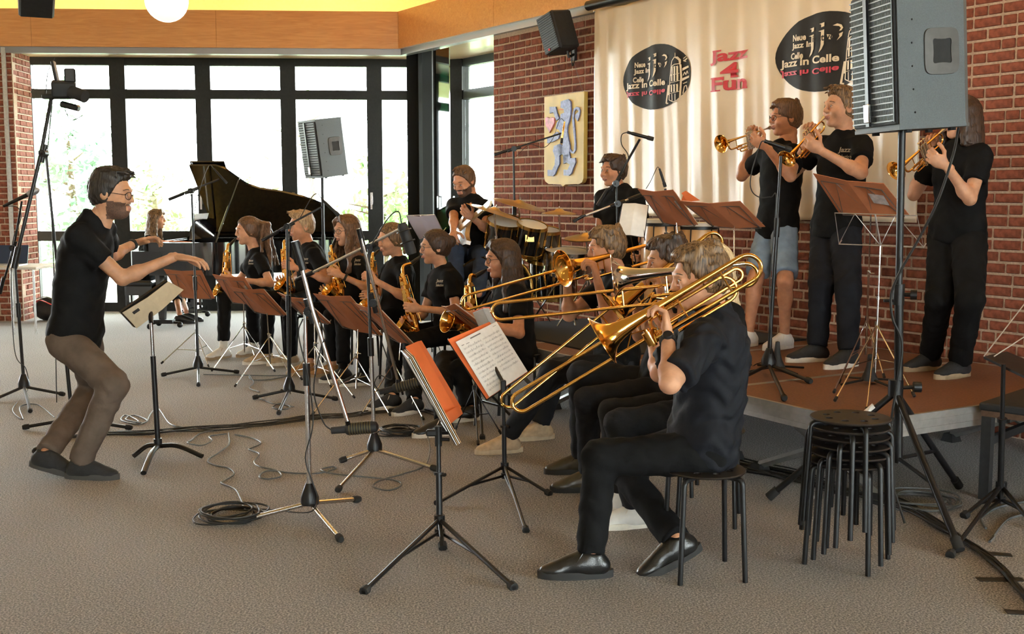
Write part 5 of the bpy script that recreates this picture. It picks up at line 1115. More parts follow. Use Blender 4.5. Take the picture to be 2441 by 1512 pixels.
m = MB(); m.box(pp(-.09, .72, .785), (.15, 1.22, .03)); m.build('white_keys', 'paper', pr)
m = MB()
for q in range(36): m.box(pp(-.06, .13 + q * .0335, .806), (.09, .012, .014))
tag(m.build('black_keys', 'black', pr), kind='stuff')
for (x, y) in ((.1, .12), (.1, 1.33), (1.85, 1.1)):
    m = MB(); m.tube([pp(x, y, .64), pp(x, y, .3), pp(x, y, .1)], (.075, .06, .045), 8); lg = m.build('leg', 'piano', pr)
    m = MB(); m.box(pp(x, y, .075), (.26, .12, .045))
    for q in (0, 2.1, 4.2): m.tube([pp(x, y, .075), pp(x + .2 * math.cos(q), y + .2 * math.sin(q), .06)], .014, 6); m.ball(pp(x + .2 * math.cos(q), y + .2 * math.sin(q), .036), .036, 10)
    m.build('caster', 'black', lg)
m = MB(); m.box(pp(.35, .72, .16), (.12, .4, .05)); m.tube([pp(.35, .6, .64), pp(.35, .6, .16)], .02, 6); m.tube([pp(.35, .84, .64), pp(.35, .84, .16)], .02, 6); m.build('pedal_lyre', 'piano', pr)
sh_ = empty('sheet_music', pp(.4, .8, 1.05), 'white sheet music on the desk of the grand piano', 'sheet music')
for y in (.55, .85): m = MB(); m.box(pp(.395, y, 1.18), (.004, .29, .3), roty(R(18))); m.build('sheet', 'paper', sh_)
bp_ = P_['pian']['pel']; bz = bp_[2] - .1
be = empty('piano_bench', (bp_[0], bp_[1], 0), 'black upholstered piano bench under the pianist', 'bench')
m = MB(); m.bbox((bp_[0] - .02, bp_[1], .45), (.36, .6, .07), .02); m.build('cushion', SH['black'], be)
m = MB(); m.box((bp_[0] - .02, bp_[1], .36), (.34, .56, .11)); m.build('frame', 'piano', be)
for x in (-.16, .12):
    for y in (-.25, .25): m = MB(); m.box((bp_[0] + x, bp_[1] + y, .155), (.05, .05, .31)); m.build('leg', 'piano', be)
# ---------------------------------------------------------------- drum kit
DK = 9.35
dk = empty('drum_kit', aty(1230, 700, DK) * V(1, 1, 0) + V(0, 0, HS), 'black drum kit with gold cymbals in front of the brick wall', 'drum kit')
shellm = mat('drum_black_lacquer', (.008, .008, .009), .1, coat=1); headm = mat('drum_head', (.75, .74, .7), .5); gold = mat('gold_hardware', (.75, .48, .15), .22, 1); cymm = mat('bronze_cymbal', (.68, .47, .2), .3, .85, var=.15, vscale=10)
def drum(px, py, Y, rad, dep, axis, name, front=None, hoop=gold, lugs=8, shell=shellm):
    c = aty(px, py, Y); axis = nrm(axis); u, v, w = frame(axis); m = MB(); m.lathe([(rad * .99, -dep / 2), (rad * .99, dep / 2)], c, axis, 28); o = m.build(name, shell, dk)
    m = MB(); m.lathe([(.001, dep / 2 + .006), (rad * .98, dep / 2 + .006)], c, axis, 28); m.lathe([(.001, -dep / 2 - .006), (rad * .98, -dep / 2 - .006)], c, axis, 28); m.build('drum_head', front or headm, o)
    m = MB()
    for sg in (1, -1): m.lathe([(rad * .99, sg * (dep / 2 - .016)), (rad * 1.03, sg * (dep / 2 - .014)), (rad * 1.03, sg * (dep / 2 + .014)), (rad * .98, sg * (dep / 2 + .012))], c, axis, 28)
    for k_ in range(lugs): a = 2 * math.pi * k_ / lugs; q = u * math.cos(a) + v * math.sin(a); m.cyl(c + q * rad * 1.02 - w * dep * .48, c + q * rad * 1.02 + w * dep * .48, .005, 6); m.box(c + q * rad * 1.0, (.02, .02, .05), np.array([u, v, w]).T)
    m.build('hoop', hoop, o)
    return c, o
kc, ko = drum(1178, 690, DK, .27, .4, (-.35, -.93, .02), 'bass_drum', mat('kick_head_black', (.012, .012, .016), .25))
vs_, fs_ = text_mesh('YAMAHA', .1, .004); kx = nrm(np.cross((0, 0, 1), V(-.35, -.93, .02))); kx = -kx if kx[0] < 0 else kx; kn = nrm(V(-.35, -.93, .02))
m = MB(); m.add([kc + kn * .212 + kx * v[0] + V(0, 0, 1) * v[1] * 1.2 + V(0, 0, .04) for v in vs_], fs_); m.build('lettering', mat('grey_print', (.25, .25, .27), .5), ko, smooth=False)
drum(1200, 561, DK - .05, .15, .24, (.15, -.35, 1), 'rack_tom'); c_, o_ = drum(1262, 570, DK - .1, .125, .24, (.2, -.3, 1), 'rack_tom')
m = MB(); m.box(c_ + V(0, -.13, 0.01), (.07, .008, .055)); m.build('badge', gold, o_)
drum(1295, 585, DK + .1, .13, .26, (.1, -.2, 1), 'rack_tom'); drum(1355, 625, DK - .1, .2, .17, (.05, -.12, 1), 'snare_drum', None, 'chrome', 10, M['chrome'])
drum(1318, 655, DK + .35, .2, .38, (.0, -.08, 1), 'floor_tom')
def cymbal(px, py, Y, rad, axis, base_px, name='cymbal', hat=False):
    c = aty(px, py, Y); axis = nrm(axis); m = MB(); m.lathe([(.004, .03), (.025, .028), (.045, .012), (rad * .6, .004), (rad, -.012), (rad * .6, .0), (.045, .006), (.004, .02)], c, axis, 40)
    if hat: m.lathe([(.004, -.045), (.04, -.036), (rad, -.02), (rad * .6, -.03)], c, axis, 40)
    o = m.build(name, cymm, dk)
    b = V(c[0] + .02, c[1] + .03, HS); m = MB(); m.tube([c + axis * .05, c - axis * .02], .006, 8); m.tube([c - axis * .02, c * V(1, 1, 0) + V(.01, .02, max(HS + .5, c[2] - .2))], .008, 8); m.tube([c * V(1, 1, 0) + V(.01, .02, max(HS + .5, c[2] - .2)), b + V(0, 0, .12)], .012, 8); m.lathe([(.02, .0), (.02, .05)], b + V(0, 0, .5), (0, 0, 1), 10, True)
    for q in range(3): a = q * 2.1 + px; m.tube([b + V(0, 0, .4), b + V(.25 * math.cos(a), .25 * math.sin(a), .012)], .008, 6)
    m.build('cymbal_stand', 'chrome', dk)
cymbal(1180, 503, DK - .25, .24, (.32, -.03, 1), None); cymbal(1238, 485, DK + .1, .225, (.24, -.1, 1), None); cymbal(1333, 506, DK + .05, .15, (.02, -.05, 1), None); cymbal(1398, 563, DK - .2, .18, (-.05, -.12, 1), None, 'hi_hat', True)
# ---------------------------------------------------------------- congas
cw_ = wood('conga_wood', (.5, .26, .09), (.62, .36, .15), .35, (6, 6, .6))
for (px, py, lab) in ((1578, 522, 'pale wooden conga beside the percussionist'), (1665, 530, 'pale wooden conga behind the tilted brown folder')):
    c = aty(px, py, 8.35); e = empty('conga', c * V(1, 1, 0) + V(0, 0, HS), lab, 'drum', 'congas'); h = c[2] - HS
    m = MB(); m.lathe([(.1, 0.0), (.115, h * .2), (.155, h * .55), (.15, h * .8), (.13, h - .01)], c * V(1, 1, 0) + V(0, 0, HS), (0, 0, 1), 28); m.build('shell', cw_, e)
    m = MB(); m.lathe([(.001, 0), (.132, 0), (.138, -.005), (.138, -.03), (.134, -.03)], c, (0, 0, 1), 28); m.build('drum_head', headm, e)
    m = MB(); m.lathe([(.139, -.028), (.145, -.03), (.145, -.05), (.139, -.052)], c, (0, 0, 1), 28)
    for k_ in range(6): a = k_ * math.pi / 3; q = V(math.cos(a), math.sin(a), 0); m.tube([c + q * .148 - V(0, 0, .04), c + q * .162 - V(0, 0, .2)], .005, 6); m.box(c + q * .158 - V(0, 0, .2), (.02, .02, .04))
    m.build('rim', 'black', e)
# ---------------------------------------------------------------- microphone stands
def legs3(root, hub, feet, r=.011, m_='black', cap=True, z0=0.):
    for f in feet:
        m = MB(); m.cyl(hub, f, r, 10); lg = m.build('leg', m_, root)
        if cap: m = MB(); d = nrm(f - hub); m.tube([f - d * .035, f - d * .01, f + d * .006], (r * 1.55, r * 1.7, r * 1.3), 10); m.build('rubber_foot', 'rubber', lg)
def mic_stand(label, base, top, feet, col='black', upper='black', z0=0., hub=.11, mid=.55, lean=True, grp='microphone stands'):
    b = atz(base[0], base[1], z0); Y = b[1]; t = aty(top[0], top[1], Y); r = empty('microphone_stand', b, label, 'microphone stand', grp)
    h = b + V(0, 0, hub); mdp = h + (t - h) * mid
    m = MB(); m.lathe([(.045, -.055), (.045, -.02), (.03, .02), (.018, .05)], h, t - h, 14, True); m.build('hub', 'black', r)
    legs3(r, h - V(0, 0, .05), [atz(x, y, z0 + .018) for x, y in feet], .011, col)
    m = MB(); m.cyl(h, mdp, .0125, 12); m.build('lower_tube', col, r)
    m = MB(); m.tube([mdp - (t - h) * .02, mdp + nrm(t - h) * .09], .018, 12); m.build('height_clutch', 'black', r)
    m = MB(); m.cyl(mdp, t, .009, 10); m.build('upper_tube', upper, r)
    return r, b, t
def boom(r, pts, Y, rad=.0085, col='black', joint=None, tip=None):
    """pts: (px, py, dY) along the arm"""
    P = [aty(x, y, Y + d) for x, y, d in pts]; m = MB(); m.tube(P, rad, 10); o = m.build('boom_arm', col, r)
    m = MB(); d = nrm(P[-1] - P[0]); m.tube([P[0], P[0] + d * .14], rad * 1.7, 10); m.build('counterweight', 'black', o)
    if joint is not None: j = aty(joint[0], joint[1], Y + joint[2]); m = MB(); m.cyl(j - V(.0, .03, 0), j + V(0, .03, 0), .024, 12); m.tube([j - d * .06, j + d * .06], .015, 10); m.cyl(j - V(0, .06, 0), j - V(0, .03, 0), .008, 8); m.build('swivel_joint', 'black', o)
    return P
def mic(label, p0, p1, r=.011, kind='pencil', body='black'):
    """p0 cable end, p1 head end"""
    d = nrm(p1 - p0); L = np.linalg.norm(p1 - p0); e = empty('microphone', p0, label, 'microphone', 'microphones'); m = MB()
    if kind == 'pencil':
        m.tube([p0, p0 + d * L * .15, p0 + d * L * .2, p0 + d * L * .75], (r * .8, r * .8, r, r), 12); m.build('body', body, e); m = MB(); m.tube([p0 + d * L * .75, p0 + d * L * .78, p1 - d * .004, p1], (r * 1.02, r * 1.25, r * 1.25, r), 12); m.build('grille', 'blackmatte', e)
    elif kind == 'vocal':
        m.tube([p0, p0 + d * L * .7], (r * .75, r * 1.2), 12); m.build('body', body, e); m = MB(); m.ball(p0 + d * L * .84, (r * 1.9, r * 1.9, L * .19), 14, np.array(frame(d)).T); m.build('grille', 'steel', e)
    else:   # ribbed broadcast microphone
        m.tube([p0, p0 + d * L * .3], (r * .55, r * .6), 14); m.tube([p0 + d * L * .3, p0 + d * L * .34, p1 - d * .03, p1 - d * .008, p1], (r * .7, r * .95, r * .95, r * .8, r * .3), 18); m.build('body', 'blackmatte', e)
        m = MB()
        for k in range(9): c = p0 + d * L * (.38 + .055 * k); m.tube([c, c + d * .006], r * 1.04, 18)
        m.build('ribs', mat('olive_ribs', (.1, .085, .045), .4, .6) if 'olive' not in M else M['olive'], e)
    return e
M['olive'] = mat('olive_ribs', (.1, .085, .045), .4, .6)
def lead(label, pts, r=.0035, m_='cable', grp='microphone cables', name='cable'):
    m = MB(); m.tube(spline(pts, 7), r, 6); o = m.build(name, m_); recenter(o, pts[0]); tag(o, label, 'cable', grp); return o
g = lambda *q: [atz(x, y, .006) for x, y in q]
# piano stand
r, b, t = mic_stand('black boom stand in front of the grand piano', (473, 892), (457, 462), ((386, 894), (568, 887), (473, 918)), mid=.45)
P = boom(r, ((402, 476, 0), (457, 452, 0), (522, 428, .15)), b[1], joint=(456, 455, 0))
mic('slim microphone aimed into the raised piano lid', aty(510, 402, b[1] + .15), aty(541, 437, b[1] + .15), .009)
lead('thin lead from the piano microphone along its stand', [aty(510, 402, b[1] + .15), aty(498, 395, b[1] + .15), aty(480, 440, b[1]), aty(463, 520, b[1] - .03), aty(468, 700, b[1] - .03), aty(474, 880, b[1] - .03)])
# dark stand in front of the second saxophonist, with long boom and pencil mic
r, b, t = mic_stand('black boom stand between the first two saxophonists', (690, 948), (684, 548), ((604, 948), (803, 951), (664, 985)), mid=.5)
boom(r, ((624, 574, 0), (686, 537, 0), (768, 493, .1)), b[1], joint=(685, 540, 0), rad=.008)
mic('black pencil microphone pointing down beside the blond saxophonist', aty(767, 475, b[1] + .1), aty(808, 514, b[1] + .1), .0115)
lead('looped lead above the blond saxophonist', [aty(767, 475, b[1] + .1), aty(757, 462, b[1] + .1), aty(742, 472, b[1] + .05), aty(715, 520, b[1]), aty(690, 560, b[1] - .02), aty(694, 760, b[1] - .03), aty(692, 940, b[1] - .03)])
# silver stand with ribbed mic low on its boom
r, b, t = mic_stand('silver boom stand nearest the cable coil', (739, 1228), (727, 745), ((580, 1240), (856, 1190), (812, 1286)), 'chrome', 'chrome', mid=.62)
P = boom(r, ((703, 575, -.12), (745, 740, -.1), (828, 1004, -.08)), b[1], .011, 'chrome', (738, 742, -.05))
mp = aty(800, 1024, b[1] - .06); mic('ribbed black microphone hanging low over the cables', aty(790, 1027, b[1] - .06), aty(902, 1017, b[1] - .06), .03, 'ribbed')
m = MB(); m.tube([P[-1], aty(832, 1022, b[1] - .06)], .012, 8); m.build('clip', 'black', r)
lead('lead hanging from the low ribbed microphone', [aty(792, 1027, b[1] - .06), aty(770, 1005, b[1] - .06), aty(748, 930, b[1] - .1), aty(765, 830, b[1] - .1), aty(775, 800, b[1] - .1), aty(752, 740, b[1] - .03)])
lead('lead wound down the silver boom stand', [aty(722, 760, b[1] - .03), aty(712, 800, b[1] - .03), aty(735, 900, b[1] - .03), aty(746, 1010, b[1] - .03), aty(728, 1090, b[1] - .03), aty(745, 1150, b[1] - .03), aty(756, 1190, b[1] - .05), atz(735, 1222, .06), atz(640, 1215, .006), atz(560, 1212, .006)])
# second silver stand with two arms
r, b, t = mic_stand('silver stand with two boom arms in front of the ponytail saxophonist', (893, 1095), (879, 700), ((812, 1098), (1040, 1118), (805, 1168)), 'chrome', 'black', mid=.6)
P = boom(r, ((855, 545, -.15), (905, 735, -.1), (948, 905, .05)), b[1], .0095, 'chrome', (890, 722, -.05))
mic('ribbed black microphone beside the orange folder', aty(905, 935, b[1] + .05), aty(1012, 908, b[1] + .05), .03, 'ribbed')
m = MB(); m.tube([P[-1], aty(948, 925, b[1] + .05)], .012, 8); m.build('clip', 'black', r)
P2 = boom(r, ((708, 668, .35), (868, 590, .1), (955, 545, -.05)), b[1], .0085, 'alu', (880, 590, .05))
m = MB(); m.cyl(t, aty(879, 588, b[1]), .009, 10); m.build('extension_tube', 'black', r)
cmic = empty('microphone', aty(955, 545, b[1] - .05), 'large black studio microphone in a shock mount before the ponytail girl', 'microphone', 'microphones')
p0, p1 = aty(957, 532, b[1] - .06), aty(982, 606, b[1] - .06); d = nrm(p1 - p0)
m = MB(); m.tube([p0, p0 + d * .02, p1 - d * .02, p1], (.02, .03, .032, .028), 16); m.build('body', 'blackmatte', cmic); m = MB()
for q in (.25, .6): c = p0 + (p1 - p0) * q; m.tube(arc(c, .042, 0, 2 * math.pi, *frame(d)[:2], 16), .004, 6)
m.build('shock_mount', 'black', cmic)
lead('arched lead above the ponytail saxophonist', [p0, aty(950, 505, b[1] - .05), aty(930, 515, b[1]), aty(900, 560, b[1]), aty(875, 620, b[1] - .02), aty(882, 760, b[1] - .03)])
lead('looped lead at the ribbed microphone by the orange folder', [aty(907, 935, b[1] + .05), aty(893, 915, b[1] + .05), aty(905, 895, b[1] + .05), aty(935, 900, b[1] + .03), aty(905, 800, b[1] - .05)])
# left background stands
r, b, t = mic_stand('dark stand with vocal microphone at the left edge', (58, 940), (33, 592), ((-12, 952), (152, 940), (72, 980)), col='blackmatte', mid=.5)
boom(r, ((0, 700, .05), (33, 590, 0), (52, 480, -.05)), b[1], joint=(33, 592, 0))
mic('vocal microphone lying on a clip at the left edge', aty(8, 492, b[1] - .05), aty(92, 452, b[1] - .05), .014, 'vocal')
lead('lead curling down the stand at the left edge', [aty(8, 492, b[1] - .05), aty(40, 494, b[1] - .04), aty(50, 520, b[1] - .04), aty(28, 600, b[1] - .04), aty(34, 830, b[1] - .05), aty(62, 880, b[1] - .06)] + g((66, 930), (30, 975), (55, 1000), (48, 970), (90, 965), (130, 995)))
r, b, t = mic_stand('tall black boom stand carrying the camera behind the conductor', (172, 1020), (110, 372), ((56, 1019), (312, 1020), (82, 1076)), mid=.3)
P = boom(r, ((33, 640, -.1), (98, 365, -.04), (122, 236, .05)), b[1], .012, joint=(104, 366, -.03))
ce = aty(152, 212, b[1] + .05); cr_ = empty('camera_rig', P[-1], 'black video camera with lamp on top of the tall boom stand', 'camera')
m = MB(); rt = rotz(R(20)) @ rotx(R(12)); m.bbox(ce, (.15, .12, .1), .01, rt); m.cyl(ce + rt @ V(.05, -.05, -.01), ce + rt @ V(.13, -.13, -.03), .04, 14); m.build('camera_body', 'blackmatte', cr_)
m = MB(); m.bbox(ce + V(.045, 0, .085), (.07, .05, .09), .008, rotz(R(15))); m.bbox(ce + V(-.05, 0, .1), (.02, .05, .16), .006, roty(R(-10))); m.build('viewfinder', 'black', cr_)
m = MB(); m.bbox(ce + V(-.04, 0, -.05), (.2, .05, .03), .006); m.bbox(ce + V(.03, .02, -.11), (.12, .07, .04), .01, roty(R(15))); m.tube([P[-1], ce + V(-.06, 0, -.05)], .012, 8); m.build('mount', 'black', cr_)
m = MB(); m.tube(spline([ce + V(-.05, 0, .2), ce + V(-.1, 0, .1), ce + V(-.12, 0, -.06)]), .003, 5); m.tube(spline([ce + V(.0, 0, -.13), ce + V(.04, 0, -.2), ce + V(.12, 0, -.17)]), .003, 5); m.build('wires', 'cable', cr_)
lead('long lead hanging from the video camera down its stand', [aty(125, 240, b[1]), aty(117, 320, b[1] + .02), aty(112, 400, b[1] - .03), aty(122, 500, b[1] - .03), aty(130, 700, b[1] - .03), aty(135, 960, b[1] - .03)])
# trumpet microphone on the stage
r, b, t = mic_stand('black stand with microphone in front of the trumpeters', (1832, 893), (1862, 372), ((1762, 905), (1932, 909), (1870, 950)), z0=HS, mid=.62)
mic('black microphone below the trumpet bells', aty(1822, 336, b[1]), aty(1886, 358, b[1]), .014)
lead('lead looping below the trumpet microphone', [aty(1822, 336, b[1]), aty(1812, 345, b[1]), aty(1790, 420, b[1]), aty(1792, 455, b[1]), aty(1812, 471, b[1]), aty(1838, 470, b[1] - .02), aty(1850, 480, b[1] - .03), aty(1834, 700, b[1] - .03), aty(1838, 840, b[1] - .04), atz(1800, 870, HS + .006), atz(1768, 890, HS + .006), atz(1775, 915, HS + .006)])
# two arms over the percussion
r, b, t = mic_stand('black boom stand with microphone beside the percussionist', (1478, 822), (1470, 440), ((1440, 838), (1520, 834), (1480, 850)), z0=HS, mid=.6)
boom(r, ((1425, 490, 0), (1470, 430, 0), (1525, 332, -.1)), b[1], .009, joint=(1468, 438, 0))
mic('black pencil microphone above the percussionist', aty(1495, 315, b[1] - .1), aty(1558, 332, b[1] - .1), .0125)
lead('lead curving off the microphone above the percussionist', [aty(1495, 315, b[1] - .1), aty(1482, 322, b[1] - .1), aty(1482, 345, b[1] - .1), aty(1498, 375, b[1] - .08), aty(1480, 420, b[1] - .03)])
boom(r, ((1535, 462, .1), (1470, 486, .0), (1392, 515, -.1)), b[1], .008, 'alu', (1472, 486, 0))
mic('short black microphone over the hi-hat', aty(1396, 512, b[1] - .1), aty(1366, 528, b[1] - .1), .011)
r, b, t = mic_stand('thin black overhead stand behind the cymbals', (1230, 762), (1224, 352), ((1200, 770), (1256, 770), (1232, 782)), z0=HS, mid=.6)
boom(r, ((1178, 369, 0), (1224, 354, 0), (1338, 318, .1)), b[1], .0075, joint=(1225, 355, 0))
mic('slim gold microphone hanging in front of the lion shield', aty(1346, 290, b[1] + .1), aty(1338, 342, b[1] + .1), .009, 'pencil', 'brass')
lead('thin lead looping below the overhead boom', [aty(1346, 290, b[1] + .1), aty(1335, 285, b[1] + .1), aty(1318, 330, b[1] + .08), aty(1296, 352, b[1] + .05), aty(1262, 345, b[1]), aty(1232, 372, b[1])], .0025)
mc = aty(1583, 452, 8.2); mic('small condenser microphone above the congas', aty(1572, 402, 8.2), aty(1586, 446, 8.2), .01)
r, b, t = mic_stand('short black stand holding the conga microphone', (1590, 818), (1586, 450), ((1560, 828), (1618, 828), (1592, 838)), z0=HS, mid=.6)
lead('thin lead rising from the conga microphone', [aty(1572, 402, 8.2), aty(1566, 400, 8.2), aty(1552, 430, 8.2), aty(1540, 450, 8.2)], .0025)
# ---------------------------------------------------------------- folding music stands and folders
def desk_frame(r, C, col='alu'):
    """C: TL TR BR BL of the open wire desk"""
    TL, TR_, BR, BL = C; m = MB(); w = .0034; mid_t, mid_b = (TL + TR_) / 2, (BL + BR) / 2
    m.tube([TL, TR_, BR, BL], w, 6, closed=True); m.tube([BL, (mid_t + TL) / 2, mid_b], w * .8, 6); m.tube([BR, (mid_t + TR_) / 2, mid_b], w * .8, 6); m.tube([mid_t, mid_b], w * 1.6, 6)
    n = nrm(np.cross(TR_ - TL, BL - TL)); m.tube([BL, BL + n * .05], w, 6); m.tube([BR, BR + n * .05], w, 6); m.build('desk', col, r)
def fold_stand(label, top, base, feet, col='chrome', z0=0., C=None, dcol='alu', rad=.0052, hub=.32, grp='folding music stands', capr=1.7):
    b = atz(base[0], base[1], z0) if len(base) == 2 else V(base[0], base[1], z0); r = empty('music_stand', b, label, 'music stand', grp); t = top
    ax = t - b; m = MB(); m.cyl(b + ax * .08, b + ax * .62, rad * 1.25, 10); m.build('lower_tube', col, r)
    m = MB(); m.cyl(b + ax * .55, t, rad * .9, 10); m.build('upper_tube', col, r)
    m = MB(); c = b + ax * .62; m.tube([c - ax * .008, c + ax * .015], rad * 2, 10); m.tube([c, c + V(.03, -.02, .0)], rad * .8, 6); m.build('wing_screw', col, r)
    hi = b + V(0, 0, hub); lo = b + V(0, 0, hub * .42)
    for f in feet:
        f = atz(f[0], f[1], z0 + .01) if len(f) == 2 else np.asarray(f); m = MB(); m.cyl(hi, f, rad * .85, 8); m.cyl(lo, (hi * .45 + f * .55), rad * .7, 6); lg = m.build('leg', col, r)
        m = MB(); d = nrm(f - hi); m.tube([f - d * .03, f], rad * capr, 8); m.build('rubber_foot', 'rubber', lg)
    m = MB(); m.tube([hi - V(0, 0, .02), hi + V(0, 0, .02)], rad * 2.2, 10); m.tube([lo - V(0, 0, .015), lo + V(0, 0, .015)], rad * 2, 10); m.build('collar', 'black' if col == 'black' else col, r)
    if C is not None: desk_frame(r, C, dcol)
    return r
def folder(label, C, cov='brown', sheets=True, side=1, cat='folder', open_=.02, tabm=None, grp='music folders'):
    """C: TL TR BR BL of the open folder; side: which way the pages face"""
    TL, TR_, BR, BL = [np.asarray(c, float) for c in C]; n = nrm(np.cross(TR_ - TL, BL - TL)) * side; r = empty('music_folder', (BL + BR) / 2, label, cat, grp)
    mt, mb = (TL + TR_) / 2 - n * open_, (BL + BR) / 2 - n * open_
    for (a, b, c, d) in ((TL, mt, mb, BL), (mt, TR_, BR, mb)):
        m = MB(); m.add([a, b, c, d, a + n * .004, b + n * .004, c + n * .004, d + n * .004], [[0, 1, 2, 3], [7, 6, 5, 4], [0, 4, 5, 1], [1, 5, 6, 2], [2, 6, 7, 3], [3, 7, 4, 0]]); m.build('cover', cov, r)
        if sheets:
            for k in range(2):
                u = (b - a) * .04; v = (d - a) * (.03 + .01 * k); q = n * (.007 + .003 * k); m = MB(); P4 = [a + u + v, b - u + v - (d - a) * .0, c - u - v * .4, d + u - v * .4]; P4 = [p + q for p in P4]; m.add(P4 + [p + n * .002 for p in P4], [[0, 1, 2, 3], [7, 6, 5, 4], [0, 4, 5, 1], [1, 5, 6, 2], [2, 6, 7, 3], [3, 7, 4, 0]]); m.build('sheet', 'paper', r)
    return r
def quad(px, Yc, lr, tb): # TL TR BR BL pixels; lr: right side nearer by lr, tb: top nearer by tb
    o = ((lr / 2, -tb / 2), (-lr / 2, -tb / 2), (-lr / 2, tb / 2), (lr / 2, tb / 2)); return [aty(x, y, Yc + a + b) for (x, y), (a, b) in zip(px, o)]
lbl_m = mat('grey_sticker', (.42, .36, .34), .6, var=.2)
def player_stand(who, px, Yc, base, feet, lr=.22, tb=.16, z0=0., col='chrome', sticker=True, fold_lab=None, sc=1., hub=.3):
    C = quad(px, Yc, lr, tb); n = nrm(np.cross(C[1] - C[0], C[3] - C[0])); n = n if np.dot(n, EYE - C[0]) > 0 else -n
    sd = 1 if np.dot(nrm(np.cross(C[1] - C[0], C[3] - C[0])), EYE - C[0]) < 0 else -1
    f = folder(fold_lab or 'brown music folder ' + who, C, side=sd)
    if sticker:
        TL, TR_, BR, BL = C; a = TL + (TR_ - TL) * .68 + (BL - TL) * .3; u, v = (TR_ - TL) * .22, (BL - TL) * .24; m = MB(); q = n * .006; P4 = [a + q, a + u + q, a + u + v + q, a + v + q]; m.add(P4 + [p + n * .001 for p in P4], [[0, 1, 2, 3], [4, 5, 6, 7], [0, 1, 5, 4], [1, 2, 6, 5], [2, 3, 7, 6], [3, 0, 4, 7]]); m.build('sticker', lbl_m, f)
    Q = [c + n * .014 for c in C]; cen_ = (Q[0] + Q[2]) / 2; Q = [cen_ + (c - cen_) * .86 + (Q[3] - Q[0]) * .07 for c in Q]
    fold_stand('chrome folding music stand ' + who, (Q[2] + Q[3]) / 2 + (Q[0] - Q[3]) * .1, base, feet, col, z0, Q, 'wire', hub=hub)
player_stand('left of the curly-haired saxophonist', ((390, 642), (480, 645), (512, 712), (430, 708)), 10.6, (469, 868), ((384, 867), (515, 850), (498, 876)))
player_stand('before the curly-haired saxophonist', ((506, 654), (582, 661), (622, 724), (552, 720)), 10.1, (583, 850), ((505, 884), (655, 885), (612, 862)))
player_stand('before the blond saxophonist', ((546, 684), (628, 690), (684, 752), (604, 742)), 9.7, (645, 880), ((560, 921), (690, 892), (720, 905)))
player_stand('beside the lower silver boom arm', ((660, 697), (722, 712), (788, 772), (728, 756)), 9.4, (752, 910), ((668, 935), (845, 948), (790, 925)), sticker=False)
player_stand('before the girl with wavy hair', ((746, 700), (834, 706), (912, 800), (812, 776)), 8.95, (849, 940), ((745, 988), (930, 990), (895, 935)))
player_stand('before the girl with the ponytail', ((842, 722), (902, 734), (1002, 838), (930, 802)), 8.4, (940, 960), ((860, 990), (1010, 1000), (960, 940)))
player_stand('between the bun saxophonist and the sheet music', ((1052, 730), (1082, 724), (1172, 792), (1138, 800)), 7.6, (1130, 1035), ((1085, 1025), (1195, 1035), (1140, 1060)), col='black', sticker=False, fold_lab='cream-edged orange folder seen from its edge before the bun saxophonist')
folder('orange folder with loose pages behind the sheet music', quad(((1128, 742), (1168, 732), (1192, 782), (1150, 792)), 7.0, .2, .12), 'orange', side=-1)
# trumpets' folders on stage stands
player_stand('nearest the percussionist', ((1520, 451), (1604, 453), (1664, 536), (1578, 530)), 7.7, (1640, 850), ((1600, 862), (1680, 866), (1650, 875)), z0=HS)
player_stand('before the trumpeter with glasses', ((1620, 479), (1764, 480), (1824, 541), (1692, 537)), 7.5, (1748, 868), ((1700, 885), (1778, 893), (1790, 872)), z0=HS, lr=.15)
player_stand('before the tall trumpeter', ((1938, 414), (2106, 438), (2168, 514), (2000, 508)), 6.72, (2063, 874), ((2000, 912), (2108, 900), (1988, 935)), z0=HS, lr=.2)
folder('bright orange folder tip behind the trumpet stands', quad(((1628, 466), (1634, 455), (1668, 478), (1622, 484)), 7.75, .05, .05), 'orange', sheets=False)
Cq = quad(((1990, 508), (2186, 514), (2202, 590), (2000, 582)), 6.4, .25, .06); fold_stand('empty chrome folding stand with open desk on the stage', (Cq[2] + Cq[3]) / 2, (2085, 915), ((1990, 955), (2180, 945), (2066, 1000 - 20)), 'chrome', HS, Cq, 'alu', hub=.34)
# guitarist's pale desk, percussionist's sheet
Cg = quad(((968, 514), (1036, 512), (1056, 552), (1000, 570)), 9.3, .2, .12); fold_stand('folding stand with pale desk between saxophonists and guitarist', (Cg[2] + Cg[3]) / 2, (1030, 860), ((1005, 868), (1060, 868), (1035, 880)), 'black', 0, Cg, 'alu'); folder('pale lilac sheets on the stand of the guitarist', Cg, mat('lilac_paper', (.5, .45, .52), .7), sheets=False, side=1, grp=None)
Cp = quad(((1484, 485), (1546, 490), (1536, 566), (1470, 560)), 8.0, .05, -.1); fold_stand('black stand holding the sheet of the percussionist', (Cp[2] + Cp[3]) / 2, (1545, 770), ((1515, 782), (1578, 782), (1545, 790)), 'black', HS, Cp, 'black'); folder('printed music sheet before the percussionist', Cp, 'paper', sheets=False, side=1, grp=None)
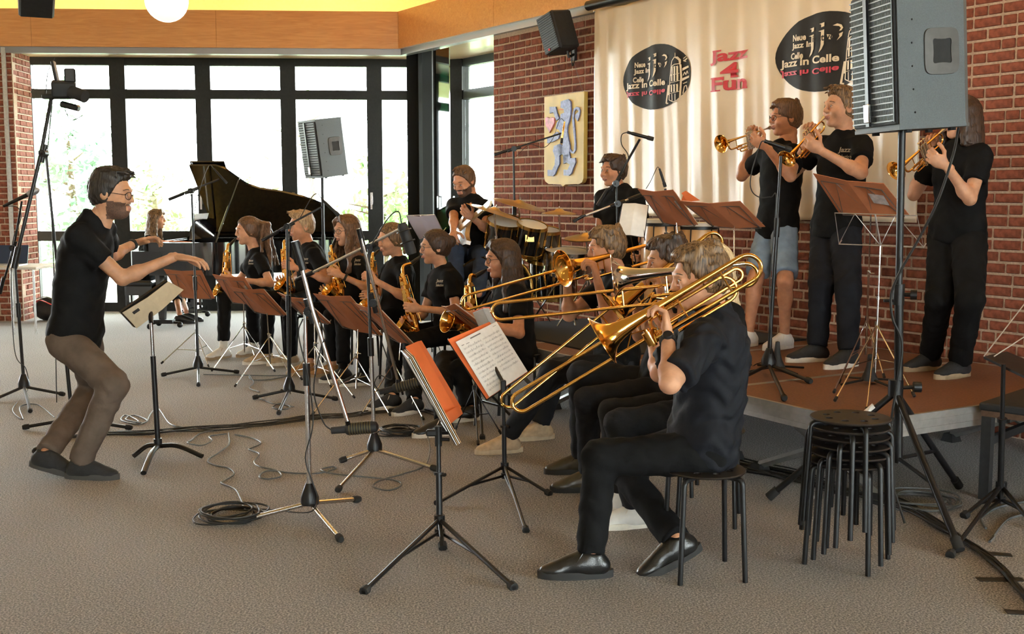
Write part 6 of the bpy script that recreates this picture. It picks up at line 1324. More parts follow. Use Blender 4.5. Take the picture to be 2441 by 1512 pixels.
# conductor's desk: seen from behind, with a small label
b = atz(378, 1083); t = aty(360, 770, b[1]); r = empty('music_stand', b, 'black pedestal music stand with three curved feet before the conductor', 'music stand')
m = MB(); m.tube([b + V(0, 0, .04), b + (t - b) * .12], .024, 12); m.tube([b + (t - b) * .1, b + (t - b) * .75], .016, 12); m.build('lower_tube', 'black', r)
m = MB(); m.tube([b + (t - b) * .7, t], .011, 12); m.build('upper_tube', 'chrome', r)
for f in ((318, 1088), (482, 1088), (342, 1128)): e_ = atz(f[0], f[1], .012); m = MB(); m.tube(spline([b + V(0, 0, .05), (b * .55 + e_ * .45) + V(0, 0, .055), e_]), .017, 10, flat=.8); m.build('leg', 'black', r)
Cc = [aty(x, y, b[1] + d) for x, y, d in ((292, 746, -.1), (402, 671, .1), (438, 691, .18), (326, 783, -.02))]
n = nrm(np.cross(Cc[1] - Cc[0], Cc[3] - Cc[0])); n = n if np.dot(n, EYE - Cc[0]) > 0 else -n
m = MB(); Q = [c - n * .02 for c in Cc]; m.add(Q + [c - n * .025 for c in Q], [[0, 1, 2, 3], [7, 6, 5, 4], [0, 4, 5, 1], [1, 5, 6, 2], [2, 6, 7, 3], [3, 7, 4, 0]]); m.tube([t, (Q[0] + Q[2]) / 2 - n * .02], .014, 8); m.build('desk', 'black', r)
sc_ = folder('cream folder with a small dark label on the stand of the conductor', Cc, mat('cream_card', (.52, .42, .28), .6, var=.06), sheets=False, side=-1 if np.dot(np.cross(Cc[1] - Cc[0], Cc[3] - Cc[0]), EYE - Cc[0]) > 0 else 1, grp=None)
a = Cc[0] * .62 + Cc[1] * .1 + Cc[3] * .2 + Cc[2] * .08; u = nrm(Cc[1] - Cc[0]) * .045; v = nrm(Cc[3] - Cc[0]) * .02
m = MB(); P4 = [a - u * .5 - v * .5 + n * .012, a + u * .5 - v * .5 + n * .012, a + u * .5 + v * .5 + n * .012, a - u * .5 + v * .5 + n * .012]; m.add(P4, [[0, 1, 2, 3]]); m.build('label', 'blackmatte', sc_)
# front folding stand with its folder leaning on edge
T_ = aty(1045, 1032, 5.02)
fs_ = fold_stand('black folding music stand in the foreground beside the orange folder', T_, (1048, 1290), ((866, 1412), (1226, 1402), (1056, 1308)), 'black', 0, None, rad=.0115, hub=.1)
m = MB(); m.tube([T_ - V(0, 0, .06), T_ + V(0, 0, .03)], .017, 10); m.bbox(T_ + V(-.03, 0, .0), (.05, .03, .03), .006); m.cyl(T_ + V(.0, 0, -.03), T_ + V(.05, -.01, -.03), .008); m.build('tilt_joint', 'black', fs_)
Ya = 5.2
Co = [aty(968, 826, Ya + .12), aty(1004, 812, Ya - .02), aty(1092, 968, Ya - .08), aty(1064, 985, Ya + .1)]
Co2 = [aty(968, 826, Ya + .0), aty(1005, 812, Ya + .35), aty(1100, 972, Ya + .3), aty(1062, 1000, Ya - .05)]
fo = folder('bright orange folder standing on edge on the foreground stand', Co2, 'orange', sheets=False, side=1)
Cs = [aty(966, 832, Ya - .02), aty(986, 850, Ya - .3), aty(1098, 1056, Ya - .32), aty(1062, 1002, Ya - .05)]
for k in range(4):
    o_ = V(-.006 * k, .0, -.004 * k); m = MB(); q = [c + o_ for c in Cs]; nn_ = nrm(np.cross(q[1] - q[0], q[3] - q[0])); m.add(q + [c + nn_ * .003 for c in q], [[0, 1, 2, 3], [7, 6, 5, 4], [0, 4, 5, 1], [1, 5, 6, 2], [2, 6, 7, 3], [3, 7, 4, 0]]); m.build('sheet', 'paper' if k % 2 else mat('brown_card', (.42, .24, .11), .7), fo)
m = MB(); q = [aty(1062, 985, Ya - .1), aty(1095, 966, Ya + .2), aty(1103, 985, Ya + .2), aty(1075, 1008, Ya - .1)]; m.add(q + [c - V(0, 0, .004) for c in q], [[0, 1, 2, 3], [7, 6, 5, 4], [0, 4, 5, 1], [1, 5, 6, 2], [2, 6, 7, 3], [3, 7, 4, 0]]); m.build('flap', 'orange', fo)
m = MB(); Cw = [c + V(-.02, .01, -.01) for c in Cs]; m.tube(Cw, .004, 6, closed=True); m.tube([Cw[0], Cw[2]], .004, 6); m.tube([Cw[1], Cw[3]], .004, 6); m.tube([T_, (Cw[2] + Cw[3]) / 2], .008, 6); m.build('desk', 'black', fs_)
# stand with the white printed sheet
Ys = 6.0
T_ = aty(1200, 935, Ys)
fs_ = fold_stand('black folding music stand holding the white sheet music', T_, (1203, 1150), ((1040, 1201), (1312, 1178), (1254, 1266)), 'black', 0, None, rad=.0105, hub=.09)
m = MB(); m.bbox(T_ + V(0, 0, .02), (.03, .03, .09), .006); m.cyl(T_, T_ + V(.05, 0, -.02), .008); m.build('tilt_joint', 'black', fs_)
Cf = [aty(1067, 810, Ys + .0), aty(1166, 768, Ys + .25), aty(1256, 888, Ys + .22), aty(1160, 952, Ys - .05)]
m = MB(); m.tube([c + V(0, .03, -.01) for c in Cf], .005, 6, closed=True); m.tube([Cf[0] + V(0, .03, 0), Cf[2] + V(0, .03, 0)], .005, 6); m.tube([T_ + V(0, 0, .05), (Cf[0] + Cf[2]) / 2 + V(0, .035, 0)], .01, 6); m.build('desk', 'black', fs_)
n = nrm(np.cross(Cf[1] - Cf[0], Cf[3] - Cf[0])); sd = 1 if np.dot(n, EYE - Cf[0]) > 0 else -1
fo = folder('orange folder under the white sheet music', Cf, 'orange', sheets=False, side=sd, open_=.0)
def bil(C, u, v): return (C[0] * (1 - u) + C[1] * u) * (1 - v) + (C[3] * (1 - u) + C[2] * u) * v
n = n * sd; Sh = [aty(1083, 818, Ys - .01), aty(1180, 769, Ys + .25), aty(1254, 888, Ys + .22), aty(1163, 949, Ys - .05)]; Sh = [c + n * .012 for c in Sh]
se = empty('sheet_music', Sh[3], 'white printed sheet music with note lines on the orange folder', 'sheet music')
m = MB(); m.add(Sh + [c + n * .002 for c in Sh], [[0, 1, 2, 3], [7, 6, 5, 4], [0, 4, 5, 1], [1, 5, 6, 2], [2, 6, 7, 3], [3, 7, 4, 0]]); m.build('sheet', 'paper', se)
inkg = mat('music_ink', (.2, .19, .19), .8); rnd = random.Random(3); m = MB()
def qd(u0, u1, v0, v1): m.add([bil(Sh, u, v) + n * .0035 for u, v in ((u0, v0), (u1, v0), (u1, v1), (u0, v1))], [[0, 1, 2, 3]])
for row in range(11):
    v = .15 + row * .075
    for col in range(2):
        u0 = .06 + col * .46; u1 = u0 + .42
        if row > 8 and col: continue
        for k in range(5): qd(u0, u1, v + k * .0055, v + k * .0055 + .0012)
        for k in range(16): u = rnd.uniform(u0 + .02, u1 - .01); w = v + rnd.uniform(-.008, .024); qd(u, u + .007, w, w + .007); qd(u + .006, u + .008, w - .02, w)
m.build('printed_notes', inkg, se, smooth=False)['kind'] = 'stuff'
m = MB(); qd(.3, .55, .045, .066); qd(.06, .12, .09, .1); qd(.16, .24, .1, .108); qd(.86, .94, .05, .056); m.build('printed_title', inkg, se, smooth=False)
# another black stand base just behind
fold_stand('black folding stand base behind the beige shoe', aty(1138, 862, 7.2), (1142, 985), ((1060, 1020), (1245, 1020), (1150, 1045)), 'black', 0, None, rad=.011, hub=.22)
# far right small desk stand
T_ = aty(2392, 868, 5.35); fs_ = fold_stand('black stand with flat tray at the right edge of the picture', T_, (2384, 1215), ((2264, 1325), (2296, 1232), (2470, 1262)), 'black', 0, None, rad=.012, hub=.12)
m = MB(); C = [aty(2345, 850, 5.5), aty(2460, 905, 5.2), aty(2500, 880, 5.45), aty(2400, 838, 5.7)]; m.add(C + [c - V(0, 0, .012) for c in C], [[0, 1, 2, 3], [7, 6, 5, 4], [0, 4, 5, 1], [1, 5, 6, 2], [2, 6, 7, 3], [3, 7, 4, 0]]); m.build('tray', 'black', fs_)
m = MB(); m.tube([C[0], C[0] + V(.28, .12, .3)], .003, 5); m.tube([C[0] + V(.05, 0, 0), C[0] + V(.5, .12, .25)], .003, 5); m.build('wire_holder', 'alu', fs_)
# ---------------------------------------------------------------- stools
def boolean_mesh(a, b):
    oa = bpy.data.objects.new('a', a); ob = bpy.data.objects.new('b', b); COL.objects.link(oa); COL.objects.link(ob)
    mo = oa.modifiers.new('b', 'BOOLEAN'); mo.object = ob; mo.operation = 'DIFFERENCE'; mo.solver = 'EXACT'
    me = bpy.data.meshes.new_from_object(oa.evaluated_get(bpy.context.evaluated_depsgraph_get())); bpy.data.objects.remove(oa); bpy.data.objects.remove(ob); return me
def raw(mb):
    me = bpy.data.meshes.new('t'); me.from_pydata(np.concatenate(mb.v).tolist(), [], mb.f); me.update(); return me
seatm = mat('stool_plastic', (.018, .015, .014), .42, var=.15, vscale=120, bump=.1, bscale=500)
SHT = .44
m = MB(); m.lathe([(.0, SHT - .012), (.15, SHT - .012), (.162, SHT - .009), (.166, SHT - .004), (.163, SHT), (.0, SHT + .001)], (0, 0, 0), (0, 0, 1), 48)
cut = MB()
for k in range(8): a = k * math.pi / 4 + .2; cut.cyl(V(.1 * math.cos(a), .1 * math.sin(a), SHT - .05), V(.1 * math.cos(a), .1 * math.sin(a), SHT + .05), .0165, 16)
seat_me = boolean_mesh(raw(m), raw(cut)); seat_me.name = 'seat'; seat_me.materials.clear(); seat_me.materials.append(seatm); seat_me.polygons.foreach_set('use_smooth', [True] * len(seat_me.polygons)); seat_me.set_sharp_from_angle(angle=R(30))
m = MB(); m.tube([V(.09, 0, SHT - .022), V(.145, 0, SHT - .022)] + bend(V(.145, 0, SHT - .022), V(.168, 0, SHT - .024), V(.19, 0, 0), .022, 6) + [V(.19, 0, .0)], .011, 12); tmp = m.build('leg', 'black'); leg_me = tmp.data; bpy.data.objects.remove(tmp)
def stool(p, rz, label, group='black stools', lift=0.):
    e = empty('stool', (p[0], p[1], lift), label, 'stool', group, rz)
    o = bpy.data.objects.new('seat', seat_me); COL.objects.link(o); o.parent = e
    for k in range(4): o = bpy.data.objects.new('leg', leg_me); COL.objects.link(o); o.parent = e; o.rotation_euler = (0, 0, k * math.pi / 2)
stool(atz(1676, 1366), R(52), 'black round stool with drilled seat under the front trombonist')
c = atz(2018, 1338)
ordw = ['bottom', 'second from bottom', 'third from bottom', 'third from top', 'second from top', 'topmost']
for k in range(6): stool(c + V(random.uniform(-.006, .006), random.uniform(-.006, .006), 0), R(100 + 17 * k), 'black round stool in the tall stack before the stage, ' + ordw[k], 'stack of stools', .037 * k)
for w_, lb in (('tb2', 'black stool under the dark-haired trombonist'), ('tb3', 'black stool under the farthest blond trombonist'), ('tb4', 'black stool under the hidden girl trombonist'), ('sax1', 'black stool under the curly-haired saxophonist'), ('sax2', 'black stool under the blond boy saxophonist'), ('sax3', 'black stool under the saxophonist with wavy hair'), ('sax4', 'black stool under the ponytail saxophonist'), ('sax5', 'black stool under the saxophonist with the bun'), ('sax6', 'black stool under the baritone saxophonist')):
    p = P_[w_]['pel'] - .03 * P_[w_]['Fo']; stool(p, R(30), lb)
gp_ = P_['guit']['pel']; e = empty('bar_stool', (gp_[0], gp_[1], HS), 'tall black stool under the guitarist', 'stool'); zz = gp_[2] - .12
m = MB(); m.lathe([(.0, -.03), (.16, -.03), (.17, -.01), (.165, .0), (0, .002)], (gp_[0], gp_[1], zz), (0, 0, 1), 28); m.build('seat', seatm, e)
for k in range(4): a = k * math.pi / 2 + .5; m = MB(); m.tube([V(gp_[0] + .12 * math.cos(a), gp_[1] + .12 * math.sin(a), zz - .03), V(gp_[0] + .2 * math.cos(a), gp_[1] + .2 * math.sin(a), HS)], .012, 8); m.build('leg', 'black', e)
# ---------------------------------------------------------------- loudspeakers on tripods
spk = mat('speaker_paint', (.085, .1, .105), .5, var=.12, vscale=200, bump=.25, bscale=600); spd = mat('speaker_front', (.06, .055, .048), .5, var=.1)
def loudspeaker(label, c, nf, k=1., tilt=0.):
    """c: centre; nf: front direction"""
    nf = nrm(nf); up = nrm(V(0, 0, 1) - nf * nf[2]); rt_ = np.cross(nf, up) * -1; rt_ = nrm(np.cross(up, nf)); P = lambda x, y, z: c + k * (rt_ * x + nf * y + up * z)
    F = np.array([rt_, nf, up]).T; e = empty('loudspeaker', P(0, 0, -.31), label, 'loudspeaker', 'loudspeakers')
    W, D, Hh = .42, .38, .62; n8 = [(-W / 2, D / 2), (W / 2, D / 2), (W / 2, D / 2 - .07), (W / 2 - .03, -D / 2 + .05), (W / 2 - .09, -D / 2), (-W / 2 + .09, -D / 2), (-W / 2 + .03, -D / 2 + .05), (-W / 2, D / 2 - .07)]
    m = MB(); q = len(n8); m.add([P(x, y, z) for z in (-Hh / 2, Hh / 2) for x, y in n8], [list(range(q)), [q + i for i in range(q)][::-1]] + [[i, q + i, q + (i + 1) % q, (i + 1) % q] for i in range(q)]); m.build('cabinet', spk, e, sharp=25)
    for (za, zb) in ((-Hh / 2 - .012, -Hh / 2 + .004), (Hh / 2 - .004, Hh / 2 + .012)):
        m = MB(); m.add([P(x * 1.015, y * 1.02, z) for z in (za, zb) for x, y in n8], [list(range(q)), [q + i for i in range(q)][::-1]] + [[i, q + i, q + (i + 1) % q, (i + 1) % q] for i in range(q)]); m.build('end_plate', spk, e, sharp=25)
    m = MB(); m.bbox(P(0, D / 2 + .006, 0), (W * .96 * k, .012 * k, Hh * .96 * k), .004 * k, F); m.build('baffle', 'blackmatte', e)
    m = MB()
    for j in range(22): m.box(P(0, D / 2 + .02, -Hh * .45 + Hh * .9 * j / 21), (W * .93 * k, .006 * k, .006 * k), F)
    for j in range(34): m.box(P(-W * .45 + W * .9 * j / 33, D / 2 + .016, 0), (.0025 * k, .004 * k, Hh * .92 * k), F)
    m.build('grille', mat('grille_metal', (.16, .17, .165), .5, .5), e)
    m = MB(); m.box(P(-.02, D / 2 + .03, .0), (.03 * k, .012 * k, Hh * .95 * k), F); m.build('front_strip', 'black', e)
    m = MB(); m.bbox(P(-.01, D / 2 + .04, -.235), (.05 * k, .014 * k, .085 * k), .004 * k, F); m.build('badge', 'chrome', e)
    for sg in (1, -1):     # side handles
        sx = sg * (W / 2 - .012); yy = -.02; m = MB(); xn = rt_ * sg - nf * .08; xn = nrm(xn); ya = nrm(nf - xn * np.dot(nf, xn)); G = np.array([ya, up, xn]).T; o = P(sx, yy, .01)
        pl = [(.1 * (1 if abs(math.cos(t)) > .01 else 1) * (abs(math.cos(t)) ** .35) * np.sign(math.cos(t)), .1 * (abs(math.sin(t)) ** .35) * np.sign(math.sin(t))) for t in np.linspace(0, 2 * math.pi, 32, endpoint=False)]
        hl_ = [(.052 * (abs(math.cos(t)) ** .5) * np.sign(math.cos(t)) * (1 - .16 * math.cos(2 * t) ** 2 * 1), .06 * (abs(math.sin(t)) ** .5) * np.sign(math.sin(t)) * (1 - .16 * math.cos(2 * t) ** 2)) for t in np.linspace(0, 2 * math.pi, 32, endpoint=False)]
        A = [o + k * (ya * x * .85 + up * y + xn * .006) for x, y in pl]; B = [o + k * (ya * x + up * y + xn * .008) for x, y in hl_]; C_ = [o + k * (ya * x + up * y - xn * .03) for x, y in hl_]; n_ = 32
        A0 = [o + k * (ya * x * .87 + up * y * 1.02 - xn * .005) for x, y in pl]
        m.add(A0 + A + B + C_, [[r_ * n_ + i, r_ * n_ + (i + 1) % n_, (r_ + 1) * n_ + (i + 1) % n_, (r_ + 1) * n_ + i] for r_ in range(3) for i in range(n_)]); hd_ = m.build('handle', spd, e, sharp=50)
        m = MB(); m.add([o + k * (ya * x + up * y + xn * .004) for x, y in hl_], [list(range(n_))]); m.build('handle_shade', 'rubber', hd_)  # flat dark sheet stands for the shade inside the handle hole
    m = MB()
    for z in np.linspace(-.25, .25, 6): m.ball(P(W / 2 - .001, D / 2 - .085 + .02 * math.cos(z * 4), z), .005 * k, 6)
    m.build('screws', 'black', e)
    for x, y in ((-.15, .12), (.15, .12), (-.1, -.12), (.1, -.12)): m = MB(); m.cyl(P(x, y, -Hh / 2 - .025), P(x, y, -Hh / 2 - .005), .018 * k, 8); m.build('foot', 'rubber', e)
    return P
cb = V(1.885, 5.42, 0); ct = aty(2150, 312, 5.42)
r = empty('speaker_stand', cb, 'black tripod speaker stand behind the stool stack', 'speaker stand', 'speaker stands'); hub = aty(2135, 925, 5.42)
m = MB(); m.cyl(V(*cb[:2], .25), hub + V(0, 0, .45), .021, 14); m.build('lower_pole', 'black', r)
m = MB(); m.cyl(hub + V(0, 0, .35), ct, .0175, 14); m.build('upper_pole', 'black', r)
m = MB(); m.tube([hub - V(0, 0, .04), hub + V(0, 0, .04)], .036, 14); m.tube([hub, hub + V(.1, -.03, .01)], .01, 8); m.tube([hub + V(.075, -.03, .01), hub + V(.11, -.035, .01)], .026, 12); m.build('collar', 'black', r)
kp = aty(2142, 702, 5.42); m = MB(); m.tube([kp - V(0, 0, .05), kp + V(0, 0, .05)], .028, 14); m.tube([kp, kp + V(.075, -.03, 0)], .011, 8); m.tube([kp + V(.05, -.02, 0), kp + V(.078, -.03, 0)], .024, 12); m.tube([kp - V(.07, 0, .03), kp - V(0, 0, .03)], .008, 8); m.build('height_knob', 'black', r)
for f in (atz(1832, 1186, .02), atz(2288, 1312, .02), V(2.36, 5.85, .02)):
    m = MB(); m.cyl(hub - V(0, 0, .02), f, .0165, 12); lg = m.build('leg', 'black', r); m = MB(); d = nrm(f - hub); m.tube([f - d * .06, f], .023, 12); m.build('rubber_foot', 'rubber', lg)
    mid = hub + (f - hub) * .62; m = MB(); m.tube([V(*cb[:2], .27), mid], .01, 8); m.build('brace', 'black', r)
m = MB(); q = hub + (atz(1832, 1186, .02) - hub) * .16; d = nrm(atz(1832, 1186, .02) - hub); m.tube([q, q + d * .09], .0172, 12); m.build('tape_label', 'paper', r)
loudspeaker('large dark grey loudspeaker on a stand in front of the brick wall', ct + V(.045, .0, .335), V(-.985, -.16, -.066), 1.03)
fc = aty(768, 418, 12.9); fb = V(fc[0], fc[1], 0); r = empty('speaker_stand', fb, 'black speaker stand in front of the windows', 'speaker stand', 'speaker stands')
m = MB(); m.cyl(fb + V(0, 0, .2), fb + V(0, 0, 1.1), .022, 12); m.build('lower_pole', 'black', r); m = MB(); m.cyl(fb + V(0, 0, 1.0), fc + V(0, 0, .05), .017, 12); m.build('upper_pole', 'black', r)
for q in range(3): a = q * 2.094 + .4; m = MB(); m.cyl(fb + V(0, 0, .55), fb + V(.55 * math.cos(a), .55 * math.sin(a), .02), .015, 8); m.build('leg', 'black', r)
loudspeaker('dark grey loudspeaker tilted on a stand in front of the windows', aty(776, 352, 12.9), V(-.8, -.6, -.13), 1.0)
lead('black speaker lead hanging from the large loudspeaker', [aty(2285, 305, 5.3), aty(2272, 370, 5.25), aty(2235, 480, 5.25), aty(2190, 570, 5.3), aty(2150, 640, 5.33), aty(2125, 700, 5.36), aty(2128, 760, 5.36), aty(2150, 820, 5.36), aty(2138, 920, 5.36), aty(2125, 1000, 5.36), V(1.8, 5.3, .25), V(1.85, 5.2, .01)], .0065, grp=None)
# ---------------------------------------------------------------- trumpet pegs on the stage
for (px, py, top, lab) in ((1852, 884, 815, 'black cone trumpet peg with folding feet behind the microphone stand'), (2072, 915, 845, 'black cone trumpet peg beside the chrome stands')):
    b = atz(px, py, HS); t = aty(px, top, b[1]); e = empty('trumpet_peg', b, lab, 'instrument stand', 'trumpet pegs'); h = t[2] - HS
    m = MB(); m.lathe([(.05, .02), (.045, .035), (.03, .07), (.02, h * .6), (.013, h), (.0, h + .004)], b, (0, 0, 1), 18); m.build('cone', 'blackmatte', e)
    for q in range(4): a = q * math.pi / 2 + .4; m = MB(); m.tube([b + V(0, 0, .03), b + V(.2 * math.cos(a), .2 * math.sin(a), .008)], .007, 6); m.build('leg', 'black', e)
# ---------------------------------------------------------------- floor cables
rnd = random.Random(11)
main = [(150, 1042), (260, 1036), (360, 1030), (440, 1022), (520, 1020), (620, 1010), (720, 998), (820, 990), (900, 980), (985, 978), (1040, 985)]
for k in range(6):
    pts = [atz(x, y + rnd.uniform(-6, 6), .006 + .005 * (k % 3)) for x, y in main]; lead('black cable in the bundle running across the carpet', pts, .0045, grp='cable bundle')
wv = [('grey cable winding from the bundle to the coil', [(545, 1032), (546, 1058), (520, 1080), (495, 1098), (515, 1110), (545, 1116), (558, 1130), (535, 1146), (528, 1152), (560, 1166), (572, 1185), (580, 1205), (588, 1222)]),
      ('grey cable with loops winding to the foreground stand', [(560, 1036), (600, 1044), (622, 1056), (600, 1068), (594, 1072), (618, 1082), (606, 1100), (618, 1112), (660, 1122), (670, 1135), (640, 1142), (618, 1136), (640, 1122), (700, 1128), (760, 1128), (800, 1117), (790, 1113), (765, 1120), (800, 1130), (880, 1138), (945, 1146), (955, 1158), (925, 1169), (890, 1160), (905, 1146), (960, 1130), (1010, 1112), (1024, 1080), (1022, 1050), (1005, 1000), (985, 960)]),
      ('grey cable looping left of the bundle', [(520, 1026), (480, 1032), (455, 1050), (448, 1056), (480, 1062), (505, 1050), (500, 1040), (540, 1034)]),
      ('cable loops on the carpet behind the conductor', [(310, 1010), (330, 1004), (300, 990), (290, 1002), (330, 1012), (350, 1002), (320, 990), (300, 1000), (345, 1008), (360, 985), (378, 975), (405, 1010), (440, 1020)]),
      ('thin cable under the first music stands', [(485, 893), (560, 894), (640, 896), (690, 895), (640, 905), (600, 905), (595, 895), (605, 912), (595, 925), (618, 935)]),
      ('cable curl at the foot of the dark boom stand', [(620, 950), (650, 962), (690, 968), (680, 976), (650, 972), (668, 962), (700, 970)]),
      ('cable at the feet of the bun saxophonist', [(985, 905), (1000, 880), (1010, 870), (990, 862), (960, 870), (930, 880)])]
for lab, q in wv: lead(lab, g(*q), .0045, 'cablegrey', None)
def coil(label, px, py, R_, n, r=.0045, m_='cable', flat=1.):
    c = atz(px, py, .0); pts = []
    for i in range(n * 14): a = i * 2 * math.pi / 14; k = R_ * (1 + .16 * math.sin(i * .37) + .06 * math.sin(i * 1.7)); pts.append(c + V(k * math.cos(a) + .03 * math.sin(i * .21), k * math.sin(a) * flat + .02 * math.cos(i * .17), .008 + .006 * (i // 14) * .8))
    lead(label, pts, r, m_, None, 'cable_coil')
coil('coil of black cable under the leg of the silver stand', 552, 1236, .13, 9); coil('coil of black cable behind the foreground stand', 950, 1036, .1, 10); coil('coil of grey cable behind the speaker stand', 2195, 1202, .16, 6, .005, 'cablegrey')
for k in range(9):
    pts = [atz(x + rnd.uniform(-10, 10) * w, y + rnd.uniform(-7, 7) * w, .008 + .006 * (k % 3)) for x, y, w in ((1770, 1112, 1.5), (1880, 1135, 1.5), (2000, 1165, 1.5), (2150, 1200, 1.6), (2230, 1245, 1.5), (2310, 1296, 1), (2375, 1340, 1), (2420, 1392, 1), (2470, 1450, 1))]
    lead('black cable in the taped bundle at the lower right corner', pts, .0055, grp='taped cable bundle')
lead('pale grey cable curving behind the right-hand stand', g((2350, 1260), (2340, 1235), (2380, 1210), (2450, 1195)), .006, 'cablegrey', None); lead('grey cable loop right of the speaker stand', g((2370, 1280), (2360, 1290), (2400, 1240), (2450, 1225)), .006, 'cablegrey', None)
for k in range(4): lead('thin lead lying under the stage edge', [atz(x, y + 6 * k, .006) for x, y in ((1700, 1075), (1800, 1100), (1900, 1120), (1990, 1150))], .004, grp='leads under the stage')
tape = mat('black_tape', (.013, .013, .014), .55, var=.2)
for (x0, y0, x1, y1, lab) in ((2335, 1319, 2412, 1325, 'strip of black tape farthest from the picture corner'), (2330, 1383, 2440, 1383, 'strip of black tape across the cable bundle'), (2398, 1460, 2470, 1464, 'strip of black tape at the lower right corner')):
    a, b = atz(x0, y0), atz(x1, y1); d = nrm(b - a); w = V(-d[1], d[0], 0) * .024; m = MB(); q = [a - w, b - w, b + w, a + w]; m.add([p + V(0, 0, .001) for p in q] + [p + V(0, 0, .003) for p in q], [[0, 1, 2, 3], [4, 5, 6, 7], [0, 1, 5, 4], [1, 2, 6, 5], [2, 3, 7, 6], [3, 0, 4, 7]]); o = m.build('tape_strip', tape); recenter(o, a); tag(o, lab, 'tape', 'tape strips')
# ---------------------------------------------------------------- table, laptop and bag by the brick pier
tz = .74; T0 = aty(86, 606, 12.5); tx, ty = T0[0], T0[1]
e = empty('table', (tx - .6, ty + .3, 0), 'white table with tubular chrome legs at the left edge', 'table')
m = MB(); m.bbox((tx - .62, ty + .33, tz), (1.24, .7, .03), .006); m.build('tabletop', 'white_paint', e)
for x, y in ((-.06, .05), (-.3, .02), (-1.2, .05), (-.06, .62), (-1.2, .62)): m = MB(); m.cyl((tx + x, ty + y, 0), (tx + x, ty + y, tz - .015), .014, 10); m.build('leg', 'chrome', e)
e = empty('laptop', (tx - .4, ty + .3, tz + .015), 'open dark blue laptop on the white table', 'laptop'); m = MB(); m.box((tx - .42, ty + .25, tz + .024), (.33, .23, .016)); m.build('keyboard_base', 'alu', e); m = MB(); m.box((tx - .42, ty + .39, tz + .13), (.33, .012, .22), rotx(R(-15))); m.build('screen', mat('laptop_lid', (.03, .05, .1), .3), e)
bg = aty(118, 724, 14.0) * V(1, 1, 0); e = empty('backpack', bg, 'black and red backpack lying on the floor by the brick pier', 'bag')
f = Field(.012); f.ell(bg + V(0, 0, .14), (.2, .15, .15), None, .05); f.ell(bg + V(.08, -.04, .1), (.15, .14, .1), None, .04); vs_, fs_ = f.mesh(); to_obj('bag_body', vs_, fs_, [mat('backpack_black', (.015, .014, .016), .6, var=.3)], e)
m = MB(); m.tube(spline([bg + V(-.15, -.12, .2), bg + V(-.05, -.16, .26), bg + V(.1, -.15, .2)]), .02, 6, flat=.3); m.build('strap', inkr, e); m = MB(); m.tube(spline([bg + V(-.16, -.06, .26), bg + V(0, -.08, .3), bg + V(.14, -.06, .24)]), .016, 6, flat=.3); m.build('zip', 'alu', e)
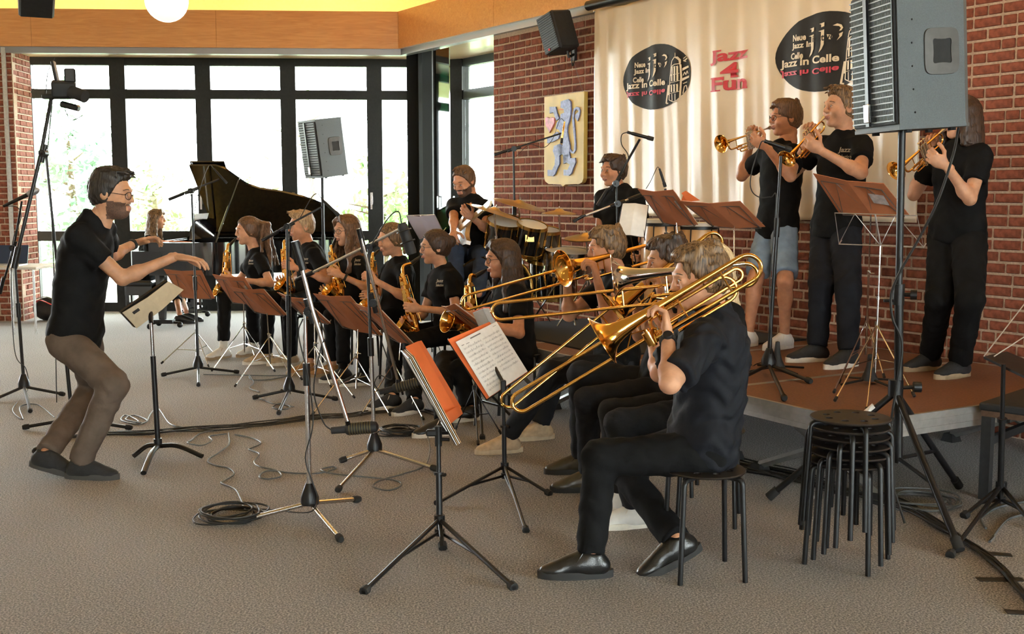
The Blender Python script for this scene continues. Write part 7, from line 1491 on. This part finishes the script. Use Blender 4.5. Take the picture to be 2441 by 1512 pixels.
# ---------------------------------------------------------------- garden beyond the windows
def tree(label, px, py, Y, rx, rz, n, lm, name='tree', leaf=.12):
    c = aty(px, py, Y); e = empty(name, (c[0], c[1], -.25), label, 'tree', 'garden trees'); rnd = np.random.RandomState(int(px) + 9)
    m = MB(); m.tube([V(c[0], c[1], -.25), V(c[0] + .1, c[1], c[2] * .5), V(c[0], c[1], c[2] + rz * .5)], (.16, .11, .04), 8)
    for k in range(7): a = k * .9; m.tube([V(c[0], c[1], c[2] - rz * .4 + k * .1 * rz), c + V(rx * .7 * math.cos(a), rx * .7 * math.sin(a), rz * (.1 * k - .3))], (.04, .012), 6)
    m.build('trunk', 'bark', e)
    d = rnd.normal(size=(n, 3)); d /= np.linalg.norm(d, axis=1)[:, None]; cl = rnd.normal(size=(26, 3)); cl /= np.linalg.norm(cl, axis=1)[:, None]; cl *= (rnd.uniform(.25, .95, (26, 1)))
    P = cl[rnd.randint(0, 26, n)] + d * rnd.uniform(0, .34, (n, 1)); P = c + P * V(rx, rx, rz)
    u = rnd.normal(size=(n, 3)); u /= np.linalg.norm(u, axis=1)[:, None]; v = np.cross(u, rnd.normal(size=(n, 3))); v /= np.linalg.norm(v, axis=1)[:, None]; s_ = leaf * rnd.uniform(.6, 1.3, (n, 1))
    vs = np.stack([P - u * s_, P + v * s_ * .45, P + u * s_, P - v * s_ * .45], 1).reshape(-1, 3); m = MB(); m.add(vs, [[4 * i, 4 * i + 1, 4 * i + 2, 4 * i + 3] for i in range(n)]); o = m.build('foliage', lm, e, smooth=False); o['kind'] = 'stuff'
tree('dense blue-green conifer beyond the leftmost window', 165, 440, 27, 1.5, 2.4, 1700, 'leaf2'); tree('light green tree beyond the second window', 365, 480, 30, 1.2, 1.4, 650, 'leaf'); tree('loose green shrub beyond the window behind the piano', 560, 500, 30, 1.2, 1., 260, 'leaf'); tree('green bush beyond the right-hand windows', 905, 500, 26, 1.1, 1.4, 900, 'leaf'); tree('thin young tree behind the far loudspeaker', 735, 330, 34, 1.5, 2.4, 110, 'leaf'); tree('pale green tree beyond the corner window', 1150, 480, 27, 1.2, 1.8, 300, 'leaf')
# shirts' printed emblem
def chest_print(J, px, py, w, h, txt=('Jazz', 'Selection')):
    me = J['shirt'].data; o0 = wloc(J['shirt']); bv = BVHTree.FromPolygons([v.co[:] for v in me.vertices], [p.vertices[:] for p in me.polygons]); m = MB()
    for t, (yo, sc) in zip(txt, ((-.28, .6), (.3, .4))):
        vs, fs = text_mesh(t, 1, .02, .25); a, b = vs.min(0), vs.max(0); out = []; ok = True
        for v in vs:
            x = px + w * ((v[0] - a[0]) / (b[0] - a[0]) - .5); y = py + h * yo - h * sc * ((v[1] - a[1]) / (b[1] - a[1]) - .5); d = nrm(ray(x, y))
            hit = bv.ray_cast(Vector((EYE - o0).tolist()), Vector(d.tolist()))
            if hit[0] is None: ok = False; break
            out.append(np.array(hit[0]) + o0 - d * .004)
        if ok: m.add(out, fs)
    if m.f: m.build('shirt_print', mat('shirt_ink', (.4, .34, .25), .7), J['shirt'], smooth=False)
for k_, q in dict(tr2=(2013, 366, 32, 26), tr1=(1878, 365, 22, 20), sax2=(728, 622, 14, 14), sax3=(852, 625, 16, 15), sax5=(1048, 675, 18, 16), sax1=(598, 625, 12, 11)).items(): chest_print(P_[k_], *q)
